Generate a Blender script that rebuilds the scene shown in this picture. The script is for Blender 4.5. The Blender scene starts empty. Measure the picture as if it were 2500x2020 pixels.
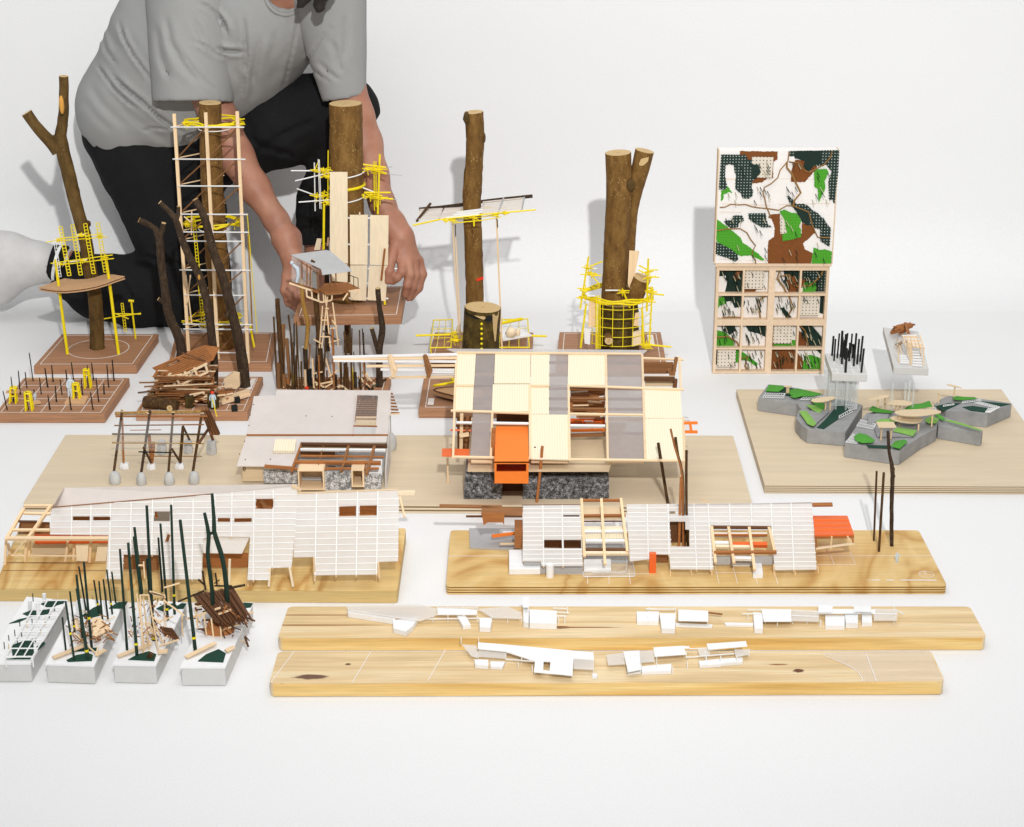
import bpy, bmesh, math, random
import numpy as np
from mathutils import Vector, Matrix, geometry
random.seed(7)
S = bpy.context.scene
COL = S.collection
# ---------------------------------------------------------------- camera
CAM_H = 1.45; PITCH = math.radians(20.6); F = 4700.0; CX, CY = 1250.0, 1010.0
cam = bpy.data.cameras.new('camera'); cam_o = bpy.data.objects.new('camera', cam); COL.objects.link(cam_o)
cam_o.location = (0, 0, CAM_H); cam_o.rotation_euler = (math.pi/2 - PITCH, 0, 0)
cam.sensor_width = 36; cam.lens = 36*F/2500.0; cam.clip_start = .05; cam.clip_end = 60
S.camera = cam_o
S.render.resolution_x = 1024; S.render.resolution_y = 827
# ---------------------------------------------------------------- light of the studio
W = bpy.data.worlds.new('World'); S.world = W; W.use_nodes = True
W.node_tree.nodes['Background'].inputs[0].default_value = (.97, .985, 1, 1)
W.node_tree.nodes['Background'].inputs[1].default_value = .25
def lamp(name, kind, loc, aim, power, **kw):
    l = bpy.data.lights.new(name, kind); o = bpy.data.objects.new(name, l); COL.objects.link(o)
    o.location = loc; o.rotation_euler = (Vector(aim)-Vector(loc)).to_track_quat('-Z', 'Y').to_euler()
    l.energy = power
    for k, v in kw.items(): setattr(l, k, v)
    return o
lamp('flash', 'SPOT', (.32, -.7, 2.75), (.05, 4.6, 1.4), 740, shadow_soft_size=.05, spot_size=math.radians(76), spot_blend=1.0, color=(1, .995, .985))
lamp('overhead_fill', 'AREA', (0, 2.5, 3.6), (0, 3.3, 0), 68, shape='RECTANGLE', size=3.6, size_y=3.0)  # unseen fill lamp added overhead, lifts the floor's brightness against the wall
S.view_settings.view_transform = 'Standard'; S.view_settings.look = 'None'
S.view_settings.exposure = 0.0; S.view_settings.gamma = 1.0; S.view_settings.use_curve_mapping = False
# ---------------------------------------------------------------- picking points in the place
_f = Vector((0, math.cos(PITCH), -math.sin(PITCH))); _u = Vector((0, math.sin(PITCH), math.cos(PITCH))); _r = Vector((1, 0, 0))
EYE = Vector((0, 0, CAM_H))
def ray(px, py): return _f + _r*((px-CX)/F) + _u*((CY-py)/F)
def G(px, py, z=0.0):
    d = ray(px, py); return EYE + d*((z-CAM_H)/d.z)
def V(px, py, Y):
    d = ray(px, py); return EYE + d*(Y/d.y)
def PL(px, py, p0, n):
    d = ray(px, py); return EYE + d*((Vector(p0)-EYE).dot(n)/d.dot(n))
def mpp(Y, z=0.1): return (Y*math.cos(PITCH)+(CAM_H-z)*math.sin(PITCH))/F     # metres per photo pixel
def Zm(ox, oy, s): return lambda x, y: (ox+x/s, oy+y/s)
def sloped(a, b):
    """plane through two lines parallel to x, each (Y, z)"""
    p0 = Vector((0, a[0], a[1])); e = Vector((0, b[0]-a[0], b[1]-a[1])); n = Vector((1, 0, 0)).cross(e).normalized()
    if n.z < 0: n = -n
    return p0, n
# ---------------------------------------------------------------- mesh pieces: (verts, faces)
def box_pts(P8): return ([tuple(p) for p in P8], [(0,3,2,1),(4,5,6,7),(0,1,5,4),(1,2,6,5),(2,3,7,6),(3,0,4,7)])
def bar(p, q, w, h=None, up=None):
    p, q = Vector(p), Vector(q); h = w if h is None else h
    d = (q-p); L = d.length
    if L < 1e-6: d = Vector((0, 0, 1e-4))
    d = d.normalized(); up = Vector(up) if up is not None else (Vector((0, 0, 1)) if abs(d.z) < .9 else Vector((0, 1, 0)))
    s = d.cross(up).normalized(); t = s.cross(d).normalized(); s *= w/2; t *= h/2
    return box_pts([p-s-t, p+s-t, p+s+t, p-s+t, q-s-t, q+s-t, q+s+t, q-s+t])
def box(c, sx, sy, sz, rz=0):
    c = Vector(c); m = Matrix.Rotation(rz, 3, 'Z'); x = m@Vector((sx/2,0,0)); y = m@Vector((0,sy/2,0)); z = Vector((0,0,sz/2))
    return box_pts([c-x-y-z, c+x-y-z, c+x+y-z, c-x+y-z, c-x-y+z, c+x-y+z, c+x+y+z, c-x+y+z])
def tube(pts, rad, n=8, caps=True, jit=0.0, closed=False, seed=None):
    pts = [Vector(p) for p in pts]
    if not hasattr(rad, '__len__'): rad = [rad]*len(pts)
    rnd = random.Random(seed if seed is not None else len(pts)*7+n)
    v, f = [], []; m = len(pts); ref = None
    for i, p in enumerate(pts):
        a = pts[(i-1) % m] if (closed or i > 0) else p; b = pts[(i+1) % m] if (closed or i < m-1) else p
        d = (b-a).normalized()
        if ref is None: ref = Vector((0, 0, 1)) if abs(d.z) < .9 else Vector((1, 0, 0))
        s = d.cross(ref)
        if s.length < 1e-5: s = d.cross(Vector((0, 1, 0)))
        s.normalize(); t = s.cross(d).normalized(); ref = t
        for k in range(n):
            a2 = 2*math.pi*k/n; r = rad[i]*(1+jit*(rnd.random()-.5)*2)
            v.append(tuple(p + s*(math.cos(a2)*r) + t*(math.sin(a2)*r)))
    for i in range(m if closed else m-1):
        for k in range(n):
            i2 = (i+1) % m
            f.append((i*n+k, i*n+(k+1) % n, i2*n+(k+1) % n, i2*n+k))
    if caps and not closed:
        f.append(tuple(range(n-1, -1, -1))); f.append(tuple((m-1)*n+k for k in range(n)))
    return v, f
def resample(pts, rad, step):
    """smooth Catmull-Rom through pts"""
    P = [Vector(p) for p in pts]; o, r = [], []
    for i in range(len(P)-1):
        p0 = P[max(i-1, 0)]; p1 = P[i]; p2 = P[i+1]; p3 = P[min(i+2, len(P)-1)]
        k = max(1, int((p2-p1).length/step))
        for j in range(k):
            t = j/k
            o.append(.5*((2*p1)+(p2-p0)*t+(2*p0-5*p1+4*p2-p3)*t*t+(3*p1-p0-3*p2+p3)*t**3)); r.append(rad[i]+(rad[i+1]-rad[i])*t)
    o.append(P[-1]); r.append(rad[-1]); return o, r
def slab(loops, tv):
    """flat polygon (first loop outer, others holes) thickened by vector tv"""
    tv = Vector(tv); loops = [[Vector(p) for p in l] for l in loops]
    flat = [p for l in loops for p in l]; n = len(flat)
    tris = geometry.tessellate_polygon(loops)
    v = [tuple(p) for p in flat] + [tuple(p+tv) for p in flat]; f = []
    for t in tris:
        a, b, c = [flat[i] for i in t]
        up = (b-a).cross(c-a).dot(tv) > 0
        f.append(tuple(i+n for i in t) if up else tuple(i+n for i in reversed(t)))
        f.append(tuple(reversed(t)) if up else tuple(t))
    o = 0
    for l in loops:
        m = len(l)
        for i in range(m):
            a, b = o+i, o+(i+1) % m; f.append((a, b, b+n, a+n))
        o += m
    return v, f
def join(*ms):
    v, f = [], []
    for mv, mf in ms:
        o = len(v); v += mv; f += [tuple(i+o for i in q) for q in mf]
    return v, f
def disc(c, r, nrm, n=24, th=.0006, jit=0, seed=1):
    c = Vector(c); q = Vector(nrm).normalized(); a = q.orthogonal().normalized(); b = q.cross(a); rn = random.Random(seed)
    L = [c + (a*math.cos(2*math.pi*k/n) + b*math.sin(2*math.pi*k/n))*r*(1+jit*(rn.random()-.5)) for k in range(n)]
    return slab([L], q*th)
def ellipsoid(c, rx, ry, rz, nu=10, nv=7, jit=0, seed=3):
    c = Vector(c); v, f = [], []; rn = random.Random(seed)
    for j in range(1, nv):
        th = math.pi*j/nv
        for i in range(nu):
            a = 2*math.pi*i/nu; k = 1+jit*(rn.random()-.5)*2
            v.append((c.x+rx*k*math.sin(th)*math.cos(a), c.y+ry*k*math.sin(th)*math.sin(a), c.z+rz*k*math.cos(th)))
    top, bot = len(v), len(v)+1; v += [(c.x, c.y, c.z+rz), (c.x, c.y, c.z-rz)]
    for j in range(nv-2):
        for i in range(nu): f.append((j*nu+i, j*nu+nu+i, j*nu+nu+(i+1) % nu, j*nu+(i+1) % nu))
    for i in range(nu):
        f.append((top, i, (i+1) % nu)); f.append((bot, (nv-2)*nu+(i+1) % nu, (nv-2)*nu+i))
    return v, f
# ---------------------------------------------------------------- objects
ORG = {}
def T(name, label, cat, loc, group=None, kind=None):
    o = bpy.data.objects.new(name, None); COL.objects.link(o); o.empty_display_size = .02
    o.location = loc; o['label'] = label; o['category'] = cat; ORG[o.name] = Vector(loc)
    if group: o['group'] = group
    if kind: o['kind'] = kind
    return o
def part(name, m, mat, parent=None, origin=None, smooth=False, bevel=0, label=None):
    po = ORG[parent.name] if parent else Vector((0, 0, 0))
    org = Vector(origin) if origin is not None else po
    me = bpy.data.meshes.new(name); me.from_pydata([(a-org.x, b-org.y, c-org.z) for a, b, c in m[0]], [], m[1]); me.update()
    bm = bmesh.new(); bm.from_mesh(me); bmesh.ops.recalc_face_normals(bm, faces=bm.faces)
    if bevel: bmesh.ops.bevel(bm, geom=list(bm.edges), offset=bevel, segments=2, profile=.5, affect='EDGES', clamp_overlap=True)
    if smooth:
        for f in bm.faces: f.smooth = True
        for e in bm.edges:
            if len(e.link_faces) == 2 and e.calc_face_angle(0) > .9: e.smooth = False
    bm.to_mesh(me); bm.free()
    o = bpy.data.objects.new(name, me); COL.objects.link(o); o.location = org-po
    if parent: o.parent = parent
    if mat: me.materials.append(mat)
    ORG[o.name] = org
    if label: o['label'] = label
    return o
def tag(o, label, cat, group=None, kind=None):
    if label: o['label'] = label
    if cat: o['category'] = cat
    if group: o['group'] = group
    if kind: o['kind'] = kind
    return o
# ---------------------------------------------------------------- materials
def s2l(c): return c/12.92 if c <= .04045 else ((c+.055)/1.055)**2.4
def C(r, g, b, k=1.0): return tuple(min(.95, s2l(x/255)*k) for x in (r, g, b)) + (1,)
def mul(c, k): return tuple(min(.95, x*k) for x in c[:3]) + (1,)
def base_nodes(name):
    m = bpy.data.materials.new(name); m.use_nodes = True; nt = m.node_tree
    return m, nt, nt.nodes['Principled BSDF']
def M(name, col, rough=.65, var=.14, scale=60, stretch=(1, 1, 1), bump=.15, bscale=None, spec=.3, rnd=.1, alpha=1.0, transl=0, col2=None, metal=0, detail=5):
    m, nt, b = base_nodes(name); N = nt.nodes.new; L = nt.links.new
    tc = N('ShaderNodeTexCoord'); mp = N('ShaderNodeMapping'); mp.inputs['Scale'].default_value = [scale*s for s in stretch]
    L(tc.outputs['Object'], mp.inputs[0])
    oi = N('ShaderNodeObjectInfo'); off = N('ShaderNodeVectorMath'); off.operation = 'ADD'; sc = N('ShaderNodeMath'); sc.operation = 'MULTIPLY'; sc.inputs[1].default_value = 37
    L(oi.outputs['Random'], sc.inputs[0]); L(mp.outputs[0], off.inputs[0]); L(sc.outputs[0], off.inputs[1])
    no = N('ShaderNodeTexNoise'); no.inputs['Scale'].default_value = 1; no.inputs['Detail'].default_value = detail; no.inputs['Roughness'].default_value = .62
    L(off.outputs[0], no.inputs['Vector'])
    cr = N('ShaderNodeValToRGB'); cr.color_ramp.elements[0].position = .3; cr.color_ramp.elements[1].position = .7
    cr.color_ramp.elements[0].color = mul(col, 1-var); cr.color_ramp.elements[1].color = mul(col2 or col, 1+var)
    L(no.outputs['Fac'], cr.inputs[0])
    hs = N('ShaderNodeHueSaturation'); mr = N('ShaderNodeMapRange'); mr.inputs['To Min'].default_value = 1-rnd; mr.inputs['To Max'].default_value = 1+rnd
    L(oi.outputs['Random'], mr.inputs[0]); L(mr.outputs[0], hs.inputs['Value']); L(cr.outputs[0], hs.inputs['Color'])
    L(hs.outputs[0], b.inputs['Base Color'])
    b.inputs['Roughness'].default_value = rough; b.inputs['Specular IOR Level'].default_value = spec; b.inputs['Metallic'].default_value = metal
    if bump:
        bp = N('ShaderNodeBump'); bp.inputs['Strength'].default_value = bump; bp.inputs['Distance'].default_value = .002
        L(no.outputs['Fac'], bp.inputs['Height']); L(bp.outputs[0], b.inputs['Normal'])
    if alpha < 1 or transl:
        out = nt.nodes['Material Output']; cur = b.outputs[0]
        if transl:
            tr = N('ShaderNodeBsdfTranslucent'); L(hs.outputs[0], tr.inputs[0]); mx = N('ShaderNodeMixShader'); mx.inputs[0].default_value = transl
            L(cur, mx.inputs[1]); L(tr.outputs[0], mx.inputs[2]); cur = mx.outputs[0]
        if alpha < 1:
            tp = N('ShaderNodeBsdfTransparent'); mx = N('ShaderNodeMixShader'); mx.inputs[0].default_value = 1-alpha
            L(cur, mx.inputs[1]); L(tp.outputs[0], mx.inputs[2]); cur = mx.outputs[0]
        L(cur, out.inputs[0])
    return m
def ramp(nt, stops):
    cr = nt.nodes.new('ShaderNodeValToRGB'); e = cr.color_ramp.elements
    while len(e) < len(stops): e.new(.5)
    for i, (p, c) in enumerate(stops): e[i].position = p; e[i].color = c
    return cr
def bark(name, dark, mid, light, scale=55, speck=(.42, .30, .14, 1), sp=.16, vst=.4):
    m, nt, b = base_nodes(name); N = nt.nodes.new; L = nt.links.new
    tc = N('ShaderNodeTexCoord'); mp = N('ShaderNodeMapping'); mp.inputs['Scale'].default_value = (scale, scale, scale*vst); L(tc.outputs['Object'], mp.inputs[0])
    n1 = N('ShaderNodeTexNoise'); n1.inputs['Scale'].default_value = 1; n1.inputs['Detail'].default_value = 8; n1.inputs['Roughness'].default_value = .7; L(mp.outputs[0], n1.inputs['Vector'])
    cr = ramp(nt, [(.28, dark), (.5, mid), (.72, light)]); L(n1.outputs['Fac'], cr.inputs[0])
    m2 = N('ShaderNodeMapping'); m2.inputs['Scale'].default_value = (190, 190, 110); L(tc.outputs['Object'], m2.inputs[0])
    vo = N('ShaderNodeTexVoronoi'); vo.inputs['Scale'].default_value = 1; L(m2.outputs[0], vo.inputs['Vector'])
    n3 = N('ShaderNodeTexNoise'); n3.inputs['Scale'].default_value = 30; n3.inputs['Detail'].default_value = 2; L(tc.outputs['Object'], n3.inputs['Vector'])
    ad = N('ShaderNodeMath'); ad.operation = 'MULTIPLY_ADD'; ad.inputs[1].default_value = -.55; ad.inputs[2].default_value = sp+.33; L(n3.outputs['Fac'], ad.inputs[0])
    lt = N('ShaderNodeMath'); lt.operation = 'LESS_THAN'; L(vo.outputs['Distance'], lt.inputs[0]); L(ad.outputs[0], lt.inputs[1])
    mx = N('ShaderNodeMixRGB'); L(lt.outputs[0], mx.inputs[0]); L(cr.outputs[0], mx.inputs[1]); mx.inputs[2].default_value = speck
    L(mx.outputs[0], b.inputs['Base Color']); b.inputs['Roughness'].default_value = .75; b.inputs['Specular IOR Level'].default_value = .25
    sm = N('ShaderNodeMath'); sm.operation = 'ADD'; L(n1.outputs['Fac'], sm.inputs[0]); m3 = N('ShaderNodeMath'); m3.operation = 'MULTIPLY'; m3.inputs[1].default_value = .4; L(lt.outputs[0], m3.inputs[0]); L(m3.outputs[0], sm.inputs[1])
    bp = N('ShaderNodeBump'); bp.inputs['Strength'].default_value = 1.0; bp.inputs['Distance'].default_value = .005; L(sm.outputs[0], bp.inputs['Height']); L(bp.outputs[0], b.inputs['Normal'])
    return m
def rings(name, c1, c2, k=600):
    m, nt, b = base_nodes(name); N = nt.nodes.new; L = nt.links.new
    tc = N('ShaderNodeTexCoord'); w = N('ShaderNodeTexWave'); w.wave_type = 'RINGS'; w.rings_direction = 'SPHERICAL'; w.inputs['Scale'].default_value = k/6; w.inputs['Distortion'].default_value = 2.5; w.inputs['Detail'].default_value = 3
    L(tc.outputs['Object'], w.inputs['Vector']); cr = ramp(nt, [(.1, c1), (.8, c2)]); L(w.outputs['Fac'], cr.inputs[0]); 
    g = N('ShaderNodeVectorMath'); g.operation = 'LENGTH'; L(tc.outputs['Object'], g.inputs[0]); r2 = ramp(nt, [(.0, (.45, .3, .15, 1)), (.005, (1, 1, 1, 1))]); L(g.outputs['Value'], r2.inputs[0])
    mx = N('ShaderNodeMixRGB'); mx.blend_type = 'MULTIPLY'; mx.inputs[0].default_value = .7; L(cr.outputs[0], mx.inputs[1]); L(r2.outputs[0], mx.inputs[2])
    L(mx.outputs[0], b.inputs['Base Color']); b.inputs['Roughness'].default_value = .7
    return m
def planed(name, c_lo, c_hi, c_dark, scale=(3, 26, 26), dist=3.0, knots=(), fine=(12, 420, 420)):
    """planed softwood: flowing figure + fine grain + knots (x, y, rx, ry in object space)"""
    m, nt, b = base_nodes(name); N = nt.nodes.new; L = nt.links.new
    tc = N('ShaderNodeTexCoord'); mp = N('ShaderNodeMapping'); mp.inputs['Scale'].default_value = scale; L(tc.outputs['Object'], mp.inputs[0])
    n0 = N('ShaderNodeTexNoise'); n0.inputs['Scale'].default_value = 1; n0.inputs['Detail'].default_value = 3; n0.inputs['Distortion'].default_value = dist*.25; L(mp.outputs[0], n0.inputs['Vector'])
    s = N('ShaderNodeMath'); s.operation = 'MULTIPLY'; s.inputs[1].default_value = 9; L(n0.outputs['Fac'], s.inputs[0])
    fr = N('ShaderNodeMath'); fr.operation = 'PINGPONG'; fr.inputs[1].default_value = 1; L(s.outputs[0], fr.inputs[0])
    cr = ramp(nt, [(.0, c_hi), (.6, c_lo), (1.0, c_dark)]); L(fr.outputs[0], cr.inputs[0])
    m2 = N('ShaderNodeMapping'); m2.inputs['Scale'].default_value = fine; L(tc.outputs['Object'], m2.inputs[0])
    n2 = N('ShaderNodeTexNoise'); n2.inputs['Scale'].default_value = 1; n2.inputs['Detail'].default_value = 4; L(m2.outputs[0], n2.inputs['Vector'])
    mr = N('ShaderNodeMapRange'); mr.inputs['From Min'].default_value = .3; mr.inputs['From Max'].default_value = .7; mr.inputs['To Min'].default_value = .86; mr.inputs['To Max'].default_value = 1.1; L(n2.outputs['Fac'], mr.inputs[0])
    mx = N('ShaderNodeMixRGB'); mx.blend_type = 'MULTIPLY'; mx.inputs[0].default_value = 1; L(cr.outputs[0], mx.inputs[1]); L(mr.outputs[0], mx.inputs[2])
    cur = mx.outputs[0]
    for (x, y, rx, ry, kc) in knots:
        mk = N('ShaderNodeMapping'); mk.vector_type = 'POINT'; mk.inputs['Location'].default_value = (-x/rx, -y/ry, 0); mk.inputs['Scale'].default_value = (1/rx, 1/ry, 0); L(tc.outputs['Object'], mk.inputs[0])
        nn = N('ShaderNodeTexNoise'); nn.inputs['Scale'].default_value = 1.5; L(mk.outputs[0], nn.inputs['Vector'])
        ln = N('ShaderNodeVectorMath'); ln.operation = 'LENGTH'; L(mk.outputs[0], ln.inputs[0])
        a2 = N('ShaderNodeMath'); a2.operation = 'MULTIPLY_ADD'; a2.inputs[1].default_value = .8; L(nn.outputs['Fac'], a2.inputs[0]); L(ln.outputs['Value'], a2.inputs[2])
        kr = ramp(nt, [(.95, (1, 1, 1, 1)), (1.0, (.55, .55, .55, 1))]); kr.color_ramp.elements[0].position = .62; kr.color_ramp.elements[1].position = .8
        kr.color_ramp.elements[0].color = (1, 1, 1, 1); kr.color_ramp.elements[1].color = (0, 0, 0, 1)
        sb = N('ShaderNodeMath'); sb.operation = 'MULTIPLY'; sb.inputs[1].default_value = .62; L(a2.outputs[0], sb.inputs[0]); L(sb.outputs[0], kr.inputs[0])
        mk2 = N('ShaderNodeMixRGB'); L(kr.outputs[0], mk2.inputs[0]); L(cur, mk2.inputs[1]); mk2.inputs[2].default_value = kc; cur = mk2.outputs[0]
    L(cur, b.inputs['Base Color']); b.inputs['Roughness'].default_value = .55; b.inputs['Specular IOR Level'].default_value = .3
    bp = N('ShaderNodeBump'); bp.inputs['Strength'].default_value = .12; bp.inputs['Distance'].default_value = .001; L(n2.outputs['Fac'], bp.inputs['Height']); L(bp.outputs[0], b.inputs['Normal'])
    return m
X3 = (.25, 6, 6); Z3 = (6, 6, .25)
MAT = dict(
 white=M('white_card', C(240, 240, 240), .8, .03, 80, bump=.05, rnd=.02),
 white_plastic=M('white_plastic_rod', C(242, 242, 240), .45, .02, 80, bump=0, rnd=.03),
 line=M('white_line', C(240, 232, 224), .8, .06, 300, bump=0, rnd=.02),
 yellow=M('yellow_plastic', C(246, 220, 22), .5, .08, 90, bump=.05, rnd=.06),
 balsa=M('balsa_stick', C(238, 207, 165), .75, .1, 60, Z3, bump=.12, rnd=.1),
 balsah=M('balsa_strip', C(236, 208, 170), .75, .1, 60, X3, bump=.12, rnd=.1),
 pale=M('pale_basswood', C(240, 222, 190), .7, .07, 70, (3, 3, .4), bump=.08, rnd=.06),
 walnut=M('brown_strip', C(142, 96, 58), .7, .22, 70, X3, bump=.15, rnd=.14),
 walnutz=M('brown_post', C(132, 92, 56), .7, .22, 70, Z3, bump=.15, rnd=.14),
 mahog=M('mahogany_board', C(168, 122, 90), .62, .16, 26, (.5, 9, 9), bump=.1, rnd=.05, col2=C(172, 126, 92)),
 stick=bark('twig_bark', C(46, 30, 16), C(84, 58, 30), C(112, 84, 48), 160, sp=.02),
 darkstick=bark('dark_twig', C(40, 28, 20), C(66, 50, 36), C(92, 76, 56), 130, sp=.05, speck=C(120, 105, 85)),
 tan_stick=bark('peeled_twig', C(130, 90, 30), C(172, 130, 62), C(196, 158, 92), 130, sp=.0, vst=.2),
 black_stick=M('black_peg', C(38, 28, 22), .7, .3, 200, bump=.2, rnd=.2),
 green_stick=M('dark_green_dowel', C(26, 50, 38), .6, .25, 120, Z3, bump=.1, rnd=.2),
 black_dowel=M('black_dowel', C(22, 26, 24), .6, .2, 120, Z3, bump=.1, rnd=.15),
 trunk=bark('trunk_bark', C(76, 52, 24), C(122, 88, 42), C(150, 114, 62), 50, speck=C(176, 146, 92), sp=.09),
 trunk2=bark('trunk_bark_olive', C(56, 42, 20), C(96, 72, 34), C(122, 96, 54), 45, speck=C(140, 112, 66), sp=.02),
 mossy=bark('stump_bark', C(36, 28, 10), C(78, 62, 22), C(118, 98, 48), 70, speck=C(150, 130, 70), sp=.03, vst=.7),
 ends=rings('cut_wood', C(170, 132, 78), C(230, 202, 148), 900),
 peeled=M('peeled_wood', C(206, 150, 70), .7, .2, 90, Z3, bump=.2),
 card=M('cardboard', C(206, 164, 122), .85, .05, 120, bump=.08),
 orange=M('orange_card', C(252, 132, 48), .7, .03, 90, bump=.04, rnd=.02),
 orange2=M('orange_acrylic', C(232, 104, 44), .4, .05, 60, bump=0, rnd=.02),
 red=M('red_plastic', C(235, 60, 30), .5, .05, 60, bump=0),
 figure=M('pale_blue_figure', C(206, 220, 230), .6, .06, 200, bump=0),
 grey=M('grey_card', C(176, 176, 176), .8, .04, 90, bump=.06, rnd=.03),
 concrete=M('cast_concrete', C(152, 152, 152), .9, .16, 34, bump=.5, rnd=.04, detail=9),
 concrete_l=M('pale_concrete', C(190, 190, 188), .9, .12, 60, bump=.4, rnd=.05, detail=8),
 gfelt=M('green_felt', C(30, 66, 52), .95, .1, 200, bump=.3, rnd=.04),
 leaf=M('green_paper', C(78, 152, 54), .8, .06, 60, bump=.05, rnd=.08),
 leaf2=M('light_green_paper', C(134, 184, 88), .8, .06, 60, bump=.05, rnd=.08),
 frost=M('frosted_sheet', C(250, 246, 244), .5, .03, 60, bump=0, rnd=.03, alpha=.68, transl=.4),
 frost2=M('frosted_sheet_thin', C(250, 248, 247), .5, .02, 60, bump=0, rnd=.02, alpha=.55, transl=.4),
 smoke=M('grey_tracing_sheet', C(196, 187, 184), .4, .04, 60, bump=0, rnd=.03, alpha=.58, transl=.3),
 clear=M('clear_sheet', C(235, 240, 240), .15, .02, 60, bump=0, rnd=0, alpha=.16, spec=.5),
 offwhite=M('off_white_slat', C(226, 216, 206), .8, .06, 80, X3, bump=.05, rnd=.05),
 disc=M('thin_ply_disc', C(222, 200, 166), .8, .05, 60, X3, bump=.05, rnd=.05),
 paintw=M('white_block', C(210, 209, 206), .85, .04, 40, bump=.12, rnd=.02),
 slat=M('dark_brown_slat', C(102, 66, 40), .65, .25, 80, X3, bump=.15, rnd=.2),
 rust=M('rust_wood', C(166, 106, 58), .7, .25, 80, X3, bump=.3, rnd=.15),
 acr=M('clear_acrylic', C(225, 230, 230), .1, .02, 60, bump=0, rnd=0, alpha=.28, spec=.6),
)
# ================================================================ the setting: white floor running up into a white wall
WALL_Y = 4.80
def floor_mat(name, tone):
    m, nt, b = base_nodes(name); N = nt.nodes.new; L = nt.links.new
    tc = N('ShaderNodeTexCoord'); n1 = N('ShaderNodeTexNoise'); n1.inputs['Scale'].default_value = 260; n1.inputs['Detail'].default_value = 6; n1.inputs['Roughness'].default_value = .75; L(tc.outputs['Object'], n1.inputs['Vector'])
    mp = N('ShaderNodeMapping'); mp.inputs['Scale'].default_value = (2, 8, 8); L(tc.outputs['Object'], mp.inputs[0])
    n2 = N('ShaderNodeTexNoise'); n2.inputs['Scale'].default_value = 1; n2.inputs['Detail'].default_value = 4; L(mp.outputs[0], n2.inputs['Vector'])
    r1 = ramp(nt, [(.25, (tone*.93,)*3+(1,)), (.75, (tone*1.05,)*3+(1,))]); L(n1.outputs['Fac'], r1.inputs[0])
    r2 = ramp(nt, [(.3, (.99,)*3+(1,)), (.7, (1, 1, 1, 1))]); L(n2.outputs['Fac'], r2.inputs[0])
    mx = N('ShaderNodeMixRGB'); mx.blend_type = 'MULTIPLY'; mx.inputs[0].default_value = 1; L(r1.outputs[0], mx.inputs[1]); L(r2.outputs[0], mx.inputs[2])
    L(mx.outputs[0], b.inputs['Base Color']); b.inputs['Roughness'].default_value = .85; b.inputs['Specular IOR Level'].default_value = .12
    bp = N('ShaderNodeBump'); bp.inputs['Strength'].default_value = .12; bp.inputs['Distance'].default_value = .001; L(n1.outputs['Fac'], bp.inputs['Height']); L(bp.outputs[0], b.inputs['Normal'])
    return m
CR = .22
fl = part('floor', box((0, (WALL_Y-CR-3)/2, -.01), 9, WALL_Y-CR+3, .02), floor_mat('white_floor', .84)); tag(fl, 'white studio floor under all the models', 'floor', kind='structure')
prof = [(WALL_Y-CR, 0)] + [(WALL_Y-CR+CR*math.sin(a), CR-CR*math.cos(a)) for a in [math.pi/2*i/8 for i in range(1, 9)]] + [(WALL_Y, 3.4)]
wv, wf = [], []
for i, (y, z) in enumerate(prof): wv += [(-4.5, y, z), (4.5, y, z), (-4.5, y+.05 if i else y, z-.02 if i < len(prof)-1 else z), (4.5, y+.05 if i else y, z-.02 if i < len(prof)-1 else z)]
for i in range(len(prof)-1): a, b2 = i*4, i*4+4; wf += [(a, a+1, b2+1, b2)]
wl = part('wall', (wv, wf), floor_mat('white_wall', .84)); tag(wl, 'white studio wall behind the models', 'wall', kind='structure')
for f in wl.data.polygons: f.use_smooth = True
# ================================================================ shared builders
class Base:
    """square board on the floor given by its top corners in the photo (front left, front right, back right, back left)"""
    def __init__(s, FL, FR, BR, BL, ztop): s.c = [G(*p, ztop) for p in (FL, FR, BR, BL)]; s.z = ztop
    def __call__(s, u, v, dz=0):
        a, b, c, d = s.c; p = (a*(1-u)+b*u)*(1-v) + (d*(1-u)+c*u)*v; return Vector((p.x, p.y, s.z+dz))
    def slab(s, th):
        return slab([[Vector((p.x, p.y, s.z-th)) for p in s.c]], (0, 0, th))
    def center(s): return s(.5, .5, 0)
def strip(pts, w, z=None, th=.0004):
    """painted line: flat strip along points"""
    ms = []
    for p, q in zip(pts[:-1], pts[1:]):
        p, q = Vector(p), Vector(q); d = (q-p).normalized(); s = d.cross(Vector((0, 0, 1))).normalized()*w/2
        ms.append(slab([[p-s, q-s, q+s, p+s]], (0, 0, th)))
    return join(*ms)
def ring_strip(c, rx, ry, w, n=56, th=.0004):
    o = [Vector((c[0]+(rx+w/2)*math.cos(2*math.pi*k/n), c[1]+(ry+w/2)*math.sin(2*math.pi*k/n), c[2])) for k in range(n)]
    i = [Vector((c[0]+(rx-w/2)*math.cos(2*math.pi*k/n), c[1]+(ry-w/2)*math.sin(2*math.pi*k/n), c[2])) for k in range(n)]
    return slab([o, i], (0, 0, th))
def border(B, ins=.05, w=.0016, ins2=None):
    a = ins; return strip([B(a, a, .0003), B(1-a, a, .0003), B(1-a, 1-a, .0003), B(a, 1-a, .0003), B(a, a, .0003)], w)
def gridlines(P, B, n, ins=.05, w=.0014):
    part('edge_line', border(B, ins, w), MAT['line'], P)
    for i in range(1, n):
        t = ins+(1-2*ins)*i/n
        part('grid_line', strip([B(t, ins, .0004), B(t, 1-ins, .0004)], w), MAT['line'], P)
        part('grid_line', strip([B(ins, t, .0005), B(1-ins, t, .0005)], w), MAT['line'], P)
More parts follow.
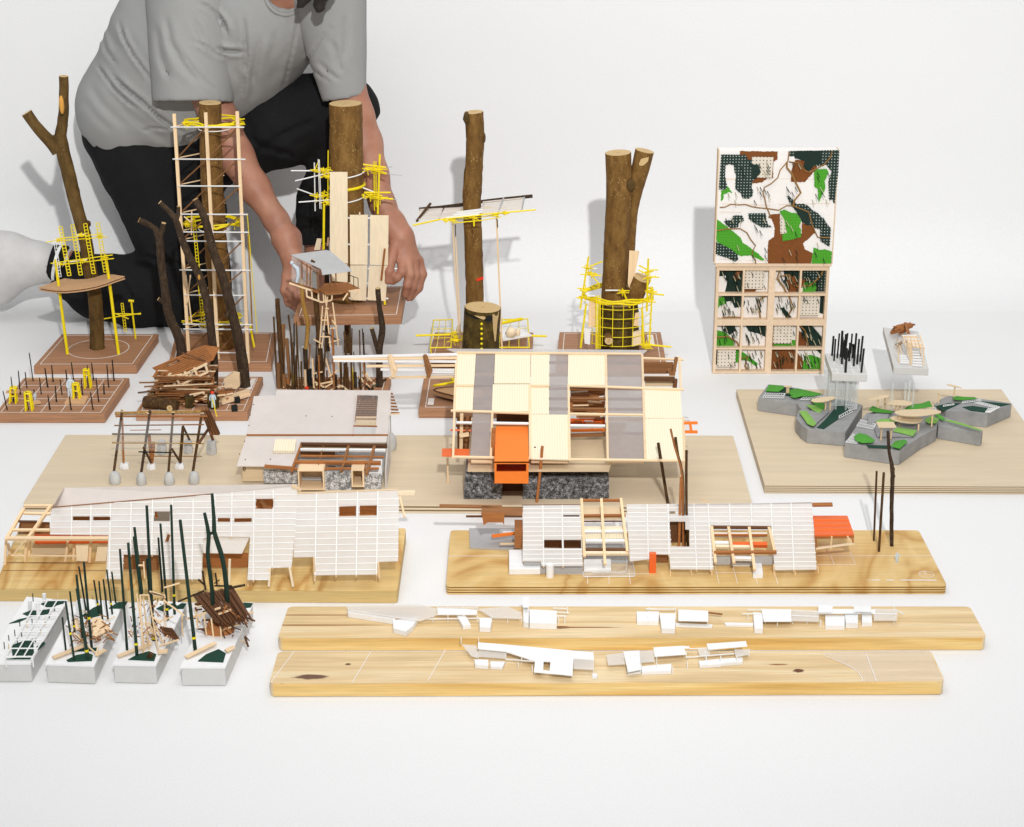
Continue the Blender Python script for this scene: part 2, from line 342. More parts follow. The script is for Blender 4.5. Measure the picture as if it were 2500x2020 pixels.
def rod(P, q, a, b, rp, mat, Y, Y2=None, name='rod', n=6, sq=False, dz=0):
    Y2 = Y if Y2 is None else Y2; p1 = V(*q(*a), Y); p2 = V(*q(*b), Y2); r = rp*mpp((Y+Y2)/2, (p1.z+p2.z)/2)
    return part(name, bar(p1, p2, 2*r, 2*r) if sq else tube([p1, p2], r, n), MAT[mat] if isinstance(mat, str) else mat, P, smooth=not sq)
def post(P, q, base, top, zb, rp, mat, name='post', n=8, sq=False, lean=0.0, mid=None, jit=0.0, rt=None):
    """upright from a foot point on height zb to a head point straight above it"""
    g = G(*q(*base), zb); pts = [g]; 
    for m in (mid or []): pts.append(V(*q(*m), g.y+lean*.5))
    pts.append(V(*q(*top), g.y+lean)); r = rp*mpp(g.y); rt = r if rt is None else rt*mpp(g.y)
    rr = [r+(rt-r)*i/(len(pts)-1) for i in range(len(pts))]
    if sq: m = bar(pts[0], pts[-1], 2*r, 2*r)
    else:
        if len(pts) > 2 or jit:
            L = (pts[-1]-pts[0]).length; pts, rr = resample(pts, rr, L/9)
        m = tube(pts, rr, n, jit=jit)
    return part(name, m, MAT[mat] if isinstance(mat, str) else mat, P, smooth=not sq)
def limb(P, q, pts, Y, mat, name='trunk', n=18, jit=.03, step=.012, dY=0, cap=None, zb=None, ends=True):
    """branch: list of (x, y, half width) in zoom units"""
    s = q(1, 0)[0]-q(0, 0)[0]; W = []; R = []; m = len(pts)
    for i, (x, y, h) in enumerate(pts):
        yy = Y + dY*i/(m-1); W.append(V(*q(x, y), yy)); R.append(h*s*mpp(yy, W[-1].z))
    if zb is not None: W[0].z = zb
    w, r = resample(W, R, step)
    o = part(name, tube(w, r, n, jit=jit, seed=int(pts[0][0])), mat, P, smooth=True, origin=W[0])
    if ends:
        d = (w[-1]-w[-2]).normalized()
        part('cut_end', disc(w[-1]-d*.0003, r[-1]*.985, d, 24, .0012), MAT['ends'], o, origin=w[-1])
    return o, w, r
def ladder(P, p, q, w, rungs, mat, name='ladder', t=.0016, side=None):
    p, q = Vector(p), Vector(q); d = (q-p).normalized(); s = Vector(side) if side else Vector((1, 0, 0)); s = (s - d*s.dot(d)).normalized()*w/2
    ms = [bar(p-s, q-s, t, t), bar(p+s, q+s, t, t)]
    for i in range(rungs+1):
        c = p+(q-p)*(i/rungs); ms.append(bar(c-s, c+s, t*.9, t*.9))
    return part(name, join(*ms), MAT[mat], P)
def lashing(P, c, r, mat='yellow', n=4, th=.0014, seed=1, name='lashing', flat=.5):
    rn = random.Random(seed); ms = []; th *= .62; r *= .8
    if mat == 'yellow':
        for k in range(3):
            d = (Vector((1, rn.uniform(-.3, .3), rn.uniform(-.25, .25))) if k < 2 else Vector((rn.uniform(-.2, .2), 0, 1))).normalized()*r*(1.7 if k < 2 else 1.2); o_ = Vector((rn.uniform(-1, 1), 0, rn.uniform(-1, 1)))*r*.4; ms.append(tube([Vector(c)+o_-d, Vector(c)+o_+d], th*1.15, 5))
    for k in range(max(1, n//2)):
        a = rn.random()*6.3; tilt = rn.uniform(-.7, .7); pts = []; off = Vector((rn.uniform(-1, 1), rn.uniform(-1, 1), rn.uniform(-.6, .6)))*r*.3
        for i in range(11):
            t = 2*math.pi*i/11; rr = r*(.75+.35*rn.random())
            pts.append(Vector(c)+off+Vector((math.cos(t+a)*rr, math.sin(t+a)*rr*.8, math.sin(t)*tilt*r+rn.uniform(-.1, .1)*r)))
        ms.append(tube(pts, th, 5, closed=True))
    return part(name, join(*ms), MAT[mat], P, smooth=True)
def figure(P, base, h, mat='figure', name='figure', lean=0):
    b = Vector(base); k = h
    ms = [tube([b+Vector((-.07*k, 0, 0)), b+Vector((-.06*k, 0, .25*k)), b+Vector((-.04*k, 0, .5*k))], [.05*k, .055*k, .075*k], 7),
          tube([b+Vector((.08*k, -.04*k, 0)), b+Vector((.07*k, -.02*k, .25*k)), b+Vector((.04*k, 0, .5*k))], [.05*k, .055*k, .075*k], 7),
          tube([b+Vector((0, 0, .45*k)), b+Vector((lean*.5*k, 0, .65*k)), b+Vector((lean*k, 0, .82*k)), b+Vector((lean*k, 0, .86*k))], [.11*k, .115*k, .12*k, .04*k], 9),
          tube([b+Vector((lean*k-.12*k, 0, .8*k)), b+Vector((lean*k-.17*k, -.03*k, .62*k)), b+Vector((lean*k-.14*k, -.1*k, .48*k))], [.04*k, .036*k, .03*k], 6),
          tube([b+Vector((lean*k+.12*k, 0, .8*k)), b+Vector((lean*k+.18*k, -.03*k, .64*k)), b+Vector((lean*k+.2*k, -.12*k, .55*k))], [.04*k, .036*k, .03*k], 6),
          ellipsoid(b+Vector((lean*k*1.1, -.01*k, .93*k)), .06*k, .07*k, .08*k)]
    return part(name, join(*ms), MAT[mat], P, smooth=True)
def ply_board(P, B, th, layers, face, dark, name='board', round_=0):
    """plywood: thin plies, alternate ones set back a hair"""
    h = th/layers
    for i in range(layers):
        ins = .0 if i % 2 == 0 else .0009
        c = B.center(); L = []
        for p in B.c:
            d = Vector((c.x-p.x, c.y-p.y, 0)); L.append(Vector((p.x+ins*(1 if d.x > 0 else -1), p.y+ins*(1 if d.y > 0 else -1), B.z-th+h*i)))
        if round_: L = rounded(L, round_)
        part('ply', slab([L], (0, 0, h)), face if i % 2 == 0 else dark, P)
def rounded(L, r, n=5):
    o = []; m = len(L)
    for i in range(m):
        p = L[i]; a = (L[i-1]-p).normalized(); b = (L[(i+1) % m]-p).normalized()
        for k in range(n+1):
            t = k/n; o.append(p + a*r*(1-t)**2 + b*r*t**2)
    return o
# ================================================================ model A: forked branch with yellow ladders
q1 = Zm(0, 0, 3.472); q2 = Zm(500, 0, 3.472); q3 = Zm(0, 450, 3.472); q4 = Zm(350, 450, 3.472); q5 = Zm(650, 350, 3.472); q6 = Zm(0, 820, 6.32)
def brown_base(P, FL, FR, BR, BL, z=.02):
    B = Base(FL, FR, BR, BL, z); part('base_board', B.slab(.0195), MAT['mahog'], P, bevel=.0008); return B
P = T('tree_model', 'forked branch with yellow ladders and a curved cardboard platform on a brown board', 'model', G(237, 850), 'tree models on brown square boards')
B = brown_base(P, (82, 894), (333, 893), (387, 816), (151, 816))
part('edge_line', border(B, .05), MAT['line'], P)
YA = G(*q3(825, 1390), .02).y
cc = G(*q3(835, 1395), .0204); part('circle_line', ring_strip(cc, .0695, .0705, .0017), MAT['line'], P)
limb(P, q3, [(825, 1390, 62), (820, 1200, 60), (805, 950, 59), (760, 700, 57), (715, 430, 56), (650, 200, 55), (605, 10, 58), (548, -220, 58), (500, -420, 60), (505, -382-60, 58)][:9], YA, MAT['trunk2'], n=22, zb=.02, ends=False, jit=.05)
limb(P, q1, [(490, 1270, 58), (508, 1170, 52), (528, 1060, 45), (541, 900, 42), (540, 648, 40)], YA, MAT['trunk2'], name='branch', jit=.06)
limb(P, q1, [(492, 1290, 52), (440, 1215, 54), (370, 1145, 49), (290, 1050, 46), (226, 958, 46)], YA, MAT['trunk2'], name='branch')
part('peeled_patch', ellipsoid(V(*q1(522, 890), YA-.034), .006, .006, .021), MAT['peeled'], P, smooth=True)
part('knot', ellipsoid(V(*q3(735, 335), YA-.01), .009, .01, .008, jit=.2), MAT['stick'], P, smooth=True)
YP = YA-.045
for a, m, b in (((572, 1440), (505, 920), (470, 640)), ((1005, 1440), (930, 850), (893, 600))):
    g = G(*q3(*a), .02); part('yellow_post', tube([g, V(*q3(*m), g.y), V(*q3(*b), g.y)], .0036, 8), MAT['yellow'], P, smooth=True)
    YP = g.y
pa = V(*q3(500, 860), YP); pb = V(*q3(930, 800), YP); ex = (pb-pa).normalized(); pn = ex.cross(Vector((0, 1, .03)).normalized()).normalized()
if pn.z < 0: pn = -pn
top_e = [(325, 875), (400, 850), (480, 818), (550, 798), (640, 808), (740, 803), (820, 785), (880, 765), (960, 766), (1055, 780)]
fr_e = [(980, 805), (900, 835), (810, 862), (720, 880), (630, 892), (550, 899), (470, 897), (400, 888)]
L = [PL(*q3(*p), pa, pn) for p in top_e+fr_e]
part('platform', slab([L], -pn*.0022), MAT['card'], P); part('platform_underside', slab([[p-pn*.0052 for p in L]], -pn*.0022), MAT['card'], P)
ms = [box(PL(*q3(x, y), pa, pn)-pn*.0037+Vector((0, .004, 0)), .008, .004, .003) for x, y in ((520, 898), (700, 880), (900, 833), (400, 886))]
for m in ms: part('spacer', m, MAT['walnut'], P)
for a, b in (((512, 360), (588, 775)), ((615, 345), (685, 770)), ((722, 335), (795, 758)), ((828, 330), (895, 745))):
    ladder(P, V(*q3(*a), YP-.012), V(*q3(*b), YP-.012), .0078, 16, 'yellow', t=.0017)
ladder(P, V(*q3(462, 460), YP-.012), V(*q3(510, 785), YP-.012), .005, 12, 'white_plastic', t=.0012)
for a, b, m in (((470, 465), (870, 420), 'yellow'), ((390, 490), (910, 447), 'yellow'), ((430, 672), (955, 600), 'yellow'), ((470, 690), (965, 630), 'yellow'), ((650, 435), (740, 418), 'white_plastic'), ((590, 660), (740, 640), 'white_plastic')):
    rod(P, q3, a, b, 1.3, m, YP-.007, name='tie_rod')
for x, y in ((490, 475), (850, 440), (510, 680), (885, 630), (690, 430), (700, 650)): lashing(P, V(*q3(x, y), YP-.008), .006, seed=x)
gh = G(*q3(1150, 1310), .02); yh = gh.y
rod(P, q3, (1150, 1310), (1112, 990), 2.2, 'yellow', yh, name='yellow_post'); rod(P, q3, (1090, 988), (1135, 992), 3.2, 'yellow', yh, name='post_cap')
ladder(P, V(*q3(1035, 1010), yh), V(*q3(1064, 1250), yh), .0052, 10, 'yellow', t=.0014)
for a, b in (((880, 1142), (1090, 1108)), ((950, 1098), (1195, 1102)), ((985, 1100), (1090, 1142)), ((1060, 1115), (1195, 1095))): rod(P, q3, a, b, 1.5, 'yellow', yh-.004, name='tie_rod')
# ================================================================ model B: pegs and stools
P = T('peg_model', 'brown square board with thin dark pegs, four yellow stools and white grid lines', 'model', G(130, 980), 'tree models on brown square boards')
B = brown_base(P, (-14, 1012), (255, 1012), (316, 923), (58.5, 923)); gridlines(P, B, 5, .045, .0013)
pegs = [(45,850,112,1145),(168,632,213,1025),(282,540,315,912),(388,560,415,810),(450,265,512,700),(400,860,440,1145),(520,830,540,950),(608,645,638,905),(692,500,738,800),(795,450,822,712),(738,910,772,1140),(852,770,872,1020),(928,670,957,910),(1015,530,1040,760),(1100,410,1138,700),(1068,930,1100,1145),(1252,655,1275,910),(1345,455,1360,800),(1412,415,1445,690),(1480,650,1525,1025),(1395,870,1437,1145),(1600,740,1608,905),(1648,445,1678,800),(1730,372,1762,700),(1155,775,1178,985)]
for i, (a, b, c, d) in enumerate(pegs): post(P, q6, (c, d), (a, b), .02, random.uniform(1.3, 2.2), 'black_stick', 'peg', 6, jit=.18, rt=random.uniform(1.0, 1.5))
def stool(cx, top, lx, rx, bot, mid):
    g = G(*q6((lx+rx)/2, bot), .02); y0 = g.y; m = mpp(y0)/6.32
    tl = V(*q6(cx, top), y0); R = (rx-lx)/2*m*.85
    S_ = part('stool', tube([tl+Vector((math.cos(t)*R, math.sin(t)*R, 0)) for t in [k*math.pi/6 for k in range(12)]], .0019, 6, closed=True), MAT['yellow'], P, smooth=True)
    for sx in (-1, 1):
        for sy in (-1, 1):
            t = tl+Vector((sx*R*.75, sy*R*.75, 0)); b = Vector((g.x+sx*R*1.0, y0+sy*R*1.0, .0202)); part('stool_leg', tube([t, b], .0021, 6), MAT['yellow'], S_, smooth=True)
    mz = V(*q6(cx, mid), y0).z; c2 = Vector((g.x, y0, mz)); part('stool_ring', tube([c2+Vector((math.cos(t)*R*1.0, math.sin(t)*R*1.0, 0)) for t in [k*math.pi/6 for k in range(12)]], .0016, 6, closed=True), MAT['yellow'], S_, smooth=True)
stool(205, 800, 150, 265, 1035, 920); stool(425, 880, 400, 515, 1150, 990); stool(1165, 745, 1135, 1250, 985, 840); stool(1330, 525, 1310, 1415, 800, 600)
part('stool_table', box(V(*q6(200, 865), G(*q6(205, 1035), .02).y), .028, .012, .003), MAT['card'], P)
part('plank', box(G(*q6(555, 1030), .024), .018, .02, .002, .5), MAT['card'], P)
c = [G(*q6(*p), .0235) for p in ((990, 1045), (1310, 1045), (1365, 925), (1060, 925))]; part('raised_deck', slab([c], (0, 0, -.0032)), MAT['card'], P)
part('back_strip', slab([[G(*q6(*p), .0206) for p in ((370, 680), (945, 680), (965, 655), (400, 655))]], (0, 0, .0012)), MAT['card'], P)
gf = G(*q6(1085, 940), .0235); figure(P, gf, .046, lean=.06); figure(P, G(*q6(545, 1000), .025), .018)
# ================================================================ model C: trunk inside a tall stick tower
P = T('tower_model', 'tall balsa stick tower with white rungs around a thin trunk', 'model', G(535, 880), 'tree models on brown square boards')
B = brown_base(P, (411, 888), (662, 888), (676, 812), (430, 812)); part('edge_line', border(B, .05), MAT['line'], P)
YT = 4.245
limb(P, q4, [(695, 1385, 95), (668, 1050, 95), (640, 800, 95), (618, 560, 96), (600, 280, 96), (583, 0, 94), (572, -380, 92), (565, -690, 94)], YT, MAT['trunk'], n=24, zb=.02, jit=.045)
posts = [((385, 1410), (262, -596)), ((635, 1480), (529, -606)), ((890, 1515), (796, -616))]
PB = [G(*q4(*a), .02) for a, b in posts]; PT = [V(*q4(*b), PB[i].y) for i, (a, b) in enumerate(posts)]
for i in range(3): part('corner_post', bar(PB[i], PT[i], .0072, .0072), MAT['balsa'], P)
back = Vector((PB[1].x+.012, 4.315, .02)); part('corner_post', bar(back, back+Vector((-.02, 0, .5)), .0072), MAT['balsa'], P)
def onpost(i, yq): # point on post i at photo height yq (zoom units)
    (bx, by), (tx, ty) = posts[i]; t = (by-yq)/(by-ty); return PB[i].lerp(PT[i], t)
lv = [-492, -230, -8, 228, 378, 455, 702, 918, 1172, 1215, 1420]
for k, yq in enumerate(lv):
    a, b, c = onpost(0, yq), onpost(1, yq), onpost(2, yq); ext = .012 if k in (0, 1, 3, 4, 6, 8, 9) else .0
    o = Vector((0, -.0048, 0))
    part('rung', tube([a+o-(b-a).normalized()*ext, b+o], .0016, 6), MAT['white_plastic'], P, smooth=True)
    part('rung', tube([b+o, c+o+(c-b).normalized()*ext*1.3], .0016, 6), MAT['white_plastic'], P, smooth=True)
    part('rung', tube([a+Vector((0, .006, 0)), back+Vector((0, 0, a.z-.02))], .0014, 6), MAT['balsa'], P, smooth=True)
dg = [-492, -230, -8, 228, 455, 702, 918, 1172, 1420]
for a, b in zip(dg[:-1], dg[1:]):
    o = Vector((0, .005, 0))
    part('brace', bar(onpost(1, a)+o, onpost(0, b)+o, .0028), MAT['walnutz'], P); part('brace', bar(onpost(2, a)+o, onpost(1, b)+o, .0028), MAT['walnutz'], P)
for yq in (-520, 330, 1150):
    cz = V(*q4(600, yq), YT).z; cx = V(*q4(600, yq), YT).x; ms = []
    for k in range(3):
        rn = random.Random(k+yq); ms.append(tube([Vector((cx+math.cos(t)*(.062+rn.uniform(-.006, .006)), YT+math.sin(t)*.045, cz+rn.uniform(-.004, .004)+.003*k)) for t in [i*math.pi/9 for i in range(18)]], .0018, 6, closed=True))
    part('yellow_hoop', join(*ms), MAT['yellow'], P, smooth=True)
    part('white_hoop', tube([Vector((cx+math.cos(t)*.036, YT+math.sin(t)*.036, cz-.012)) for t in [i*math.pi/10 for i in range(20)]], .0012, 6, closed=True), MAT['white_plastic'], P, smooth=True)
    for sx in (-.056, .052): lashing(P, (cx+sx, YT-.02, cz+.002), .011, seed=int(yq+sx*999), n=5)
ladder(P, V(*q4(428, 300), 4.19), V(*q4(510, 1225), 4.19), .006, 34, 'yellow', t=.0014)
rod(P, q4, (880, 250), (965, 1262), 1.2, 'yellow', 4.17, name='yellow_rod'); rod(P, q4, (888, 420), (930, 1380), 2.2, 'tan_stick', 4.18, name='tie_rod'); rod(P, q4, (905, 1200), (940, 1380), 2.6, 'yellow', 4.165, name='yellow_rod')
for a, b in (((410, 230), (408, 430)), ((360, 770), (410, 1180)), ((400, 770), (370, 1010)), ((345, 275), (400, 320))): rod(P, q4, a, b, 1.8, 'balsa', 4.2, name='tie_rod')
# ================================================================ model F: thick trunk held by the person
P = T('plank_tree_model', 'thick trunk with pale plank wall and yellow lashings, held up by the person', 'model', (V(847, 760, 4.2).x, 4.2, .12), 'tree models on brown square boards')
ZF = .142
B = brown_base(P, (716, 776), (980, 772), (993, 699), (742, 702), ZF); part('edge_line', border(B, .05), MAT['line'], P)
YF = 4.225
limb(P, q5, [(690, 1400, 144), (688, 1000, 144), (683, 500, 143), (678, 100, 142), (676, -200, 140), (672, -335, 140)], YF, MAT['trunk'], n=32, zb=ZF, jit=.03)
YK = YF-.052
def plank5(pts, name='plank', Y=YK, t=.0035, mat='pale'): return part(name, slab([[V(*q5(*p), Y) for p in pts]], (0, t, 0)), MAT[mat], P)
plank5([(540, 245), (688, 247), (692, 1020), (540, 1010)], Y=YK-.004); plank5([(708, 610), (861, 610), (858, 1030), (711, 1030)]); plank5([(882, 612), (1037, 615), (1032, 1034), (878, 1030)])
plank5([(712, 1037), (856, 1037), (846, 1335), (714, 1330)]); plank5([(872, 1040), (1030, 1040), (1012, 1338), (858, 1330)])
plank5([(542, 1020), (688, 1024), (690, 1180), (560, 1170)], Y=YK-.002)
for y, x0, x1 in ((635, 690, 1035), (858, 690, 900), (1063, 860, 1130), (1188, 660, 1042), (1315, 700, 1035)): rod(P, q5, (x0, y), (x1, y+2), 2.4, 'white_plastic', YK+.008, name='batten')
def band(z, r, th, mat, tilt=0, name='tie'): 
    c = V(*q5(683, z), YF); return part(name, tube([Vector((c.x+math.cos(t)*r, YF+math.sin(t)*r, c.z+math.cos(t)*tilt)) for t in [i*math.pi/14 for i in range(28)]], th, 6, closed=True), MAT[mat], P, smooth=True)
band(262, .0395, .0014, 'white_plastic', .006); band(362, .0395, .0034, 'yellow', .003); band(470, .0395, .0014, 'white_plastic', .006)
for a, b, r, m, Y in (((408, 165), (415, 575), 1.6, 'white_plastic', YF-.02), ((440, 135), (455, 555), 1.0, 'white_plastic', YF-.035), ((450, 140), (466, 558), 1.0, 'white_plastic', YF-.035), ((525, 60), (522, 500), 1.4, 'yellow', YF-.03), ((490, 515), (487, 900), 3.0, 'yellow', YF-.04),
  ((210, 233), (540, 235), 1.7, 'white_plastic', YF-.02), ((245, 320), (540, 250), 1.7, 'white_plastic', YF-.03), ((258, 385), (480, 465), 1.5, 'white_plastic', YF-.02), ((275, 500), (540, 480), 1.7, 'white_plastic', YF-.03),
  ((963, 95), (945, 602), 2.6, 'yellow', YF-.035), ((913, 155), (917, 570), 1.6, 'yellow', YF-.02), ((930, 155), (932, 540), 1.6, 'yellow', YF-.02), ((820, 180), (1015, 205), 2.0, 'yellow', YF-.03), ((1015, 205), (1072, 200), 1.0, 'grey', YF-.03), ((840, 215), (1020, 262), 2.0, 'yellow', YF-.03), ((1010, 258), (1150, 275), .8, 'grey', YF-.03),
  ((820, 378), (960, 432), 1.8, 'white_plastic', YF-.02), ((830, 418), (1055, 418), 2.2, 'yellow', YF-.03), ((840, 452), (1075, 474), 2.2, 'yellow', YF-.03), ((1070, 474), (1110, 482), .8, 'grey', YF-.03), ((820, 430), (826, 465), 2.2, 'yellow', YF-.03),
  ((1005, 1338), (1006, 1368), 2.8, 'yellow', YK), ((792, 585), (792, 612), 2.0, 'pale', YK), ((410, 230), (450, 140), 1.4, 'yellow', YF-.03), ((500, 290), (552, 300), 2, 'yellow', YF-.035), ((490, 490), (555, 520), 2, 'yellow', YF-.035)):
    rod(P, q5, a, b, r, m, Y, name='yellow_rod' if m == 'yellow' else 'tie_rod')
for x, y in ((440, 235), (500, 235), (520, 280), (440, 450), (500, 440), (520, 495), (870, 215), (930, 230), (960, 235), (880, 440), (930, 450), (960, 470)): lashing(P, V(*q5(x, y), YF-.03), .012, seed=x+y, n=4, th=.0016)
rod(P, q5, (1005, 895), (975, 1160), 3.0, 'rust', YK-.006, name='brown_stick'); rod(P, q5, (527, 800), (520, 870), 2.5, 'card', YF-.02, name='tie_rod')
plank5([(430, 810), (470, 812), (455, 905), (405, 905)], Y=YF+.03)
# ================================================================ model D: collapsed cabin under three bare branches
q7 = Zm(240, 950, 5.655); q8 = Zm(560, 900, 4.884)
P = T('cabin_model', 'collapsed brown cabin on stacked slats under bare branches, on a gridded brown board', 'model', G(490, 970), 'tree models on brown square boards')
B = brown_base(P, (331, 1007), (604, 1007), (642, 920), (387, 920)); gridlines(P, B, 6, .045, .0013)
part('white_strip', slab([[B(.9, .62, .0006), B(.945, .62, .0006), B(.945, .93, .0006), B(.9, .93, .0006)]], (0, 0, .0006)), MAT['line'], P)
Yd = G(447, 925, .02).y-.004
limb(P, q3, [(1545, 1645, 44), (1540, 1420, 44), (1510, 1280, 42), (1440, 1130, 40), (1412, 1000, 38), (1392, 850, 34), (1366, 650, 34), (1348, 455, 34), (1315, 375, 24), (1180, 305, 24)], Yd, MAT['darkstick'], name='branch', n=12, zb=.02, jit=.1)
limb(P, q3, [(1350, 450, 26), (1375, 390, 24), (1388, 330, 20)], Yd, MAT['darkstick'], name='branch', n=10)
limb(P, q3, [(1405, 1010, 24), (1370, 990, 20), (1343, 972, 18)], Yd, MAT['darkstick'], name='branch', n=10)
Yd2 = G(524, 948, .02).y
limb(P, q4, [(605, 1725, 30), (600, 1500, 34), (575, 1250, 36), (540, 1000, 36), (470, 770, 34), (400, 640, 33), (322, 450, 30), (265, 285, 26), (140, 155, 20)], Yd2, MAT['darkstick'], name='branch', n=12, zb=.02, jit=.08)
limb(P, q4, [(280, 310, 18), (295, 260, 18), (299, 190, 15)], Yd2, MAT['darkstick'], name='branch', n=10)
part('peeled_patch', ellipsoid(V(*q4(472, 790), Yd2-.009), .003, .002, .006), MAT['peeled'], P, smooth=True)
Yd3 = G(598, 945, .02).y
limb(P, q4, [(862, 1720, 46), (840, 1500, 46), (790, 1250, 44), (730, 1000, 42), (660, 750, 40), (590, 560, 38), (520, 290, 34), (440, 130, 26)], Yd3, MAT['darkstick'], name='branch', n=12, zb=.02, jit=.08)
limb(P, q4, [(706, 1130, 14), (714, 1090, 20), (722, 1075, 14)], Yd3-.012, MAT['darkstick'], name='branch_stub', n=8, ends=False)
# cabin: roof sheet, window holes, frame wall
Yc = 3.92
rp = [V(*q4(75, 1555), Yc), V(*q4(205, 1640), Yc-.045), V(*q4(600, 1475), Yc-.02), V(*q4(505, 1370), Yc+.05)]
rn_ = (rp[1]-rp[0]).cross(rp[2]-rp[0]).normalized(); rn_ = rn_ if rn_.z > 0 else -rn_
def onroof(x, y): return PL(*q4(x, y), rp[0], rn_)
ro = [onroof(*p) for p in ((75, 1555), (205, 1640), (590, 1485), (640, 1380), (520, 1365))]
holes = [[onroof(*p) for p in h] for h in (((170, 1535), (215, 1545), (325, 1500), (285, 1482)), ((455, 1470), (485, 1480), (530, 1458), (500, 1445)))]
R_ = part('cabin_roof', slab([ro]+holes, -rn_*.003), MAT['rust'], P)
for t in range(1, 9):
    a = ro[0].lerp(ro[1], t/9); b = ro[4].lerp(ro[2], t/9); part('roof_board', bar(a+rn_*.0008, b+rn_*.0008, .0012, .0008, up=rn_), MAT['walnut'], R_)
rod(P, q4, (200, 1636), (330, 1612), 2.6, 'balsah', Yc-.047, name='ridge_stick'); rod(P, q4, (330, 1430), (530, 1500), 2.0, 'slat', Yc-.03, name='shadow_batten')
fy = Yc-.05
for a, b in (((285, 1645), (540, 1520)), ((310, 1702), (548, 1590)), ((285, 1645), (310, 1702)), ((350, 1590), (385, 1650)), ((432, 1555), (455, 1620)), ((525, 1525), (545, 1590)), ((330, 1620), (380, 1600)), ((400, 1590), (440, 1575)), ((235, 1720), (330, 1702))):
    rod(P, q4, a, b, 2.6, 'balsah', fy, fy, name='frame_stick', sq=True)
part('cabin_wall', slab([[V(*q4(*p), fy+.03) for p in ((295, 1640), (540, 1515), (548, 1590), (315, 1695))]], (0, .002, 0)), MAT['slat'], P)
rn = random.Random(5)
for lv_ in range(7):   # pallets under the cabin
    cz_ = .0225+lv_*.0092; c_ = Vector((V(452+rn.uniform(-5, 9), 955, 3.9).x, 3.9+rn.uniform(-.008, .008), cz_)); a_ = rn.uniform(-.1, .16); ux = Vector((math.cos(a_), math.sin(a_), rn.uniform(-.05, .05))); uy = Vector((-math.sin(a_), math.cos(a_), 0)); Lx = rn.uniform(.05, .062)
    PLT = part('pallet', join(*[bar(c_-ux*Lx+uy*t, c_+ux*Lx+uy*t, .006, .003) for t in (-.035, 0, .035)]), MAT['walnut'], P)
    for j in range(9): t = -Lx+2*Lx*j/8; part('slat', bar(c_+ux*t-uy*.036+Vector((0, 0, .0032)), c_+ux*t+uy*.036+Vector((0, 0, .0032)), .0062, .0018), MAT[rn.choice(['rust', 'balsah', 'walnut', 'rust'])], PLT)
    for j in range(3): t = -.038+.038*j; part('slat', bar(c_-ux*Lx*rn.uniform(.9, 1.12)+uy*t+Vector((0, 0, .005)), c_+ux*Lx*rn.uniform(.9, 1.1)+uy*t+Vector((0, 0, .005)), .0045, .0015), MAT[rn.choice(['rust', 'balsah', 'walnut'])], PLT)
for i in range(9):   # stack of slats under the roof
    z = .022+i*.006; x0 = V(352+i*.12, 960, 3.92).x + rn.uniform(-.006, .02); y0 = 3.87+rn.uniform(-.03, .03)
    a = rn.uniform(-.25, .35); L = rn.uniform(.05, .125); w = rn.uniform(.0025, .005); d = Vector((math.cos(a), math.sin(a), rn.uniform(-.06, .08)))*L
    part('slat', bar(Vector((x0, y0, z)), Vector((x0, y0, z))+d, w, .0022), MAT[rn.choice(['walnut', 'rust', 'walnut', 'balsah', 'slat'])], P)
for i in range(46):
    y0 = 3.86+rn.uniform(-.02, .04); x0 = V(470, 960, 3.9).x+rn.uniform(-.02, .05); a = rn.uniform(-1.3, 1.3); L = rn.uniform(.03, .06); z = .023+rn.random()*.03
    part('slat', bar((x0, y0, z), (x0+math.cos(a)*L, y0+math.sin(a)*L*.5, z+rn.uniform(0, .01)), .004, .002), MAT[rn.choice(['walnut', 'balsah', 'rust'])], P)
for a, b, m in (((780, 10), (1200, 205), 'walnut'), ((800, -30), (1190, 130), 'walnut'), ((870, -10), (1240, 110), 'rust'), ((1350, 170), (1560, 90), 'balsah'), ((1330, 60), (1540, -10), 'walnut')):
    p1, p2 = G(*q7(*a), .034), G(*q7(*b), .024); part('slat', bar(p1, p2, .006, .003), MAT[m], P)
a, b = G(*q7(640, 180), .033), G(*q7(1090, 235), .031); lg = part('log', tube([a, a.lerp(b, .5)+Vector((0, 0, .002)), b], .0125, 12, jit=.08), MAT['stick'], P, smooth=True)
for x, y in ((985, 265), (745, 85)):
    c = G(*q7(x, y), .03); st = part('log', tube([c+Vector((0, .02, 0)), c], .0065, 10), MAT['stick'], P, smooth=True); part('cut_end', disc(c, .0062, (0, -1, .1), 14), MAT['ends'], st, origin=c)
for x, y, r, h, m in ((1265, 250, .0105, .026, 'mossy'), (1590, 255, .0125, .03, 'mossy')):
    c = G(*q7(x, y), .02); st = part('stump', tube([c, c+Vector((0, 0, h))], [r, r*.95], 14, jit=.05), MAT[m], P, smooth=True); part('cut_end', disc(c+Vector((0, 0, h)), r*.94, (0, 0, 1), 16), MAT['darkstick'], st)
c = G(*q7(1590, 255), .05); figure(P, c, .034, lean=-.02); part('yellow_strap', bar(c+Vector((.008, -.012, -.016)), c+Vector((.0, -.008, .022)), .0018), MAT['yellow'], P); part('red_helmet', ellipsoid(c+Vector((.0, -.003, .034)), .004, .004, .003), MAT['red'], P, smooth=True)
a, b = G(*q7(1690, 190), .026), G(*q7(2080, 70), .03); part('plank', bar(a, b, .013, .006), MAT['balsah'], P); part('plank', bar(a+Vector((0, .004, .006)), b+Vector((0, .006, .006)), .011, .005), MAT['balsah'], P)
for x, y in ((1915, 150), (1880, 265)): part('black_block', box(G(*q7(x, y), .026), .012, .012, .012, .3), MAT['black_dowel'], P)
wp = [V(*q4(*p), 3.925) for p in ((680, 1655), (760, 1600), (812, 1610), (818, 1710), (790, 1736), (690, 1733))]; part('offcut', slab([wp], (0, .012, 0)), MAT['balsah'], P)
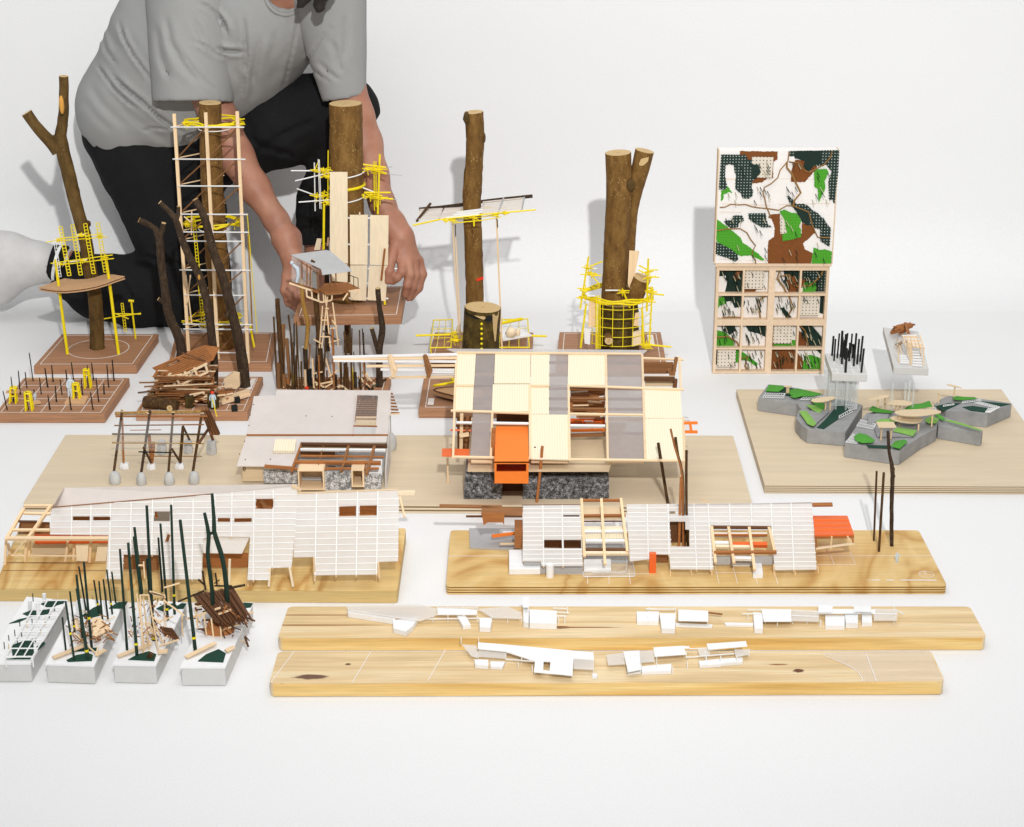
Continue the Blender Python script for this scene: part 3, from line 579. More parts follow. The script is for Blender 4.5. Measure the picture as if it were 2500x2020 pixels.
# ================================================================ model E: tree house on poles
P = T('treehouse_model', 'tree house model with grey roof and deck on thin poles, on a brown board', 'model', G(815, 960), 'tree models on brown square boards')
B = brown_base(P, (664, 1010), (930, 1010), (955, 921), (698, 921)); gridlines(P, B, 5, .05, .0013)
zb = .02
def zy(px, py): return G(px, py, zb).y
post(P, q4, (1185, 1725), (1135, 972), zb, 7, 'stick', 'pole', 10, jit=.05, rt=5.6); post(P, q4, (1135, 1720), (1105, 1125), zb, 2.4, 'stick', 'pole', 7); post(P, q4, (1302, 1720), (1230, 1110), zb, 2.4, 'stick', 'pole', 7)
post(P, q4, (1180, 1690), (1185, 1190), zb, 5, 'walnutz', 'board', sq=True); post(P, q4, (1245, 1715), (1215, 1310), zb, 4, 'walnutz', 'board', sq=True)
post(P, q4, (1385, 1720), (1372, 1390), zb, 6, 'darkstick', 'pole', 9, jit=.06)
Ye = G(*q4(1385, 1720), zb).y
limb(P, q4, [(1378, 1395, 18), (1395, 1180, 19), (1360, 1040, 18), (1335, 795, 17)], Ye-.008, MAT['tan_stick'], name='pole', n=10, jit=.05)
post(P, q4, (1520, 1720), (1450, 740), zb, 6.6, 'stick', 'pole', 10, mid=[(1490, 1300), (1468, 1050)], jit=.05)
post(P, q5, (692, 1770), (660, 955), zb, 9, 'stick', 'pole', 12, mid=[(682, 1260)], jit=.05, rt=6)
post(P, q5, (520, 1760), (510, 860), zb, 6, 'darkstick', 'pole', 10, jit=.05)
Ye6 = zy(927, 944)
limb(P, q5, [(962, 2050, 30), (962, 1760, 26), (985, 1570, 28), (960, 1400, 22), (945, 1230, 22)], Ye6, MAT['darkstick'], name='pole', n=11, zb=zb, jit=.1); limb(P, q5, [(955, 1790, 20), (925, 1680, 20), (893, 1568, 18)], Ye6, MAT['darkstick'], name='pole', n=10)
post(P, q8, (1690, 150), (1590, 215), zb, 4, 'stick', 'brace'); lashing(P, G(*q8(1730, 200), .035), .009, 'gfelt', 3, seed=4)
# balsa stair tower
Yt = Ye-.02
for a, b in (((1010, 232), (990, -120)), ((1130, 222), (1075, -120)), ((1250, 232), (1150, -120)), ((1362, 230), (1290, -120))): post(P, q8, a, b, zb, 1.9, 'balsa', 'tower_leg', sq=True)
for a, b in (((450, 1736), (478, 1380)), ((543, 1730), (500, 1265)), ((612, 1720), (563, 1350)), ((470, 1736), (520, 1300))): rod(P, q5, a, b, 1.5, 'balsa', Yt, name='tower_leg', sq=True)
for a, b in (((455, 1640), (545, 1640)), ((470, 1500), (520, 1500)), ((540, 1570), (590, 1565)), ((480, 1590), (600, 1670)), ((400, 1660), (470, 1700)), ((530, 1690), (620, 1665)), ((500, 1400), (530, 1402)), ((560, 1500), (600, 1560))): rod(P, q5, a, b, 1.3, 'balsa' if a[0] != 480 else 'stick', Yt-.004, name='tower_rung', sq=True)
for a, b in (((1020, 160), (1130, 225)), ((1030, 195), (1250, 150)), ((1140, 225), (1250, 160)), ((1190, 95), (1290, 20)), ((1010, 60), (1110, 40))): rod(P, q8, a, b, 1.6, 'balsa', Yt-.01, name='tower_rung', sq=True)
# decks, roof
def deck(q, pts, zpx, Yref, name, mat, th=.003):
    p0 = V(*q(*zpx), Yref); n = Vector((0, .0, 1)); L = [PL(*q(*p), p0, n) for p in pts]; return part(name, slab([L], (0, 0, -th)), MAT[mat], P), p0.z
Dk, zd = deck(q5, [(440, 1240), (500, 1187), (690, 1178), (805, 1236), (640, 1262), (500, 1272)], (650, 1225), Ye+.01, 'deck', 'rust')
deck(q5, [(190, 1180), (330, 1175), (455, 1240), (440, 1268)], (330, 1220), Ye+.01, 'deck', 'rust', .002)
for a, b in (((195, 1185), (445, 1268)), ((340, 1240), (345, 1300)), ((345, 1300), (470, 1348)), ((470, 1348), (555, 1330)), ((385, 1250), (390, 1310)), ((440, 1265), (445, 1340)), ((485, 1275), (490, 1340)), ((800, 1236), (740, 1320)), ((510, 1285), (650, 1270)), ((650, 1330), (690, 1270)), ((640, 1265), (800, 1240)), ((555, 1330), (560, 1275))): rod(P, q5, a, b, 1.9, 'balsah', Ye-.012, name='deck_beam', sq=True)
part('deck_wall', slab([[V(*q5(*p), Ye+.02) for p in ((510, 1275), (690, 1268), (640, 1335), (520, 1330))]], (0, .002, 0)), MAT['walnut'], P)
Yr = Ye+.01
ra = [V(*q5(205, 945), Yr-.02), V(*q5(465, 1066), Yr-.045), V(*q5(700, 1050), Yr-.03), V(*q5(510, 905), Yr+.03)]
n1 = (ra[1]-ra[0]).cross(ra[2]-ra[0]).normalized(); n1 = n1 if n1.z > 0 else -n1
part('roof_sheet', slab([[PL(*q5(*p), ra[0], n1) for p in ((205, 945), (465, 1066), (705, 1052), (545, 915), (510, 905))]], -n1*.0015), MAT['grey'], P)
e1, e2 = PL(*q5(465, 1066), ra[0], n1), PL(*q5(705, 1052), ra[0], n1); part('roof_flap', slab([[e1, e2, V(*q5(728, 1086), e2.y-.012), V(*q5(475, 1118), e1.y-.012)]], (0, .0012, -.0005)), MAT['grey'], P)
rod(P, q5, (208, 950), (470, 1115), 1.3, 'walnut', Yr-.02, Yr-.05, name='roof_edge')
for a, b in (((300, 1000), (303, 1145)), ((345, 1025), (345, 1200)), ((430, 1075), (440, 1240)), ((375, 1045), (372, 1210)), ((545, 1110), (548, 1190)), ((590, 1105), (592, 1185))): rod(P, q5, a, b, 1.5, 'walnutz', Ye-.02, name='wall_post', sq=True)
part('clear_wall', slab([[V(*q5(*p), Ye-.018) for p in ((215, 950), (445, 1075), (440, 1240), (215, 1170))]], (0, .001, 0)), MAT['clear'], P)
for a, b in (((695, 1115), (778, 1145)), ((778, 1145), (780, 1240)), ((700, 1118), (690, 1180)), ((740, 1130), (742, 1215))): rod(P, q5, a, b, .9, 'black_dowel', Ye-.01, name='railing')
rod(P, q5, (380, 992), (412, 1012), 3, 'stick', Yr-.03, name='branch_stub')
ff = [V(*q5(*p), Ye-.024) for p in ((225, 1030), (262, 1060), (272, 1110), (258, 1180))]; part('figure', join(tube(ff, [.003, .0046, .0042, .003], 8), ellipsoid(ff[0]+Vector((-.002, 0, .004)), .0038, .0038, .0045)), MAT['figure'], P, smooth=True)
post(P, q8, (1475, 240), (1463, -10), zb, 1.8, 'yellow', 'yellow_post'); rod(P, q8, (1450, 40), (1480, 38), 1.5, 'yellow', zy(861, 948), name='tie_rod'); post(P, q8, (780, 235), (745, 30), zb, 2.6, 'yellow', 'yellow_post')
part('orange_cap', ellipsoid(G(*q8(925, 232), .024), .006, .006, .003), MAT['red'], P, smooth=True); figure(P, G(*q8(1520, 225), .02), .022)
rn = random.Random(9)
for x, w, h, m in ((585, 5.5, 300, 'walnutz'), (655, 6, 170, 'walnutz'), (700, 4, 120, 'rust'), (905, 3.4, 220, 'balsa'), (955, 6, 230, 'black_dowel'), (1095, 4.2, 300, 'stick'), (1270, 3.4, 160, 'darkstick'), (1330, 3, 330, 'stick'), (1400, 5, 250, 'walnutz'), (1500, 4.4, 190, 'darkstick'), (1560, 3.4, 110, 'stick'), (860, 2.4, 320, 'stick'), (1165, 2.2, 210, 'slat')): post(P, q8, (x+6, 236), (x-4, 236-h), zb, w, m, 'pole', 8, jit=.06)
for i in range(26):
    xa = rn.uniform(690, 905); h_ = rn.uniform(60, 175); post(P, lambda x, y: (x, y), (xa, rn.uniform(938, 975)), (xa+rn.uniform(-10, 6), 955-h_), zb, rn.uniform(1.2, 2.8), rn.choice(['stick', 'darkstick', 'walnutz', 'stick', 'rust']), 'pole', 7, jit=.08)
for i in range(40):
    c = G(rn.uniform(690, 930), rn.uniform(935, 985), .022); a = rn.random()*3; part('scrap', bar(c, c+Vector((math.cos(a)*.03, math.sin(a)*.02, rn.random()*.03)), .004), MAT[rn.choice(['stick', 'walnut', 'darkstick', 'balsah'])], P)
# ================================================================ model G: straight trunk with a slatted shelf roof
qg = Zm(980, 220, 3.472); qh = Zm(1000, 650, 4.96)
P = T('shelf_tree_model', 'straight trunk with a slatted white canopy and an orange mark, on a brown board', 'model', G(1165, 850), 'tree models on brown square boards')
B = brown_base(P, (1041, 893), (1296, 893), (1302, 812), (1062, 812)); part('edge_line', border(B, .05), MAT['line'], P)
YG = 4.26
limb(P, qg, [(626, 2150, 74), (622, 1736, 75), (614, 1400, 76), (602, 1100, 76), (600, 860, 80), (618, 600, 76), (626, 400, 76), (614, 188, 79)], YG, MAT['trunk'], n=26, zb=.02, jit=.05)
part('orange_mark', slab([[V(*qg(*p), YG-.0215+(0 if i else 0)) for i, p in enumerate(((634, 1606), (660, 1596), (696, 1586), (697, 1602), (668, 1616), (640, 1622)))]], (0, .004, 0)), MAT['red'], P)
part('knot', ellipsoid(V(*qg(552, 235), YG-.012), .008, .012, .014, jit=.1), MAT['trunk2'], P, smooth=True); part('knot', ellipsoid(V(*qg(700, 405), YG), .004, .01, .012), MAT['trunk2'], P, smooth=True)
Yf_, Yb_ = YG-.075, YG+.03
fr = lambda x, y: V(*qg(x, y), Yf_); bk = lambda x, y: V(*qg(x, y), Yb_)
part('ridge_branch', tube(*resample([bk(150, 1012), bk(420, 985), bk(700, 945), bk(900, 922), bk(1112, 900)], [.0042]*5, .02), 9, jit=.12), MAT['darkstick'], P, smooth=True)
cross = [((245, 965), (132, 1110), 3.6, 'stick'), ((362, 1000), (318, 1100), 2.2, 'darkstick'), ((512, 1005), (470, 1090), 2.2, 'pale'), ((712, 948), (655, 1062), 2.8, 'grey'), ((866, 918), (822, 1042), 2.6, 'grey'), ((1042, 908), (1018, 1020), 2.4, 'grey')]
for a, b, r, m in cross: rod(P, qg, a, b, r, m, Yb_, Yf_, name='cross_stick')
for i in range(7):
    t = .06+i*.145
    for (x0, y0), (x1, y1) in ((((155, 1015)), (512, 1000)), (((690, 950)), (1040, 915))):
        (fx0, fy0), (fx1, fy1) = ((140, 1112), (475, 1085)) if x0 < 400 else ((655, 1060), (1018, 1020))
        a = bk(x0, y0).lerp(fr(fx0, fy0), t); b = bk(x1, y1).lerp(fr(fx1, fy1), t); part('canopy_slat', bar(a+Vector((0, 0, .002)), b+Vector((0, 0, .002)), .0085, .0012), MAT['offwhite'], P)
for a, b in (((470, 1040), (690, 1012)), ((440, 1060), (690, 1030)), ((380, 1085), (660, 1050))): rod(P, qg, a, b, 2.2, 'white_plastic', Yf_-.004, name='canopy_slat', sq=True)
for a, b, r in (((97, 1148), (325, 1098), 2.2), ((325, 1098), (690, 1060), 1.6), ((660, 1058), (1138, 1016), 2.0), ((440, 1128), (690, 1105), 1.4), ((690, 1105), (850, 1075), 1.2), ((612, 1065), (616, 1155), 2.4)): rod(P, qg, a, b, r, 'yellow', Yf_-.008, name='yellow_rod')
cz = V(*qg(620, 1090), Yf_); part('yellow_hoop', tube([Vector((cz.x+math.cos(t)*.072, YG-.03+math.sin(t)*.04, cz.z+math.cos(t)*.008)) for t in [i*math.pi/12 for i in range(24)]], .0013, 6, closed=True), MAT['yellow'], P, smooth=True)
for x, y in ((440, 1105), (800, 1065), (615, 1085), (380, 1108), (870, 1050)): lashing(P, V(*qg(x, y), Yf_-.008), .007, seed=x)
for top, bot, r in (((434, 1130), (612, 905), 1.7), ((455, 1140), (628, 870), 1.3), ((806, 1090), (1122, 800), 2.0)):
    pt = V(*qg(*top), Yf_+.01); pb = V(*qh(*bot), Yf_+.01); pb.z = .02; part('balsa_post', bar(pt, pb, 2*r*mpp(4.2), 2*r*mpp(4.2)), MAT['balsa'], P)
rod(P, qg, (458, 1140), (460, 1240), 1.2, 'mossy', Yf_, name='tie_rod'); rod(P, qg, (812, 1095), (816, 1165), 1.4, 'mossy', Yf_, name='tie_rod')
zm = .045
def gz(x, y, z): return G(*qh(x, y), z)
for lp in (((290, 655), (520, 648), (500, 985), (250, 990)), ((1120, 648), (1430, 640), (1448, 985), (1080, 985))):
    c = [gz(x, y, zm) for x, y in lp]
    for i in range(4): part('mesh_rod', tube([c[i], c[(i+1) % 4]], .0016, 6), MAT['yellow'], P)
    for t in (.33, .66):
        part('mesh_rod', tube([c[0].lerp(c[3], t), c[1].lerp(c[2], t)], .0009, 5), MAT['yellow'], P); part('mesh_rod', tube([c[0].lerp(c[1], t), c[3].lerp(c[2], t)], .0009, 5), MAT['yellow'], P)
part('mesh_leg', tube([gz(250, 990, zm), gz(250, 990, zm)+Vector((.004, .006, -.025))], .0016, 6), MAT['yellow'], P)
for a, b, r in (((75, 842), (490, 830), .0026), ((1110, 692), (1360, 640), .0042), ((1480, 845), (1662, 850), .0026)): part('yellow_rod', tube([gz(*a, zm+.012), gz(*b, zm+.012)], r, 8), MAT['yellow'], P, smooth=True)
for x, y in ((560, 800), (580, 860), (560, 900), (600, 890)): lashing(P, gz(x, y, zm+.008), .014, seed=x+y, n=5)
part('pale_board', slab([[gz(*p, zm+.006) for p in ((1085, 760), (1300, 740), (1480, 830), (1130, 890))]], (0, 0, -.004)), MAT['white'], P)
part('wood_chip', ellipsoid(gz(1225, 800, zm+.018), .0125, .012, .012, jit=.12), MAT['pale'], P, smooth=True); part('wood_chip', ellipsoid(gz(1310, 800, zm+.014), .006, .008, .009, jit=.12), MAT['pale'], P, smooth=True)
# ================================================================ model H: stump with a bead line
P = T('stump_model', 'short dark stump with a line of yellow beads and a small boat on its board', 'model', G(1160, 985), 'tree models on brown square boards')
B = brown_base(P, (1022, 1000), (1291, 1000), (1291, 921), (1035, 921)); part('edge_line', border(B, .06), MAT['line'], P)
part('white_strip', slab([[B(.075, .12, .0006), B(.13, .12, .0006), B(.13, .32, .0006), B(.075, .32, .0006)]], (0, 0, .0006)), MAT['line'], P)
YH = 4.0
o, w, r = limb(P, qh, [(850, 1500, 222), (860, 985, 222), (872, 750, 220), (886, 500, 220)], YH, MAT['mossy'], name='stump', n=30, zb=.02, jit=.025)
def onst(x, y, out=1.0):     # point on the stump's front skin
    c = V(*qh(872, y), YH); p = V(*qh(x, y), YH); rr = .0405*out; dx = max(-rr*.98, min(rr*.98, p.x-c.x)); return Vector((c.x+dx, YH-math.sqrt(rr*rr-dx*dx), p.z))
for y in (630, 688, 748, 808, 868, 930): part('bead', ellipsoid(onst(875, y, 1.03), .003, .0025, .003), MAT['yellow'], P, smooth=True)
def patch(pts, mat, name):
    return part(name, slab([[onst(x, y, 1.035) for x, y in pts]], (0, .006, 0)), MAT[mat], P)
patch([(790, 535), (850, 540), (905, 540), (925, 560), (900, 580), (850, 560)], 'ends', 'peeled_patch'); patch([(1005, 530), (1085, 520), (1065, 640), (1045, 860), (1030, 860), (1012, 690)], 'ends', 'peeled_patch')
patch([(925, 560), (960, 535), (1000, 545), (1005, 605), (960, 612), (920, 590)], 'black_dowel', 'bark_scar'); patch([(670, 520), (700, 530), (850, 570), (800, 572), (680, 540)], 'black_dowel', 'bark_scar')
zc = .03; bc = [G(*qh(*p), zc+.006) for p in ((290, 1500), (340, 1478), (420, 1470), (560, 1465), (900, 1480), (900, 1600), (560, 1580), (420, 1545), (330, 1520))]
part('boat_hull', slab([bc], (0, 0, -.009)), MAT['card'], P); part('boat_rim', tube(bc, .0016, 5, closed=True), MAT['slat'], P)
part('yellow_rod', tube([G(*qh(290, 1452), .045), G(*qh(540, 1405), .045)], .003, 8), MAT['yellow'], P, smooth=True); part('yellow_rod', tube([G(*qh(495, 1345), .05), G(*qh(560, 1410), .045)], .003, 8), MAT['yellow'], P, smooth=True)
# ================================================================ model I: forked trunk in a yellow cage
qi = Zm(1350, 330, 3.046)
P = T('cage_tree_model', 'forked trunk rising from a stump inside a yellow wire cage, on a brown board', 'model', G(1500, 850), 'tree models on brown square boards')
B = brown_base(P, (1358, 893), (1628, 893), (1613, 811), (1366, 811)); part('edge_line', border(B, .05), MAT['line'], P)
part('white_strip', slab([[B(.86, .6, .0006), B(.92, .6, .0006), B(.92, .9, .0006), B(.86, .9, .0006)]], (0, 0, .0006)), MAT['line'], P)
YI = 4.22
limb(P, qi, [(492, 1700, 150), (490, 1560, 150), (488, 1400, 148), (490, 1240, 145)], YI, MAT['mossy'], name='stump', n=26, zb=.02)
limb(P, qi, [(450, 1235, 92), (456, 1140, 93), (468, 900, 93), (478, 700, 95), (490, 500, 97), (490, 300, 96), (484, 132, 96)], YI-.006, MAT['trunk'], n=24, jit=.02)
limb(P, qi, [(560, 1100, 40), (566, 860, 44), (582, 600, 46), (598, 480, 52), (622, 360, 62), (650, 250, 68), (682, 118, 71)], YI+.004, MAT['trunk'], name='branch', n=20, jit=.025)
part('peeled_patch', slab([[V(*qi(*p), YI-.022) for p in ((640, 215), (655, 180), (712, 165), (708, 195), (672, 228), (645, 230))]], (0, .004, 0)), MAT['ends'], P)
part('knot', ellipsoid(V(*qi(575, 372), YI-.026), .011, .006, .014, jit=.1), MAT['trunk2'], P, smooth=True)
part('balsa_wedge', slab([[V(*qi(*p), YI-.035) for p in ((568, 862), (642, 866), (610, 1040), (566, 1140), (556, 1100))]], (0, .004, 0)), MAT['balsa'], P)
a, b = V(*qi(596, 1210), YI-.02), V(*qi(662, 1062), YI-.03); lg = part('log', tube([a, b], [.024, .021], 14, jit=.04), MAT['trunk'], P, smooth=True); part('cut_end', disc(b, .0205, b-a, 20), MAT['ends'], lg, origin=b)
RX, RY = 258/3.046*mpp(YI), .07; cc = V(*qi(485, 1168), YI)
def cg(ang, z, k=1.0): return Vector((cc.x+math.cos(ang)*RX*k, YI+math.sin(ang)*RY*k, z))
for k in range(3): rn = random.Random(k); part('cage_hoop', tube([cg(i*math.pi/16, cc.z-.004*k+.002*math.sin(i*1.3+k), 1+.02*math.sin(i*.9+k*2)) for i in range(32)], .0022, 6, closed=True), MAT['yellow'], P, smooth=True)
zl = V(*qi(485, 1575), YI-.07).z
for j in range(1, 6): z = cc.z+(zl-cc.z)*j/5; part('cage_wire', tube([cg(math.pi+i*math.pi/20, z, .98) for i in range(21)], .0009, 5), MAT['yellow'], P, smooth=True)
for x in (285, 360, 435, 515, 590, 660):
    t = math.acos(max(-1, min(1, (V(*qi(x, 1170), YI).x-cc.x)/RX))); part('cage_wire', tube([cg(-t, cc.z, .98), cg(-t, zl-.002, .97)], .0009, 5), MAT['yellow'], P)
YC = YI-.06
for a, b, r, m in (((322, 1195), (322, 1590), 2.0, 'yellow'), ((336, 1195), (335, 1590), 1.6, 'yellow'), ((350, 1190), (350, 1590), 1.6, 'yellow'), ((265, 905), (203, 1292), 2.6, 'yellow'), ((246, 1262), (206, 1582), 2.8, 'yellow'), ((709, 920), (698, 1312), 2.8, 'yellow'), ((740, 1130), (714, 1580), 2.4, 'yellow'), ((662, 1290), (675, 1580), 3.0, 'yellow'),
  ((203, 1035), (275, 1042), 1.6, 'yellow'), ((178, 1140), (260, 1142), 1.6, 'yellow'), ((172, 1210), (260, 1208), 1.6, 'yellow'), ((735, 1003), (782, 1003), 1.8, 'yellow'), ((716, 1054), (792, 1059), 1.8, 'yellow'), ((735, 1180), (826, 1190), 2.2, 'yellow'), ((700, 1240), (765, 1243), 1.8, 'yellow'), ((690, 1558), (880, 1576), 2.4, 'yellow'), ((518, 1150), (572, 1285), 2.4, 'yellow'),
  ((275, 1030), (345, 1110), 1.8, 'yellow'), ((280, 975), (370, 940), 2.0, 'yellow'), ((285, 1045), (360, 1045), 2, 'yellow'), ((640, 970), (700, 1000), 2.0, 'yellow'), ((635, 1005), (700, 1030), 1.8, 'yellow'), ((285, 990), (325, 995), 1.4, 'white_plastic'), ((255, 1200), (310, 1195), 1.4, 'white_plastic'), ((390, 1155), (500, 1155), 1.6, 'white_plastic')):
    rod(P, qi, a, b, r, m, YC, name='yellow_rod' if m == 'yellow' else 'tie_rod')
for x, y in ((265, 985), (280, 1030), (235, 1150), (230, 1205), (705, 1020), (715, 1060), (720, 1160), (710, 1230), (520, 1165), (690, 1560), (700, 1575)): lashing(P, V(*qi(x, y), YC), .010, seed=x*3+y, n=4, th=.0016)
for pts, m in ((((270, 1240), (320, 1240), (318, 1430), (262, 1430)), 'balsa'), (((230, 1440), (280, 1440), (275, 1560), (235, 1550)), 'white'), (((590, 1470), (660, 1450), (660, 1560), (585, 1575)), 'pale'), (((610, 1330), (640, 1320), (635, 1420), (600, 1420)), 'balsa')): part('offcut', slab([[V(*qi(*p), YC+.012) for p in pts]], (0, .006, 0)), MAT[m], P)
c = V(*qi(415, 1530), YI-.085); lg = part('log', tube([c+Vector((0, .03, 0)), c], .0095, 14), MAT['trunk'], P, smooth=True); part('cut_end', disc(c, .0092, (0, -1, .1), 18), MAT['ends'], lg, origin=c)
# ================================================================ the two upright map panels
def dotted(name, col, dot, k=135, r=.2):
    m, nt, b = base_nodes(name); N = nt.nodes.new; L = nt.links.new
    tc = N('ShaderNodeTexCoord'); sp = N('ShaderNodeSeparateXYZ'); L(tc.outputs['Object'], sp.inputs[0]); fr = []
    for ax in (0, 2):
        mu = N('ShaderNodeMath'); mu.operation = 'MULTIPLY'; mu.inputs[1].default_value = k; L(sp.outputs[ax], mu.inputs[0])
        f = N('ShaderNodeMath'); f.operation = 'FRACT'; L(mu.outputs[0], f.inputs[0]); s = N('ShaderNodeMath'); s.operation = 'SUBTRACT'; s.inputs[1].default_value = .5; L(f.outputs[0], s.inputs[0]); fr.append(s)
    cb = N('ShaderNodeCombineXYZ'); L(fr[0].outputs[0], cb.inputs[0]); L(fr[1].outputs[0], cb.inputs[1]); ln = N('ShaderNodeVectorMath'); ln.operation = 'LENGTH'; L(cb.outputs[0], ln.inputs[0])
    lt = N('ShaderNodeMath'); lt.operation = 'LESS_THAN'; lt.inputs[1].default_value = r; L(ln.outputs['Value'], lt.inputs[0])
    mx = N('ShaderNodeMixRGB'); mx.inputs[1].default_value = col; mx.inputs[2].default_value = dot; L(lt.outputs[0], mx.inputs[0]); L(mx.outputs[0], b.inputs['Base Color']); b.inputs['Roughness'].default_value = .85
    return m
PM = dict(dk=dotted('perforated_dark_green', C(28, 48, 40), C(190, 202, 194), 154, .16), dks=M('dark_green_card', C(28, 48, 40), .85, .08, 120, bump=.05), gr=dotted('perforated_green', C(72, 158, 32), C(40, 90, 20), 154, .13), br=M('brown_card', C(126, 74, 34), .9, .12, 260, bump=.1, rnd=.03),
          pf=dotted('perforated_pale_tile', C(222, 212, 196), C(60, 52, 44), 130, .16), wh=M('panel_white', C(240, 236, 232), .85, .03, 120, bump=.03, rnd=.01), path=M('path_strip', C(150, 112, 62), .8, .1, 120, bump=0), pinl=M('pale_pin', C(200, 190, 160), .6, .1, 90, bump=0), fr=M('panel_frame', C(226, 200, 170), .75, .08, 60, (2, 2, 2), bump=.08, rnd=.04))
qp = Zm(1700, 340, 5.426); qr = Zm(1700, 630, 5.655); YPn = 4.113
P = T('map_panel', 'upper upright square panel with dark green, bright green and brown map shapes', 'panel', V(1890, 645, YPn), 'upright map panels')
def vq(q, pts, Y): return [V(*q(x, y), Y) for x, y in pts]
tl, br_ = V(*qp(300, 150), YPn), V(*qp(1795, 1645), YPn)
x0, x1 = V(*qp(250, 1645), YPn).x, V(*qp(1790, 1645), YPn).x; z0 = V(*qp(0, 1645), YPn).z; z1 = V(*qp(1000, 148), YPn).z
part('panel_board', box(((x0+x1)/2, YPn+.014, (z0+z1)/2), x1-x0, .028, z1-z0), PM['wh'], P, bevel=.0006)
for s in (0, 1): part('side_strip', box((x0-.0012 if s == 0 else x1+.0012, YPn+.013, (z0+z1)/2), .0022, .03, z1-z0+.001), PM['fr'], P)
part('bottom_strip', box(((x0+x1)/2, YPn+.012, z0-.0035), x1-x0, .032, .0065), PM['fr'], P)
def pan(q, pts, mat, lay, Y=YPn, name='map_shape', th=.0011, par=None, rough=0): 
    rj = random.Random(int(pts[0][0]*3+pts[0][1])); o = []; am = {'dk': 13, 'dks': 8, 'gr': 9, 'br': 9}.get(mat, 0)
    for i, (x, y) in enumerate(pts):
        x2, y2 = pts[(i+1) % len(pts)]; L_ = math.hypot(x2-x, y2-y); k_ = max(1, int(L_/17)) if am else 1
        for j in range(k_):
            t = j/k_; d_ = (rj.uniform(-1, 1) if mat != 'dk' else (1 if j % 2 else -1)*.6)*am*.55 if j else 0; o.append((x+(x2-x)*t-(y2-y)/L_*d_, y+(y2-y)*t+(x2-x)/L_*d_))
    L = vq(q, o, Y-.0012*lay); return part(name, slab([L], (0, th, 0)), PM[mat], par or P)
for mt, ly, pts in (('br', 1, [(580,160),(1080,165),(1075,270),(1020,300),(1020,515),(940,515),(870,575),(740,590),(735,520),(670,500),(670,260),(575,210)]),
  ('dk', 2, [(330,205),(660,210),(680,270),(740,280),(745,330),(820,335),(855,440),(840,490),(740,560),(735,640),(755,700),(740,760),(690,790),(610,785),(590,720),(545,690),(515,660),(520,530),(525,480),(505,440),(500,350),(450,332),(390,345),(380,480),(395,560),(410,640),(390,670),(300,665),(315,430)]),
  ('pf', 3, [(738,235),(1022,240),(1000,518),(740,505)]), ('dks', 4, [(700,290),(745,335),(820,338),(855,445),(800,510),(740,520),(735,400)]),
  ('gr', 1, [(330,680),(390,670),(415,620),(480,715),(440,700),(365,730),(355,800),(325,825)]),
  ('br', 1, [(1260,430),(1300,280),(1440,280),(1600,350),(1590,400),(1480,520),(1440,570),(1290,565),(1250,560)]),
  ('dk', 2, [(1230,160),(1895,145),(1880,450),(1830,870),(1800,800),(1760,820),(1750,560),(1790,430),(1720,340),(1660,360),(1560,350),(1500,430),(1430,380),(1440,290),(1230,225)]),
  ('dks', 3, [(1300,158),(1660,152),(1640,330),(1560,345),(1490,430),(1420,370),(1440,290),(1300,250)]), ('wh', 3, [(1222,232),(1300,236),(1305,300),(1222,295)]),
  ('gr', 3, [(1560,440),(1600,400),(1730,395),(1755,440),(1700,560),(1710,640),(1690,700),(1660,760),(1620,840),(1610,660),(1565,630)]),
  ('dk', 2, [(1195,755),(1225,750),(1330,860),(1430,860),(1490,890),(1540,940),(1620,990),(1785,1185),(1765,1430),(1640,1350),(1640,1200),(1560,1170),(1500,1140),(1470,1140),(1400,1100),(1340,990),(1250,860)]),
  ('dks', 3, [(1300,890),(1380,900),(1500,990),(1510,1100),(1460,1140),(1400,1090),(1340,990)]),
  ('br', 1, [(950,1040),(980,1000),(1110,990),(1110,1260),(1400,1250),(1400,1100),(1560,1170),(1580,1230),(1500,1310),(1410,1380),(1440,1460),(1540,1510),(1520,1655),(950,1650),(945,1480),(960,1340),(1030,1300),(1040,1180),(1000,1060)]),
  ('pf', 2, [(1118,1015),(1390,1020),(1385,1255),(1113,1255)]), ('gr', 3, [(1105,960),(1160,935),(1250,975),(1330,985),(1390,1080),(1360,1160),(1390,1200),(1385,1300),(1150,1355),(1135,1270),(1200,1240),(1170,1080)]),
  ('gr', 1, [(265,1060),(330,1100),(470,1210),(590,1310),(610,1370),(720,1440),(900,1590),(885,1615),(780,1570),(700,1540),(600,1555),(480,1490),(265,1360)]),
  ('dk', 2, [(262,1365),(330,1390),(480,1470),(550,1540),(555,1600),(520,1625),(420,1580),(255,1525)]),
  ('dk', 2, [(365,1090),(420,1075),(470,1070),(490,1015),(560,1010),(615,1020),(635,1085),(570,1110),(550,1170),(450,1180),(390,1130)]),
  ('dk', 2, [(690,985),(920,985),(930,1060),(950,1130),(1010,1170),(970,1170),(860,1170),(790,1120),(720,1085),(690,1040)]),
  ('gr', 2, [(1555,1440),(1640,1470),(1710,1460),(1795,1490),(1785,1650),(1522,1655)])):
    pan(qp, pts, mt, ly)
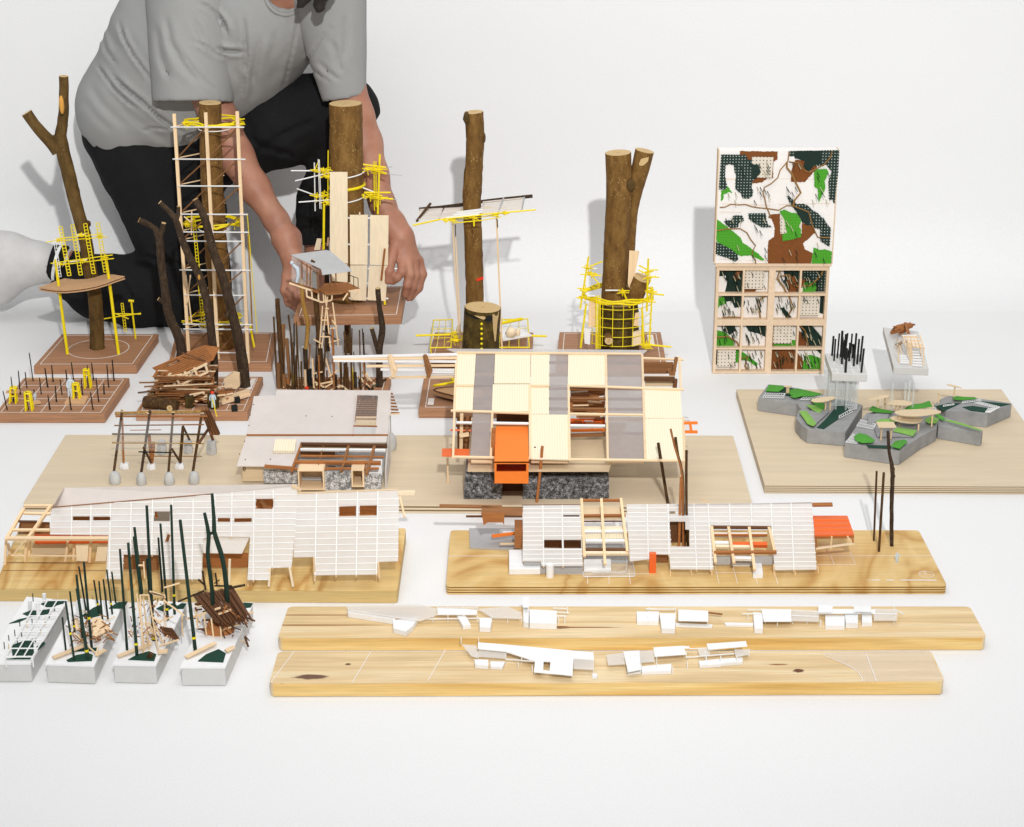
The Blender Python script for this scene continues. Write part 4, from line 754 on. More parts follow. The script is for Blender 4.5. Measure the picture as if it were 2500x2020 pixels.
for i, pts in enumerate(([(310,905),(380,900),(460,862),(560,870),(650,865),(740,895),(830,910),(950,920),(1090,942),(1200,880),(1280,885),(1400,930),(1490,970),(1515,1060),(1540,1150),(1580,1240),(1610,1300),(1680,1305),(1770,1305)], [(1230,160),(1215,290),(1110,410),(1080,510),(990,590),(900,640),(885,720),(910,800),(930,900),(960,960),(980,1040)], [(1200,300),(1200,380),(1260,450),(1310,560),(1385,710),(1300,810),(1285,880)], [(1230,300),(1370,320),(1430,420),(1500,440),(1570,405),(1700,330),(1780,240),(1800,160)], [(270,1215),(400,1190),(580,1185),(670,1240),(720,1330),(785,1410),(740,1490),(745,1560),(785,1600),(785,1650)])):
    part('path_strip', tube([p for p in vq(qp, pts, YPn-.0058)], .0013 if i != 2 else .002, 4), PM['path'], P)
for pts in ([(340,525),(1000,520)], [(330,855),(985,875)], [(1100,525),(1560,530)], [(1090,865),(1770,850)], [(300,965),(600,970)], [(300,1590),(600,1610)], [(650,1605),(950,1615)], [(310,540),(990,535)]): part('score_line', bar(*vq(qp, pts, YPn-.0004), .0006), PM['fr'], P)
rn = random.Random(3)
pins = [(520,310),(600,380),(610,440),(930,290),(945,330),(940,380),(930,410),(830,330),(900,420),(805,630),(845,635),(840,700),(905,670),(940,690),(950,740),(515,705),(510,805),(420,710),(765,810),(1195,630),(1210,660),(1265,700),(1310,630),(1580,730),(1535,800),(1715,800),(1350,330),(1270,310),(1640,640),(1660,700),(1600,440),(1740,450),(390,1050),(460,1045),(580,1060),(760,1060),(890,1050),(770,1140),(790,1170),(840,1210),(1190,1080),(1250,1150),(1310,1230),(1540,1050),(1680,1110),(1680,1040),(1600,1370),(540,1410),(390,1460),(480,1550),(740,1530),(905,1440),(905,1540),(1230,1470),(1320,1470),(1140,1570),(1320,1560),(1570,1500),(1680,1580),(1600,500),(1220,770)]
for x, y in pins:
    p = V(*qp(x, y), YPn-.004); part('pin', tube([p, p+Vector((rn.uniform(.001, .004), -.022, -.006))], .0008, 5), MAT['green_stick'] if rn.random() < .65 else PM['pinl'], P)
# lower panel
P = T('grid_panel', 'lower upright square panel with a wooden grid of sixteen boxes of pins', 'panel', V(1872, 912, YPn+.01), 'upright map panels')
X0, X1 = V(*qr(225, 1600), YPn).x, V(*qr(1755, 1600), YPn).x; Z1 = z0-.0085; Z0 = .0006
def uv(u, v, Y): return Vector((X0+(X1-X0)*u, Y, Z1+(Z0-Z1)*v))
def rect(u0, u1, v0, v1, Y, th, mat, name, par=P):
    a, b = uv(u0, v1, Y), uv(u1, v0, Y); return part(name, box(((a.x+b.x)/2, Y+th/2, (a.z+b.z)/2), b.x-a.x, th, b.z-a.z), mat, par)
rect(0, 1, 0, 1, YPn+.018, .012, PM['wh'], 'back_board')
VB = [(0, .025), (.235, .252), (.467, .524), (.74, .757), (.975, 1)]; HB = [(0, .034), (.248, .268), (.49, .546), (.757, .772), (.98, 1)]
for a, b in VB: rect(a, b, 0, 1, YPn-.0003, .0185, PM['fr'], 'grid_bar')
for a, b in HB: rect(.0005, .9995, a+.0005, b-.0005, YPn+.0007, .0172, PM['fr'], 'grid_bar')
YB = YPn+.0178
uC = [(.025, .235), (.252, .467), (.524, .74), (.757, .975)]; vC = [(.034, .248), (.268, .49), (.546, .757), (.772, .98)]
def cell(r, c, pts, mat, lay=1, th=.001):
    (u0, u1), (v0, v1) = uC[c], vC[r]; L = [uv(u0+(u1-u0)*x, v0+(v1-v0)*y, YB-.0011*lay) for x, y in pts]; return part('map_shape', slab([L], (0, th, 0)), PM[mat], P)
F_ = [(0, 0), (1, 0), (1, 1), (0, 1)]
cell(0,0,F_,'dks'); cell(0,0,[(.0,.35),(.3,.3),(.38,.6),(.3,1),(0,1)],'wh',2); cell(0,0,[(.8,.05),(.95,.1),(.8,.5),(.6,.4)],'br',2)
cell(0,1,[(0,.6),(.6,.8),(.5,1),(0,1)],'br'); cell(0,2,[(.35,0),(1,0),(1,1),(.6,1),(.45,.6)],'dks'); cell(0,2,[(.5,.4),(.8,.3),(1,.8),(.9,1),(.6,1)],'br',2); cell(0,3,F_,'dk'); cell(0,3,[(0,.4),(.2,.5),(.1,.8),(0,.9)],'br',2); cell(0,3,[(.15,.6),(.6,.55),(.7,.8),(.6,1),(.1,1)],'gr',2); cell(0,3,[(0,.85),(.12,.8),(.1,1),(0,1)],'wh',2)
cell(1,0,[(.2,0),(1,0),(1,.55),(.75,.6),(.6,.3),(.3,.35)],'dks'); cell(1,0,[(0,.2),(.25,.1),(.4,.4),(.1,.5),(0,.7)],'gr',2); cell(1,1,[(0,.2),(.1,.35),(.05,.55),(0,.55)],'dks'); cell(1,2,[(.3,.6),(.45,.58),(.8,1),(.55,1)],'dks'); cell(1,3,[(.85,0),(1,0),(1,.85),(.85,.8)],'dks')
cell(2,0,[(.4,0),(.75,0),(.85,.3),(.6,.5),(.3,.3)],'dks',2); cell(2,0,[(0,.3),(.4,.4),(.7,.7),(.8,1),(0,1)],'gr'); cell(2,1,[(.1,0),(1,0),(1,.6),(.7,.45),(.3,.35)],'dks'); cell(2,2,[(0,.7),(1,.75),(1,1),(0,1)],'gr'); cell(2,2,[(0,0),(.1,0),(.1,1),(0,1)],'br',2); cell(2,3,[(0,0),(.5,0),(1,.6),(1,1),(.5,1),(.2,.4)],'dks',2); cell(2,3,[(0,.3),(.3,.5),(.4,1),(0,1)],'br')
cell(3,0,[(.82,0),(1,0),(1,.7),(.82,.7)],'gr'); cell(3,0,[(0,0),(.08,0),(.08,.8),(0,.8)],'dks'); cell(3,1,[(0,.15),(.2,.3),(.75,.75),(.7,.9),(.3,.6),(0,.6)],'gr'); cell(3,2,F_,'br'); cell(3,3,[(0,.2),(.3,.6),(.3,1),(0,1)],'br'); cell(3,3,[(.35,.4),(.6,.35),(1,.5),(1,1),(.25,1)],'gr'); cell(3,3,[(.7,0),(1,0),(1,.3)],'dks',2)
for r, c, a in ((0, 1, (.03, .02)), (1, 3, (.02, .05)), (2, 2, (.05, .03)), (3, 0, (.08, .02))): cell(r, c, [(a[0], a[1]), (a[0]+.78, a[1]), (a[0]+.78, a[1]+.82), (a[0], a[1]+.82)], 'pf', 8, .003)
for r in range(4):
    for c in range(4):
        tile = (r, c) in ((0, 1), (1, 3), (2, 2), (3, 0))
        for k in range(4 if tile else 19):
            (u0, u1), (v0, v1) = uC[c], vC[r]; p = uv(u0+(u1-u0)*rn.uniform(.12, .88), v0+(v1-v0)*rn.uniform(.08, .75), YB-(.009 if tile else .002))
            part('pin', tube([p, p+Vector((rn.uniform(.001, .0045), -(.008 if tile else .016), -.0075))], .0008, 5), MAT['green_stick'] if rn.random() < .68 else PM['pinl'], P)
for r, c, pts in ((0, 2, [(.2, 0), (.1, .4), (.4, .8), (.5, 1)]), (0, 2, [(.2, .3), (.6, .25), (.8, .7), (1, .75)]), (0, 3, [(0, .75), (.4, .7), (.8, .3), (.9, 0)]), (1, 1, [(1, 0), (.6, .3), (.7, .7), (.75, 1)]), (1, 2, [(.6, 0), (.8, .5), (.6, 1)]), (2, 0, [(0, .6), (.5, .55), (.9, .8), (1, 1)]), (2, 3, [(0, 0), (.3, .3), (.45, 1)]), (3, 1, [(0, .5), (.3, .4), (.2, .8), (.3, 1)]), (1, 0, [(.2, 1), (.5, .95), (1, .97)])):
    (u0, u1), (v0, v1) = uC[c], vC[r]; part('path_strip', tube([uv(u0+(u1-u0)*x, v0+(v1-v0)*y, YB-.006) for x, y in pts], .0019, 5), PM['path'], P, smooth=True)
rect(.16, .455, -.022, -.006, YPn-.0035, .002, PM['br'], 'map_shape'); rect(.58, .99, -.015, -.009, YPn-.0035, .002, PM['dks'], 'map_shape')
# ================================================================ concrete islands on the right hand plywood
q9 = Zm(1780, 770, 2.985)
ply_face = M('pale_plywood', C(216, 198, 170), .7, .07, 12, (.35, 3.2, 3.2), bump=.05, rnd=.0, detail=8); ply_dark = M('ply_glue_line', C(132, 112, 82), .8, .15, 60, X3, rnd=.05)
ZB = .0185
P = T('plywood_sheet', 'pale plywood board carrying the grey concrete islands on the right', 'board', G(2200, 1080), 'plywood base boards')
B = Base((1867, 1184), (2612, 1187), (2445, 951), (1798, 951), ZB); ply_board(P, B, ZB-.0006, 9, ply_face, ply_dark)
ZI = .049
P = T('island_model', 'model of grey concrete islands with green paper leaves and wooden parasols', 'model', G(2180, 1090, ZB))
def isl(pts, z=ZI, name='island', bottom=ZB+.0003, q=q9, mat='concrete'):
    L = [G(*q(*p), z) for p in pts]; return part(name, slab([[Vector((p.x, p.y, bottom)) for p in L]], (0, 0, z-bottom)), MAT[mat], P, bevel=.0012)
I1 = isl([(212,600),(285,503),(410,512),(600,552),(730,590),(640,640),(585,690),(540,700),(492,640)]); I2 = isl([(487,748),(502,700),(560,655),(640,628),(762,607),(880,622),(975,655),(848,852),(572,828),(525,795)], ZI+.0008)
I3 = isl([(843,932),(925,810),(1000,712),(1080,700),(1300,692),(1480,690),(1522,782),(1512,818),(1440,858),(1405,875),(1242,990)]); I4 = isl([(1524,803),(1512,745),(1545,730),(1640,768),(1850,840),(1838,856)], ZI-.001); I5 = isl([(1495,650),(1540,610),(1602,586),(1820,606),(2062,640),(1884,716),(1720,700),(1580,692)], ZI+.001)
def ontop(isle, pts, mat, dz=.0012, th=.0012, name='felt', lift=0): 
    z = ZI+.0008+dz+lift; return part(name, slab([[G(*q9(*p), z) for p in pts]], (0, 0, -th)), MAT[mat], isle)
for I, pts in ((I2, [(640,818),(700,760),(760,690),(790,618),(880,640),(905,690),(790,760),(690,828)]), (I5, [(1815,624),(2050,646),(1980,664),(1880,648)]), (I5, [(1700,668),(1780,660),(1900,678),(1868,708),(1760,694)]), (I5, [(1510,660),(1600,640),(1690,640),(1560,700)]), (I3, [(1000,945),(1180,950),(1180,972),(1020,962)]), (I1, [(300,510),(400,520),(600,560),(520,600),(270,560)])): ontop(I, pts, 'gfelt')
I3b = [(1010, 730), (1180, 690), (1150, 760), (1010, 790)]; ontop(I3, I3b, 'concrete', .004, .004, 'terrace'); ontop(I3, [(1060, 830), (1300, 830), (1330, 880), (1080, 880)], 'concrete', .0035, .003, 'terrace'); ontop(I2, [(560, 720), (680, 640), (730, 700), (620, 800)], 'concrete', .005, .004, 'terrace')
def hatch(isle, quad, n, m=2):
    z = ZI+.0036; c = [G(*q9(*p), z) for p in quad]; ms = []
    for i in range(n+1): t = i/n; ms.append(bar(c[0].lerp(c[1], t), c[3].lerp(c[2], max(0, min(1, t+.08))), .0012, .0006))
    for i in range(m+1): t = i/m; ms.append(bar(c[0].lerp(c[3], t), c[1].lerp(c[2], t), .0012, .0006))
    part('lattice', join(*ms), MAT['white'], isle)
for I, qd, n, m in ((I1, ((245,598),(395,604),(410,570),(258,566)), 9, 2), (I1, ((520,615),(700,612),(720,590),(540,590)), 9, 1), (I2, ((800,752),(900,702),(880,690),(800,735)), 6, 1), (I2, ((880,695),(930,680),(930,650),(845,650)), 6, 2), (I3, ((930,805),(1050,830),(1070,792),(955,760)), 8, 2), (I3, ((848,925),(930,935),(960,900),(900,865)), 7, 3), (I5, ((1560,665),(1640,652),(1640,645),(1560,655)), 5, 1), (I5, ((1700,640),(1840,620),(1830,612),(1700,628)), 8, 1), (I5, ((1790,640),(1960,680),(1975,668),(1820,628)), 10, 2), (I5, ((1866,708),(1900,710),(1960,676),(1885,678)), 6, 1), (I3, ((1485,675),(1515,720),(1525,715),(1500,672)), 4, 1)): hatch(I, qd, n, m)
def leaf(isle, pts, mat='leaf', lift=.003):
    rn = random.Random(int(pts[0][0])); L = [G(*q9(*p), ZI+.004+lift+rn.uniform(-.0015, .002)) for p in pts]
    c = sum(L, Vector())/len(L); v = [tuple(p) for p in L]+[tuple(c+Vector((0, 0, .003)))]+[tuple(p-Vector((0, 0, .0008))) for p in L]; n = len(L)
    f = [(i, (i+1) % n, n) for i in range(n)]+[tuple(range(2*n, n, -1))]+[(i, n+1+i, n+1+(i+1) % n, (i+1) % n) for i in range(n)]
    part('paper_leaf', (v, f), MAT[mat], isle)
for I, pts, m in ((I1, [(265,552),(292,505),(390,512),(402,528),(362,556)], 'leaf'), (I1, [(440,545),(500,532),(560,545),(680,572),(620,588),(540,590),(450,582),(436,565)], 'leaf'), (I1, [(440,590),(540,585),(480,602)], 'leaf'), (I2, [(590,612),(640,605),(700,650),(690,685),(640,670)], 'leaf'), (I2, [(560,652),(640,655),(682,690),(655,712),(610,690)], 'leaf2'), (I2, [(510,700),(560,695),(600,740),(638,790),(612,808),(570,790)], 'leaf2'),
  (I3, [(910,880),(950,857),(1000,868),(1065,910),(1040,928),(970,930),(920,910)], 'leaf'), (I3, [(1180,955),(1210,915),(1280,905),(1300,920),(1245,972)], 'leaf'), (I3, [(1195,845),(1225,815),(1370,838),(1340,880),(1260,858)], 'leaf2'), (I3, [(1070,770),(1110,755),(1240,755),(1210,780),(1090,785)], 'leaf2'), (I3, [(1015,690),(1045,660),(1100,680),(1200,700),(1180,712),(1060,705)], 'leaf'), (I3, [(1280,680),(1320,650),(1420,640),(1460,622),(1482,665),(1380,680),(1300,692)], 'leaf'), (I3, [(1420,760),(1470,735),(1530,755),(1510,785),(1450,785)], 'leaf2'), (I4, [(1500,720),(1530,720),(1580,755),(1560,765),(1520,745)], 'leaf'), (I4, [(1570,765),(1600,760),(1840,835),(1835,842),(1700,800)], 'leaf2'), (I5, [(1625,600),(1660,588),(1720,600),(1790,596),(1808,608),(1700,618),(1640,614)], 'leaf')): leaf(I, pts, m)
def parasol(isle, cx, cy, rx, ry, legs, tilt=0, sq=False, seed=1):
    rn = random.Random(seed); g = G(*q9(*legs[0]), ZI+.001); Y0 = g.y; c0 = V(*q9(cx, cy), Y0); k = mpp(Y0)/2.985; n = 4 if sq else 18
    ry3 = ry*k/.36; ex = Vector((1, 0, tilt)); L = []
    for i in range(n):
        t = 2*math.pi*i/n+(math.pi/4 if sq else 0); rr = 1.2 if sq else 1+.12*math.sin(2*t+seed)+.06*math.sin(3*t+seed*2); L.append(c0+ex*(math.cos(t)*rx*k*rr)+Vector((0, math.sin(t)*ry3*rr, 0)))
    d = part('parasol', slab([L], (0, 0, -.0012)), MAT['disc'], isle)
    for lx, ly in legs:
        b = G(*q9(lx, ly), ZI+.001); part('parasol_leg', tube([b, Vector((b.x, b.y, c0.z+tilt*(b.x-c0.x)-.0012))], .0017, 6), MAT['balsa'], d if False else isle)
for a in ((I1, 428, 516, 26, 6, [(420, 570), (432, 572)], 0), (I2, 685, 612, 88, 17, [(700, 705), (735, 690)], .1), (I3, 1090, 600, 74, 12, [(1080, 700), (1132, 690)], .25), (I3, 1240, 637, 88, 22, [(1215, 710), (1242, 712)], .0), (I3, 1370, 708, 165, 26, [(1240, 812), (1475, 812)], .0), (I3, 1300, 757, 128, 27, [(1240, 812), (1378, 842)], -.08), (I3, 1145, 797, 76, 24, [(1105, 912), (1178, 900)], 0, True), (I5, 1638, 515, 62, 7, [(1638, 612)], -.22), (I5, 1525, 566, 12, 3, [(1525, 640)], 0)): parasol(*a, seed=int(a[1]))
# ================================================================ two raised white blocks
qk = Zm(1980, 760, 6.716)
def raised(label, FL, FR, BR, BL, z, th, feet, name='raised_block'):
    P = T(name, label, 'model', Vector((G(*qk(*FL), z).x+.03, G(*qk(*FL), z).y+.05, ZI+.002)), 'white blocks on clear legs')
    L = [G(*qk(*p), z) for p in (FL, FR, BR, BL)]; part('block', slab([[p-Vector((0, 0, th)) for p in L]], (0, 0, th)), MAT['paintw'], P, bevel=.001)
    for x, y in feet:
        b = G(*q9(x, y), ZI+.003); part('clear_leg', tube([b, Vector((b.x, b.y, z-th))], .0024, 8), MAT['acr'], P)
    return P, L
P, L = raised('white block with black dowels on clear legs beside the wooden grid panel', (345, 1022), (925, 1040), (835, 712), (228, 692), .131, .0165, [(775, 685), (825, 650), (880, 640), (912, 640), (850, 690)])
pl = [G(*qk(345, 1100), .095), G(*qk(820, 1100), .095)]; y_ = L[0].y+.02
part('clear_pane', box(((L[0].x+L[1].x)/2-.006, y_, .0835), .062, .002, .062), MAT['acr'], P)
part('clear_pane', box(((L[0].x+L[1].x)/2-.006, y_+.05, .0835), .062, .002, .062), MAT['acr'], P)
for a, b, c, d in ((370,410,345,730),(402,458,378,815),(465,368,430,770),(515,325,490,752),(520,430,505,865),(575,380,560,690),(603,362,548,790),(640,520,625,820),(675,370,650,700),(745,365,700,900),(690,540,680,770),(790,460,755,870),(850,410,805,828),(868,615,825,1005),(590,610,565,1005),(655,525,600,760),(560,470,520,760),(720,540,690,770)):
    post(P, qk, (c, d), (a, b), .131, 2.1+(a % 3)*.45, 'black_dowel', 'dowel', 8)
for x, y in ((380,860),(515,905),(415,955),(535,955),(435,1000),(640,865),(660,905),(680,960),(775,910),(795,955),(700,1000),(345,950)): part('rivet', ellipsoid(G(*qk(x, y), .1312), .0022, .0022, .001), MAT['white'], P, smooth=True)
P, L = raised('white block with pale stick frames and a brown pod on clear legs', (1355, 915), (1930, 938), (1760, 330), (1182, 262), .129, .0165, [(1180, 700), (1275, 690), (1300, 690), (1335, 690), (1310, 640)], 'raised_block')
zt = .1294
a, b = G(*qk(1310, 360), zt+.012), G(*qk(1660, 250), zt+.014)
rn = random.Random(21)
for i in range(26): t = rn.uniform(.0, .75); o_ = Vector((0, rn.uniform(-.012, .012), rn.uniform(-.006, .012))); part('pod_stick', bar(a.lerp(b, t)+o_, a.lerp(b, t+rn.uniform(.2, .45))+o_*.6+Vector((0, rn.uniform(-.004, .004), rn.uniform(-.003, .003))), .0034, .0022), MAT[rn.choice(['rust', 'rust', 'walnut', 'slat'])], P)
pod = part('pod', tube(*resample([a, a.lerp(b, .3)+Vector((0, 0, .004)), a.lerp(b, .7)+Vector((0, 0, .004)), b], [.003, .009, .008, .003], .006), 9, jit=.1), MAT['rust'], P, smooth=True)
part('plank', bar(G(*qk(1548, 190), zt+.03), G(*qk(1600, 370), zt+.024), .0065, .002), MAT['rust'], P)
for i in range(4): part('step', bar(G(*qk(1462, 735+i*35), zt+.004), G(*qk(1612, 738+i*36), zt+.004), .004, .0026), MAT['white'], P)
for i in range(6): part('step', bar(G(*qk(1662, 665+i*44), zt+.004), G(*qk(1832-i*2, 668+i*45), zt+.004), .004, .0026), MAT['white'], P)
for (x, y), (tx, ty) in (((1440, 850), (1425, 600)), ((1480, 700), (1450, 560)), ((1645, 890), (1625, 520)), ((1622, 860), (1595, 500)), ((1660, 790), (1640, 480)), ((1840, 890), (1850, 600)), ((1805, 760), (1795, 560)), ((1590, 720), (1580, 470))): post(P, qk, (x, y), (tx, ty), zt, 1.1, 'balsa', 'frame_post', sq=True)
Yk = G(*qk(1640, 800), zt).y
for i in range(8): part('lattice_stick', bar(V(*qk(1490+i*28, 400+i*26), Yk+.05-i*.005), V(*qk(1740+i*18, 395+i*32), Yk+.05-i*.005), .0022), MAT['balsa' if i % 2 else 'white'], P)
for i in range(6): part('lattice_stick', bar(V(*qk(1510+i*56, 395), Yk+.05), V(*qk(1560+i*58, 600), Yk+.01), .0018), MAT['balsa'], P)
rn = random.Random(8)
for i in range(22): x, y = rn.uniform(1365, 1580), rn.uniform(470, 590); part('twig', bar(G(*qk(x, y), zt+.006+rn.random()*.012), G(*qk(x+rn.uniform(-50, 60), y+rn.uniform(-30, 40)), zt+.004+rn.random()*.014), .0014), MAT['tan_stick' if i % 3 else 'balsa'], P)
# ================================================================ pine boards with small white models
qa = Zm(640, 1440, 2.336); qb = Zm(1480, 1440, 2.2155)
ZR = .0235
EDG = planed('pine_edge', C(230, 190, 116), C(238, 206, 140), C(214, 168, 92), (.7, 4, 18), 2.0)
def pine(label, FL, FR, BR, BL, name, knots, cl, ch):
    o = G(*FL, ZR); P = T(name, label, 'board', (o.x, o.y, 0), 'planed pine boards'); B = Base(FL, FR, BR, BL, ZR)
    kn = [(G(*p, ZR).x-o.x, G(*p, ZR).y-o.y, rx, ry, c) for p, rx, ry, c in knots]
    m = planed(name+'_wood', cl, ch, mul(cl, .9), (.9, 12, 12), 2.2, kn)
    part('plank', slab([rounded([Vector((p.x, p.y, .0006)) for p in B.c], .011)], (0, 0, ZR-.0006)), m, P, bevel=.0006)
    a, b = B(.006, 0), B(.994, 0); part('edge_grain', slab([[Vector((a.x, a.y-.0006, .0014)), Vector((b.x, b.y-.0006, .0014)), Vector((b.x, b.y-.0006, ZR-.0014)), Vector((a.x, a.y-.0006, ZR-.0014))]], (0, .004, 0)), EDG, P); return P, B
dkb = C(92, 54, 36); dk2 = C(150, 100, 60)
PR, BR_ = pine('back one of two pine boards, longer to the right, with small white models', (678, 1558), (2409, 1556), (2368, 1481), (704, 1481), 'pine_board', [(qa(700, 170), .045, .0035, dk2), (qa(300, 145), .13, .0022, dk2), (qa(300, 202), .16, .003, dk2), (qa(1710, 215), .02, .006, dkb), (qa(1800, 215), .09, .003, dk2)], C(224, 194, 144), C(234, 210, 168))
PF, BF_ = pine('front one of two pine boards with dark knots, flush against the other board', (657, 1669), (2307, 1664), (2273, 1589), (679, 1591), 'pine_board', [(qa(280, 497), .034, .010, C(110, 78, 60)), (qa(110, 580), .02, .03, dkb), (qa(490, 425), .006, .004, dkb), (qb(1040, 438), .0115, .0075, C(104, 58, 32)), (qb(930, 405), .02, .003, dk2)], C(224, 195, 148), C(234, 212, 172))
for a, b in (((185, 350), (50, 530)), ((620, 355), (515, 530)), ((1045, 345), (945, 520))): part('pencil_line', strip([G(*qa(*a), ZR+.0004), G(*qa(*b), ZR+.0004)], .0012), MAT['line'], PF)
part('pencil_line', strip([G(*qb(*p), ZR+.0006) for p in ((1180, 345), (1185, 358), (1250, 385), (1320, 415), (1365, 450), (1385, 480), (1385, 496))], .0012), MAT['line'], PF); part('pencil_line', strip([G(*qb(*p), ZR+.0006) for p in ((1405, 345), (1462, 496))], .0014), MAT['line'], PF); part('pencil_line', strip([G(*qb(*p), ZR+.0006) for p in ((1180, 345), (1740, 330))], .0008), MAT['line'], PF)
part('pale_wash', slab([[G(*qb(*p), ZR+.0002) for p in ((1182, 346), (1745, 330), (1820, 488), (1388, 496), (1360, 445), (1250, 384))]], (0, 0, .0002)), M('pale_wash', C(240, 228, 208), .6, .06, 30, X3, alpha=.3, bump=0), PF)
def mini(label, loc, q, items, name='white_model'):
    P = T(name, label, 'model', G(*q(*loc), ZR), 'small white models on the pine boards')
    for it in items:
        k = it[0]
        if k in 'BFS':   # box / frosted sheet / sheet: points, top height, thickness
            mt = {'B': 'white', 'F': 'frost2', 'S': 'white'}[k]; hh = it[2]*(.66 if k == 'B' else .8); z = ZR+hh; th = it[3] if len(it) > 3 else (hh-.0004 if k == 'B' else .0008)
            loops = [[G(*q(*p), z) for p in it[1]]]+[[G(*q(*p), z) for p in h] for h in (it[4] if len(it) > 4 else [])]
            part({'B': 'volume', 'F': 'frosted_roof', 'S': 'roof'}[k], slab([[p-Vector((0, 0, th)) for p in l] for l in loops], (0, 0, th)), MAT[mt], P)
        elif k == 'R':   # rods at height
            z = ZR+it[2]*.8
            for a, b in zip(it[1][:-1], it[1][1:]): part('beam', bar(G(*q(*a), z), G(*q(*b), z), .0014), MAT['white'], P)
        elif k == 'P':
            for x, y in it[1]: b = G(*q(x, y), ZR+.0003); part('post', bar(b, b+Vector((0, 0, it[2]*.8)), .0013), MAT['white'], P)
        elif k == 'W': part('stick', bar(G(*q(*it[1][0]), ZR+it[2]), G(*q(*it[1][1]), ZR+it[2]), .003, .002), MAT['walnut'], P)
    return P
mini('long white model with frosted roof and angular volume, at left on the back pine board', (900, 190), qa, [('F', [(480, 95), (890, 82), (1000, 108), (985, 150), (900, 178), (760, 160), (490, 118)], .016), ('B', [(485, 120), (490, 130), (760, 172), (760, 163)], .014), ('B', [(745, 172), (890, 162), (862, 205), (820, 240), (748, 220)], .013), ('R', [(1000, 105), (1230, 105)], .016), ('R', [(985, 142), (1225, 142)], .014), ('R', [(910, 168), (1480, 160)], .010), ('S', [(1000, 108), (1150, 110), (1225, 115), (1225, 138), (1000, 138)], .0155), ('P', [(975, 185), (1060, 180), (1150, 180), (1230, 185), (1400, 190), (1480, 185), (1000, 130), (1060, 125), (1150, 125), (1230, 125)], .014),
  ('B', [(1110, 145), (1160, 148), (1190, 200), (1145, 205)], .012), ('B', [(1240, 160), (1312, 165), (1302, 218), (1240, 214)], .013), ('F', [(1230, 110), (1400, 96), (1480, 130), (1470, 165), (1312, 158)], .017), ('B', [(1488, 100), (1522, 100), (1520, 190), (1490, 182)], .016), ('S', [(1485, 40), (1520, 40), (1520, 100), (1488, 100)], .026), ('B', [(1525, 112), (1680, 120), (1680, 195), (1525, 190)], .016), ('R', [(1660, 105), (1745, 108)], .013), ('R', [(1680, 150), (1735, 150)], .012), ('P', [(1725, 195), (1690, 195), (1740, 140)], .016), ('R', [(1680, 128), (1752, 132)], .012)])
mini('short white model of square volumes, centre right on the back pine board', (350, 215), qb, [('B', [(165, 118), (285, 118), (283, 172), (166, 170)], .012), ('R', [(215, 104), (378, 106)], .015), ('P', [(222, 180), (375, 130), (230, 130)], .014), ('B', [(288, 128), (376, 128), (372, 212), (300, 210)], .014), ('S', [(390, 106), (552, 114), (552, 172), (390, 168)], .016), ('P', [(392, 180), (548, 186)], .014), ('B', [(375, 180), (575, 188), (572, 200), (375, 192)], .006), ('W', [(552, 124), (628, 134)], .012), ('P', [(228, 195)], .012)])
mini('long white model with several boxes, at right on the back pine board', (1100, 200), qb, [('B', [(640, 177), (795, 180), (795, 192), (645, 190)], .006), ('B', [(795, 122), (847, 126), (847, 212), (802, 210)], .014), ('S', [(840, 104), (1000, 106), (1003, 172), (852, 172)], .016), ('P', [(925, 195), (1008, 185), (1086, 185), (1156, 195), (1160, 200), (765, 165), (860, 185)], .014), ('R', [(735, 130), (840, 130)], .014), ('R', [(762, 108), (840, 108)], .014), ('F', [(1003, 112), (1150, 120), (1150, 172), (1003, 168)], .015), ('R', [(1003, 140), (1150, 146)], .0165), ('R', [(1003, 112), (1150, 120)], .0165), ('S', [(1148, 84), (1226, 86), (1222, 122), (1148, 124)], .02), ('S', [(1145, 104), (1455, 106), (1455, 126), (1145, 130)], .017), ('B', [(1185, 138), (1290, 140), (1290, 196), (1186, 194)], .012), ('B', [(1288, 104), (1362, 106), (1362, 182), (1296, 180)], .015), ('S', [(1340, 88), (1432, 90), (1432, 120), (1340, 118)], .021), ('B', [(1382, 120), (1436, 124), (1438, 178), (1384, 178)], .012), ('F', [(1445, 102), (1575, 106), (1572, 166), (1448, 166)], .015), ('P', [(1555, 185), (1555, 130)], .016), ('R', [(1555, 105), (1610, 130)], .015), ('R', [(1440, 130), (1575, 132)], .0165)])
mini('white model stepping diagonally, at left on the front pine board', (1500, 470), qa, [('F', [(1140, 312), (1222, 318), (1235, 388), (1192, 378)], .014), ('S', [(1230, 300), (1360, 310), (1890, 358), (1892, 400), (1775, 392), (1770, 488), (1550, 468), (1556, 408), (1390, 352), (1230, 336)], .016, .0014, [[(1605, 408), (1645, 410), (1638, 463), (1603, 458)]]), ('F', [(1775, 394), (1893, 402), (1893, 456), (1776, 450)], .0155), ('F', [(1240, 340), (1390, 356), (1390, 392), (1215, 380)], .012), ('B', [(1210, 396), (1290, 400), (1290, 434), (1215, 428)], .010), ('B', [(1302, 408), (1386, 410), (1370, 442), (1302, 438)], .008), ('B', [(1885, 474), (1912, 480), (1910, 498), (1882, 494)], .007), ('P', [(1390, 400), (1480, 420), (1540, 470), (1555, 485), (1768, 500), (1888, 470), (1460, 450)], .014), ('R', [(1390, 395), (1550, 410)], .013), ('R', [(1395, 358), (1475, 366)], .016), ('P', [(1235, 310), (1135, 308)], .013)])
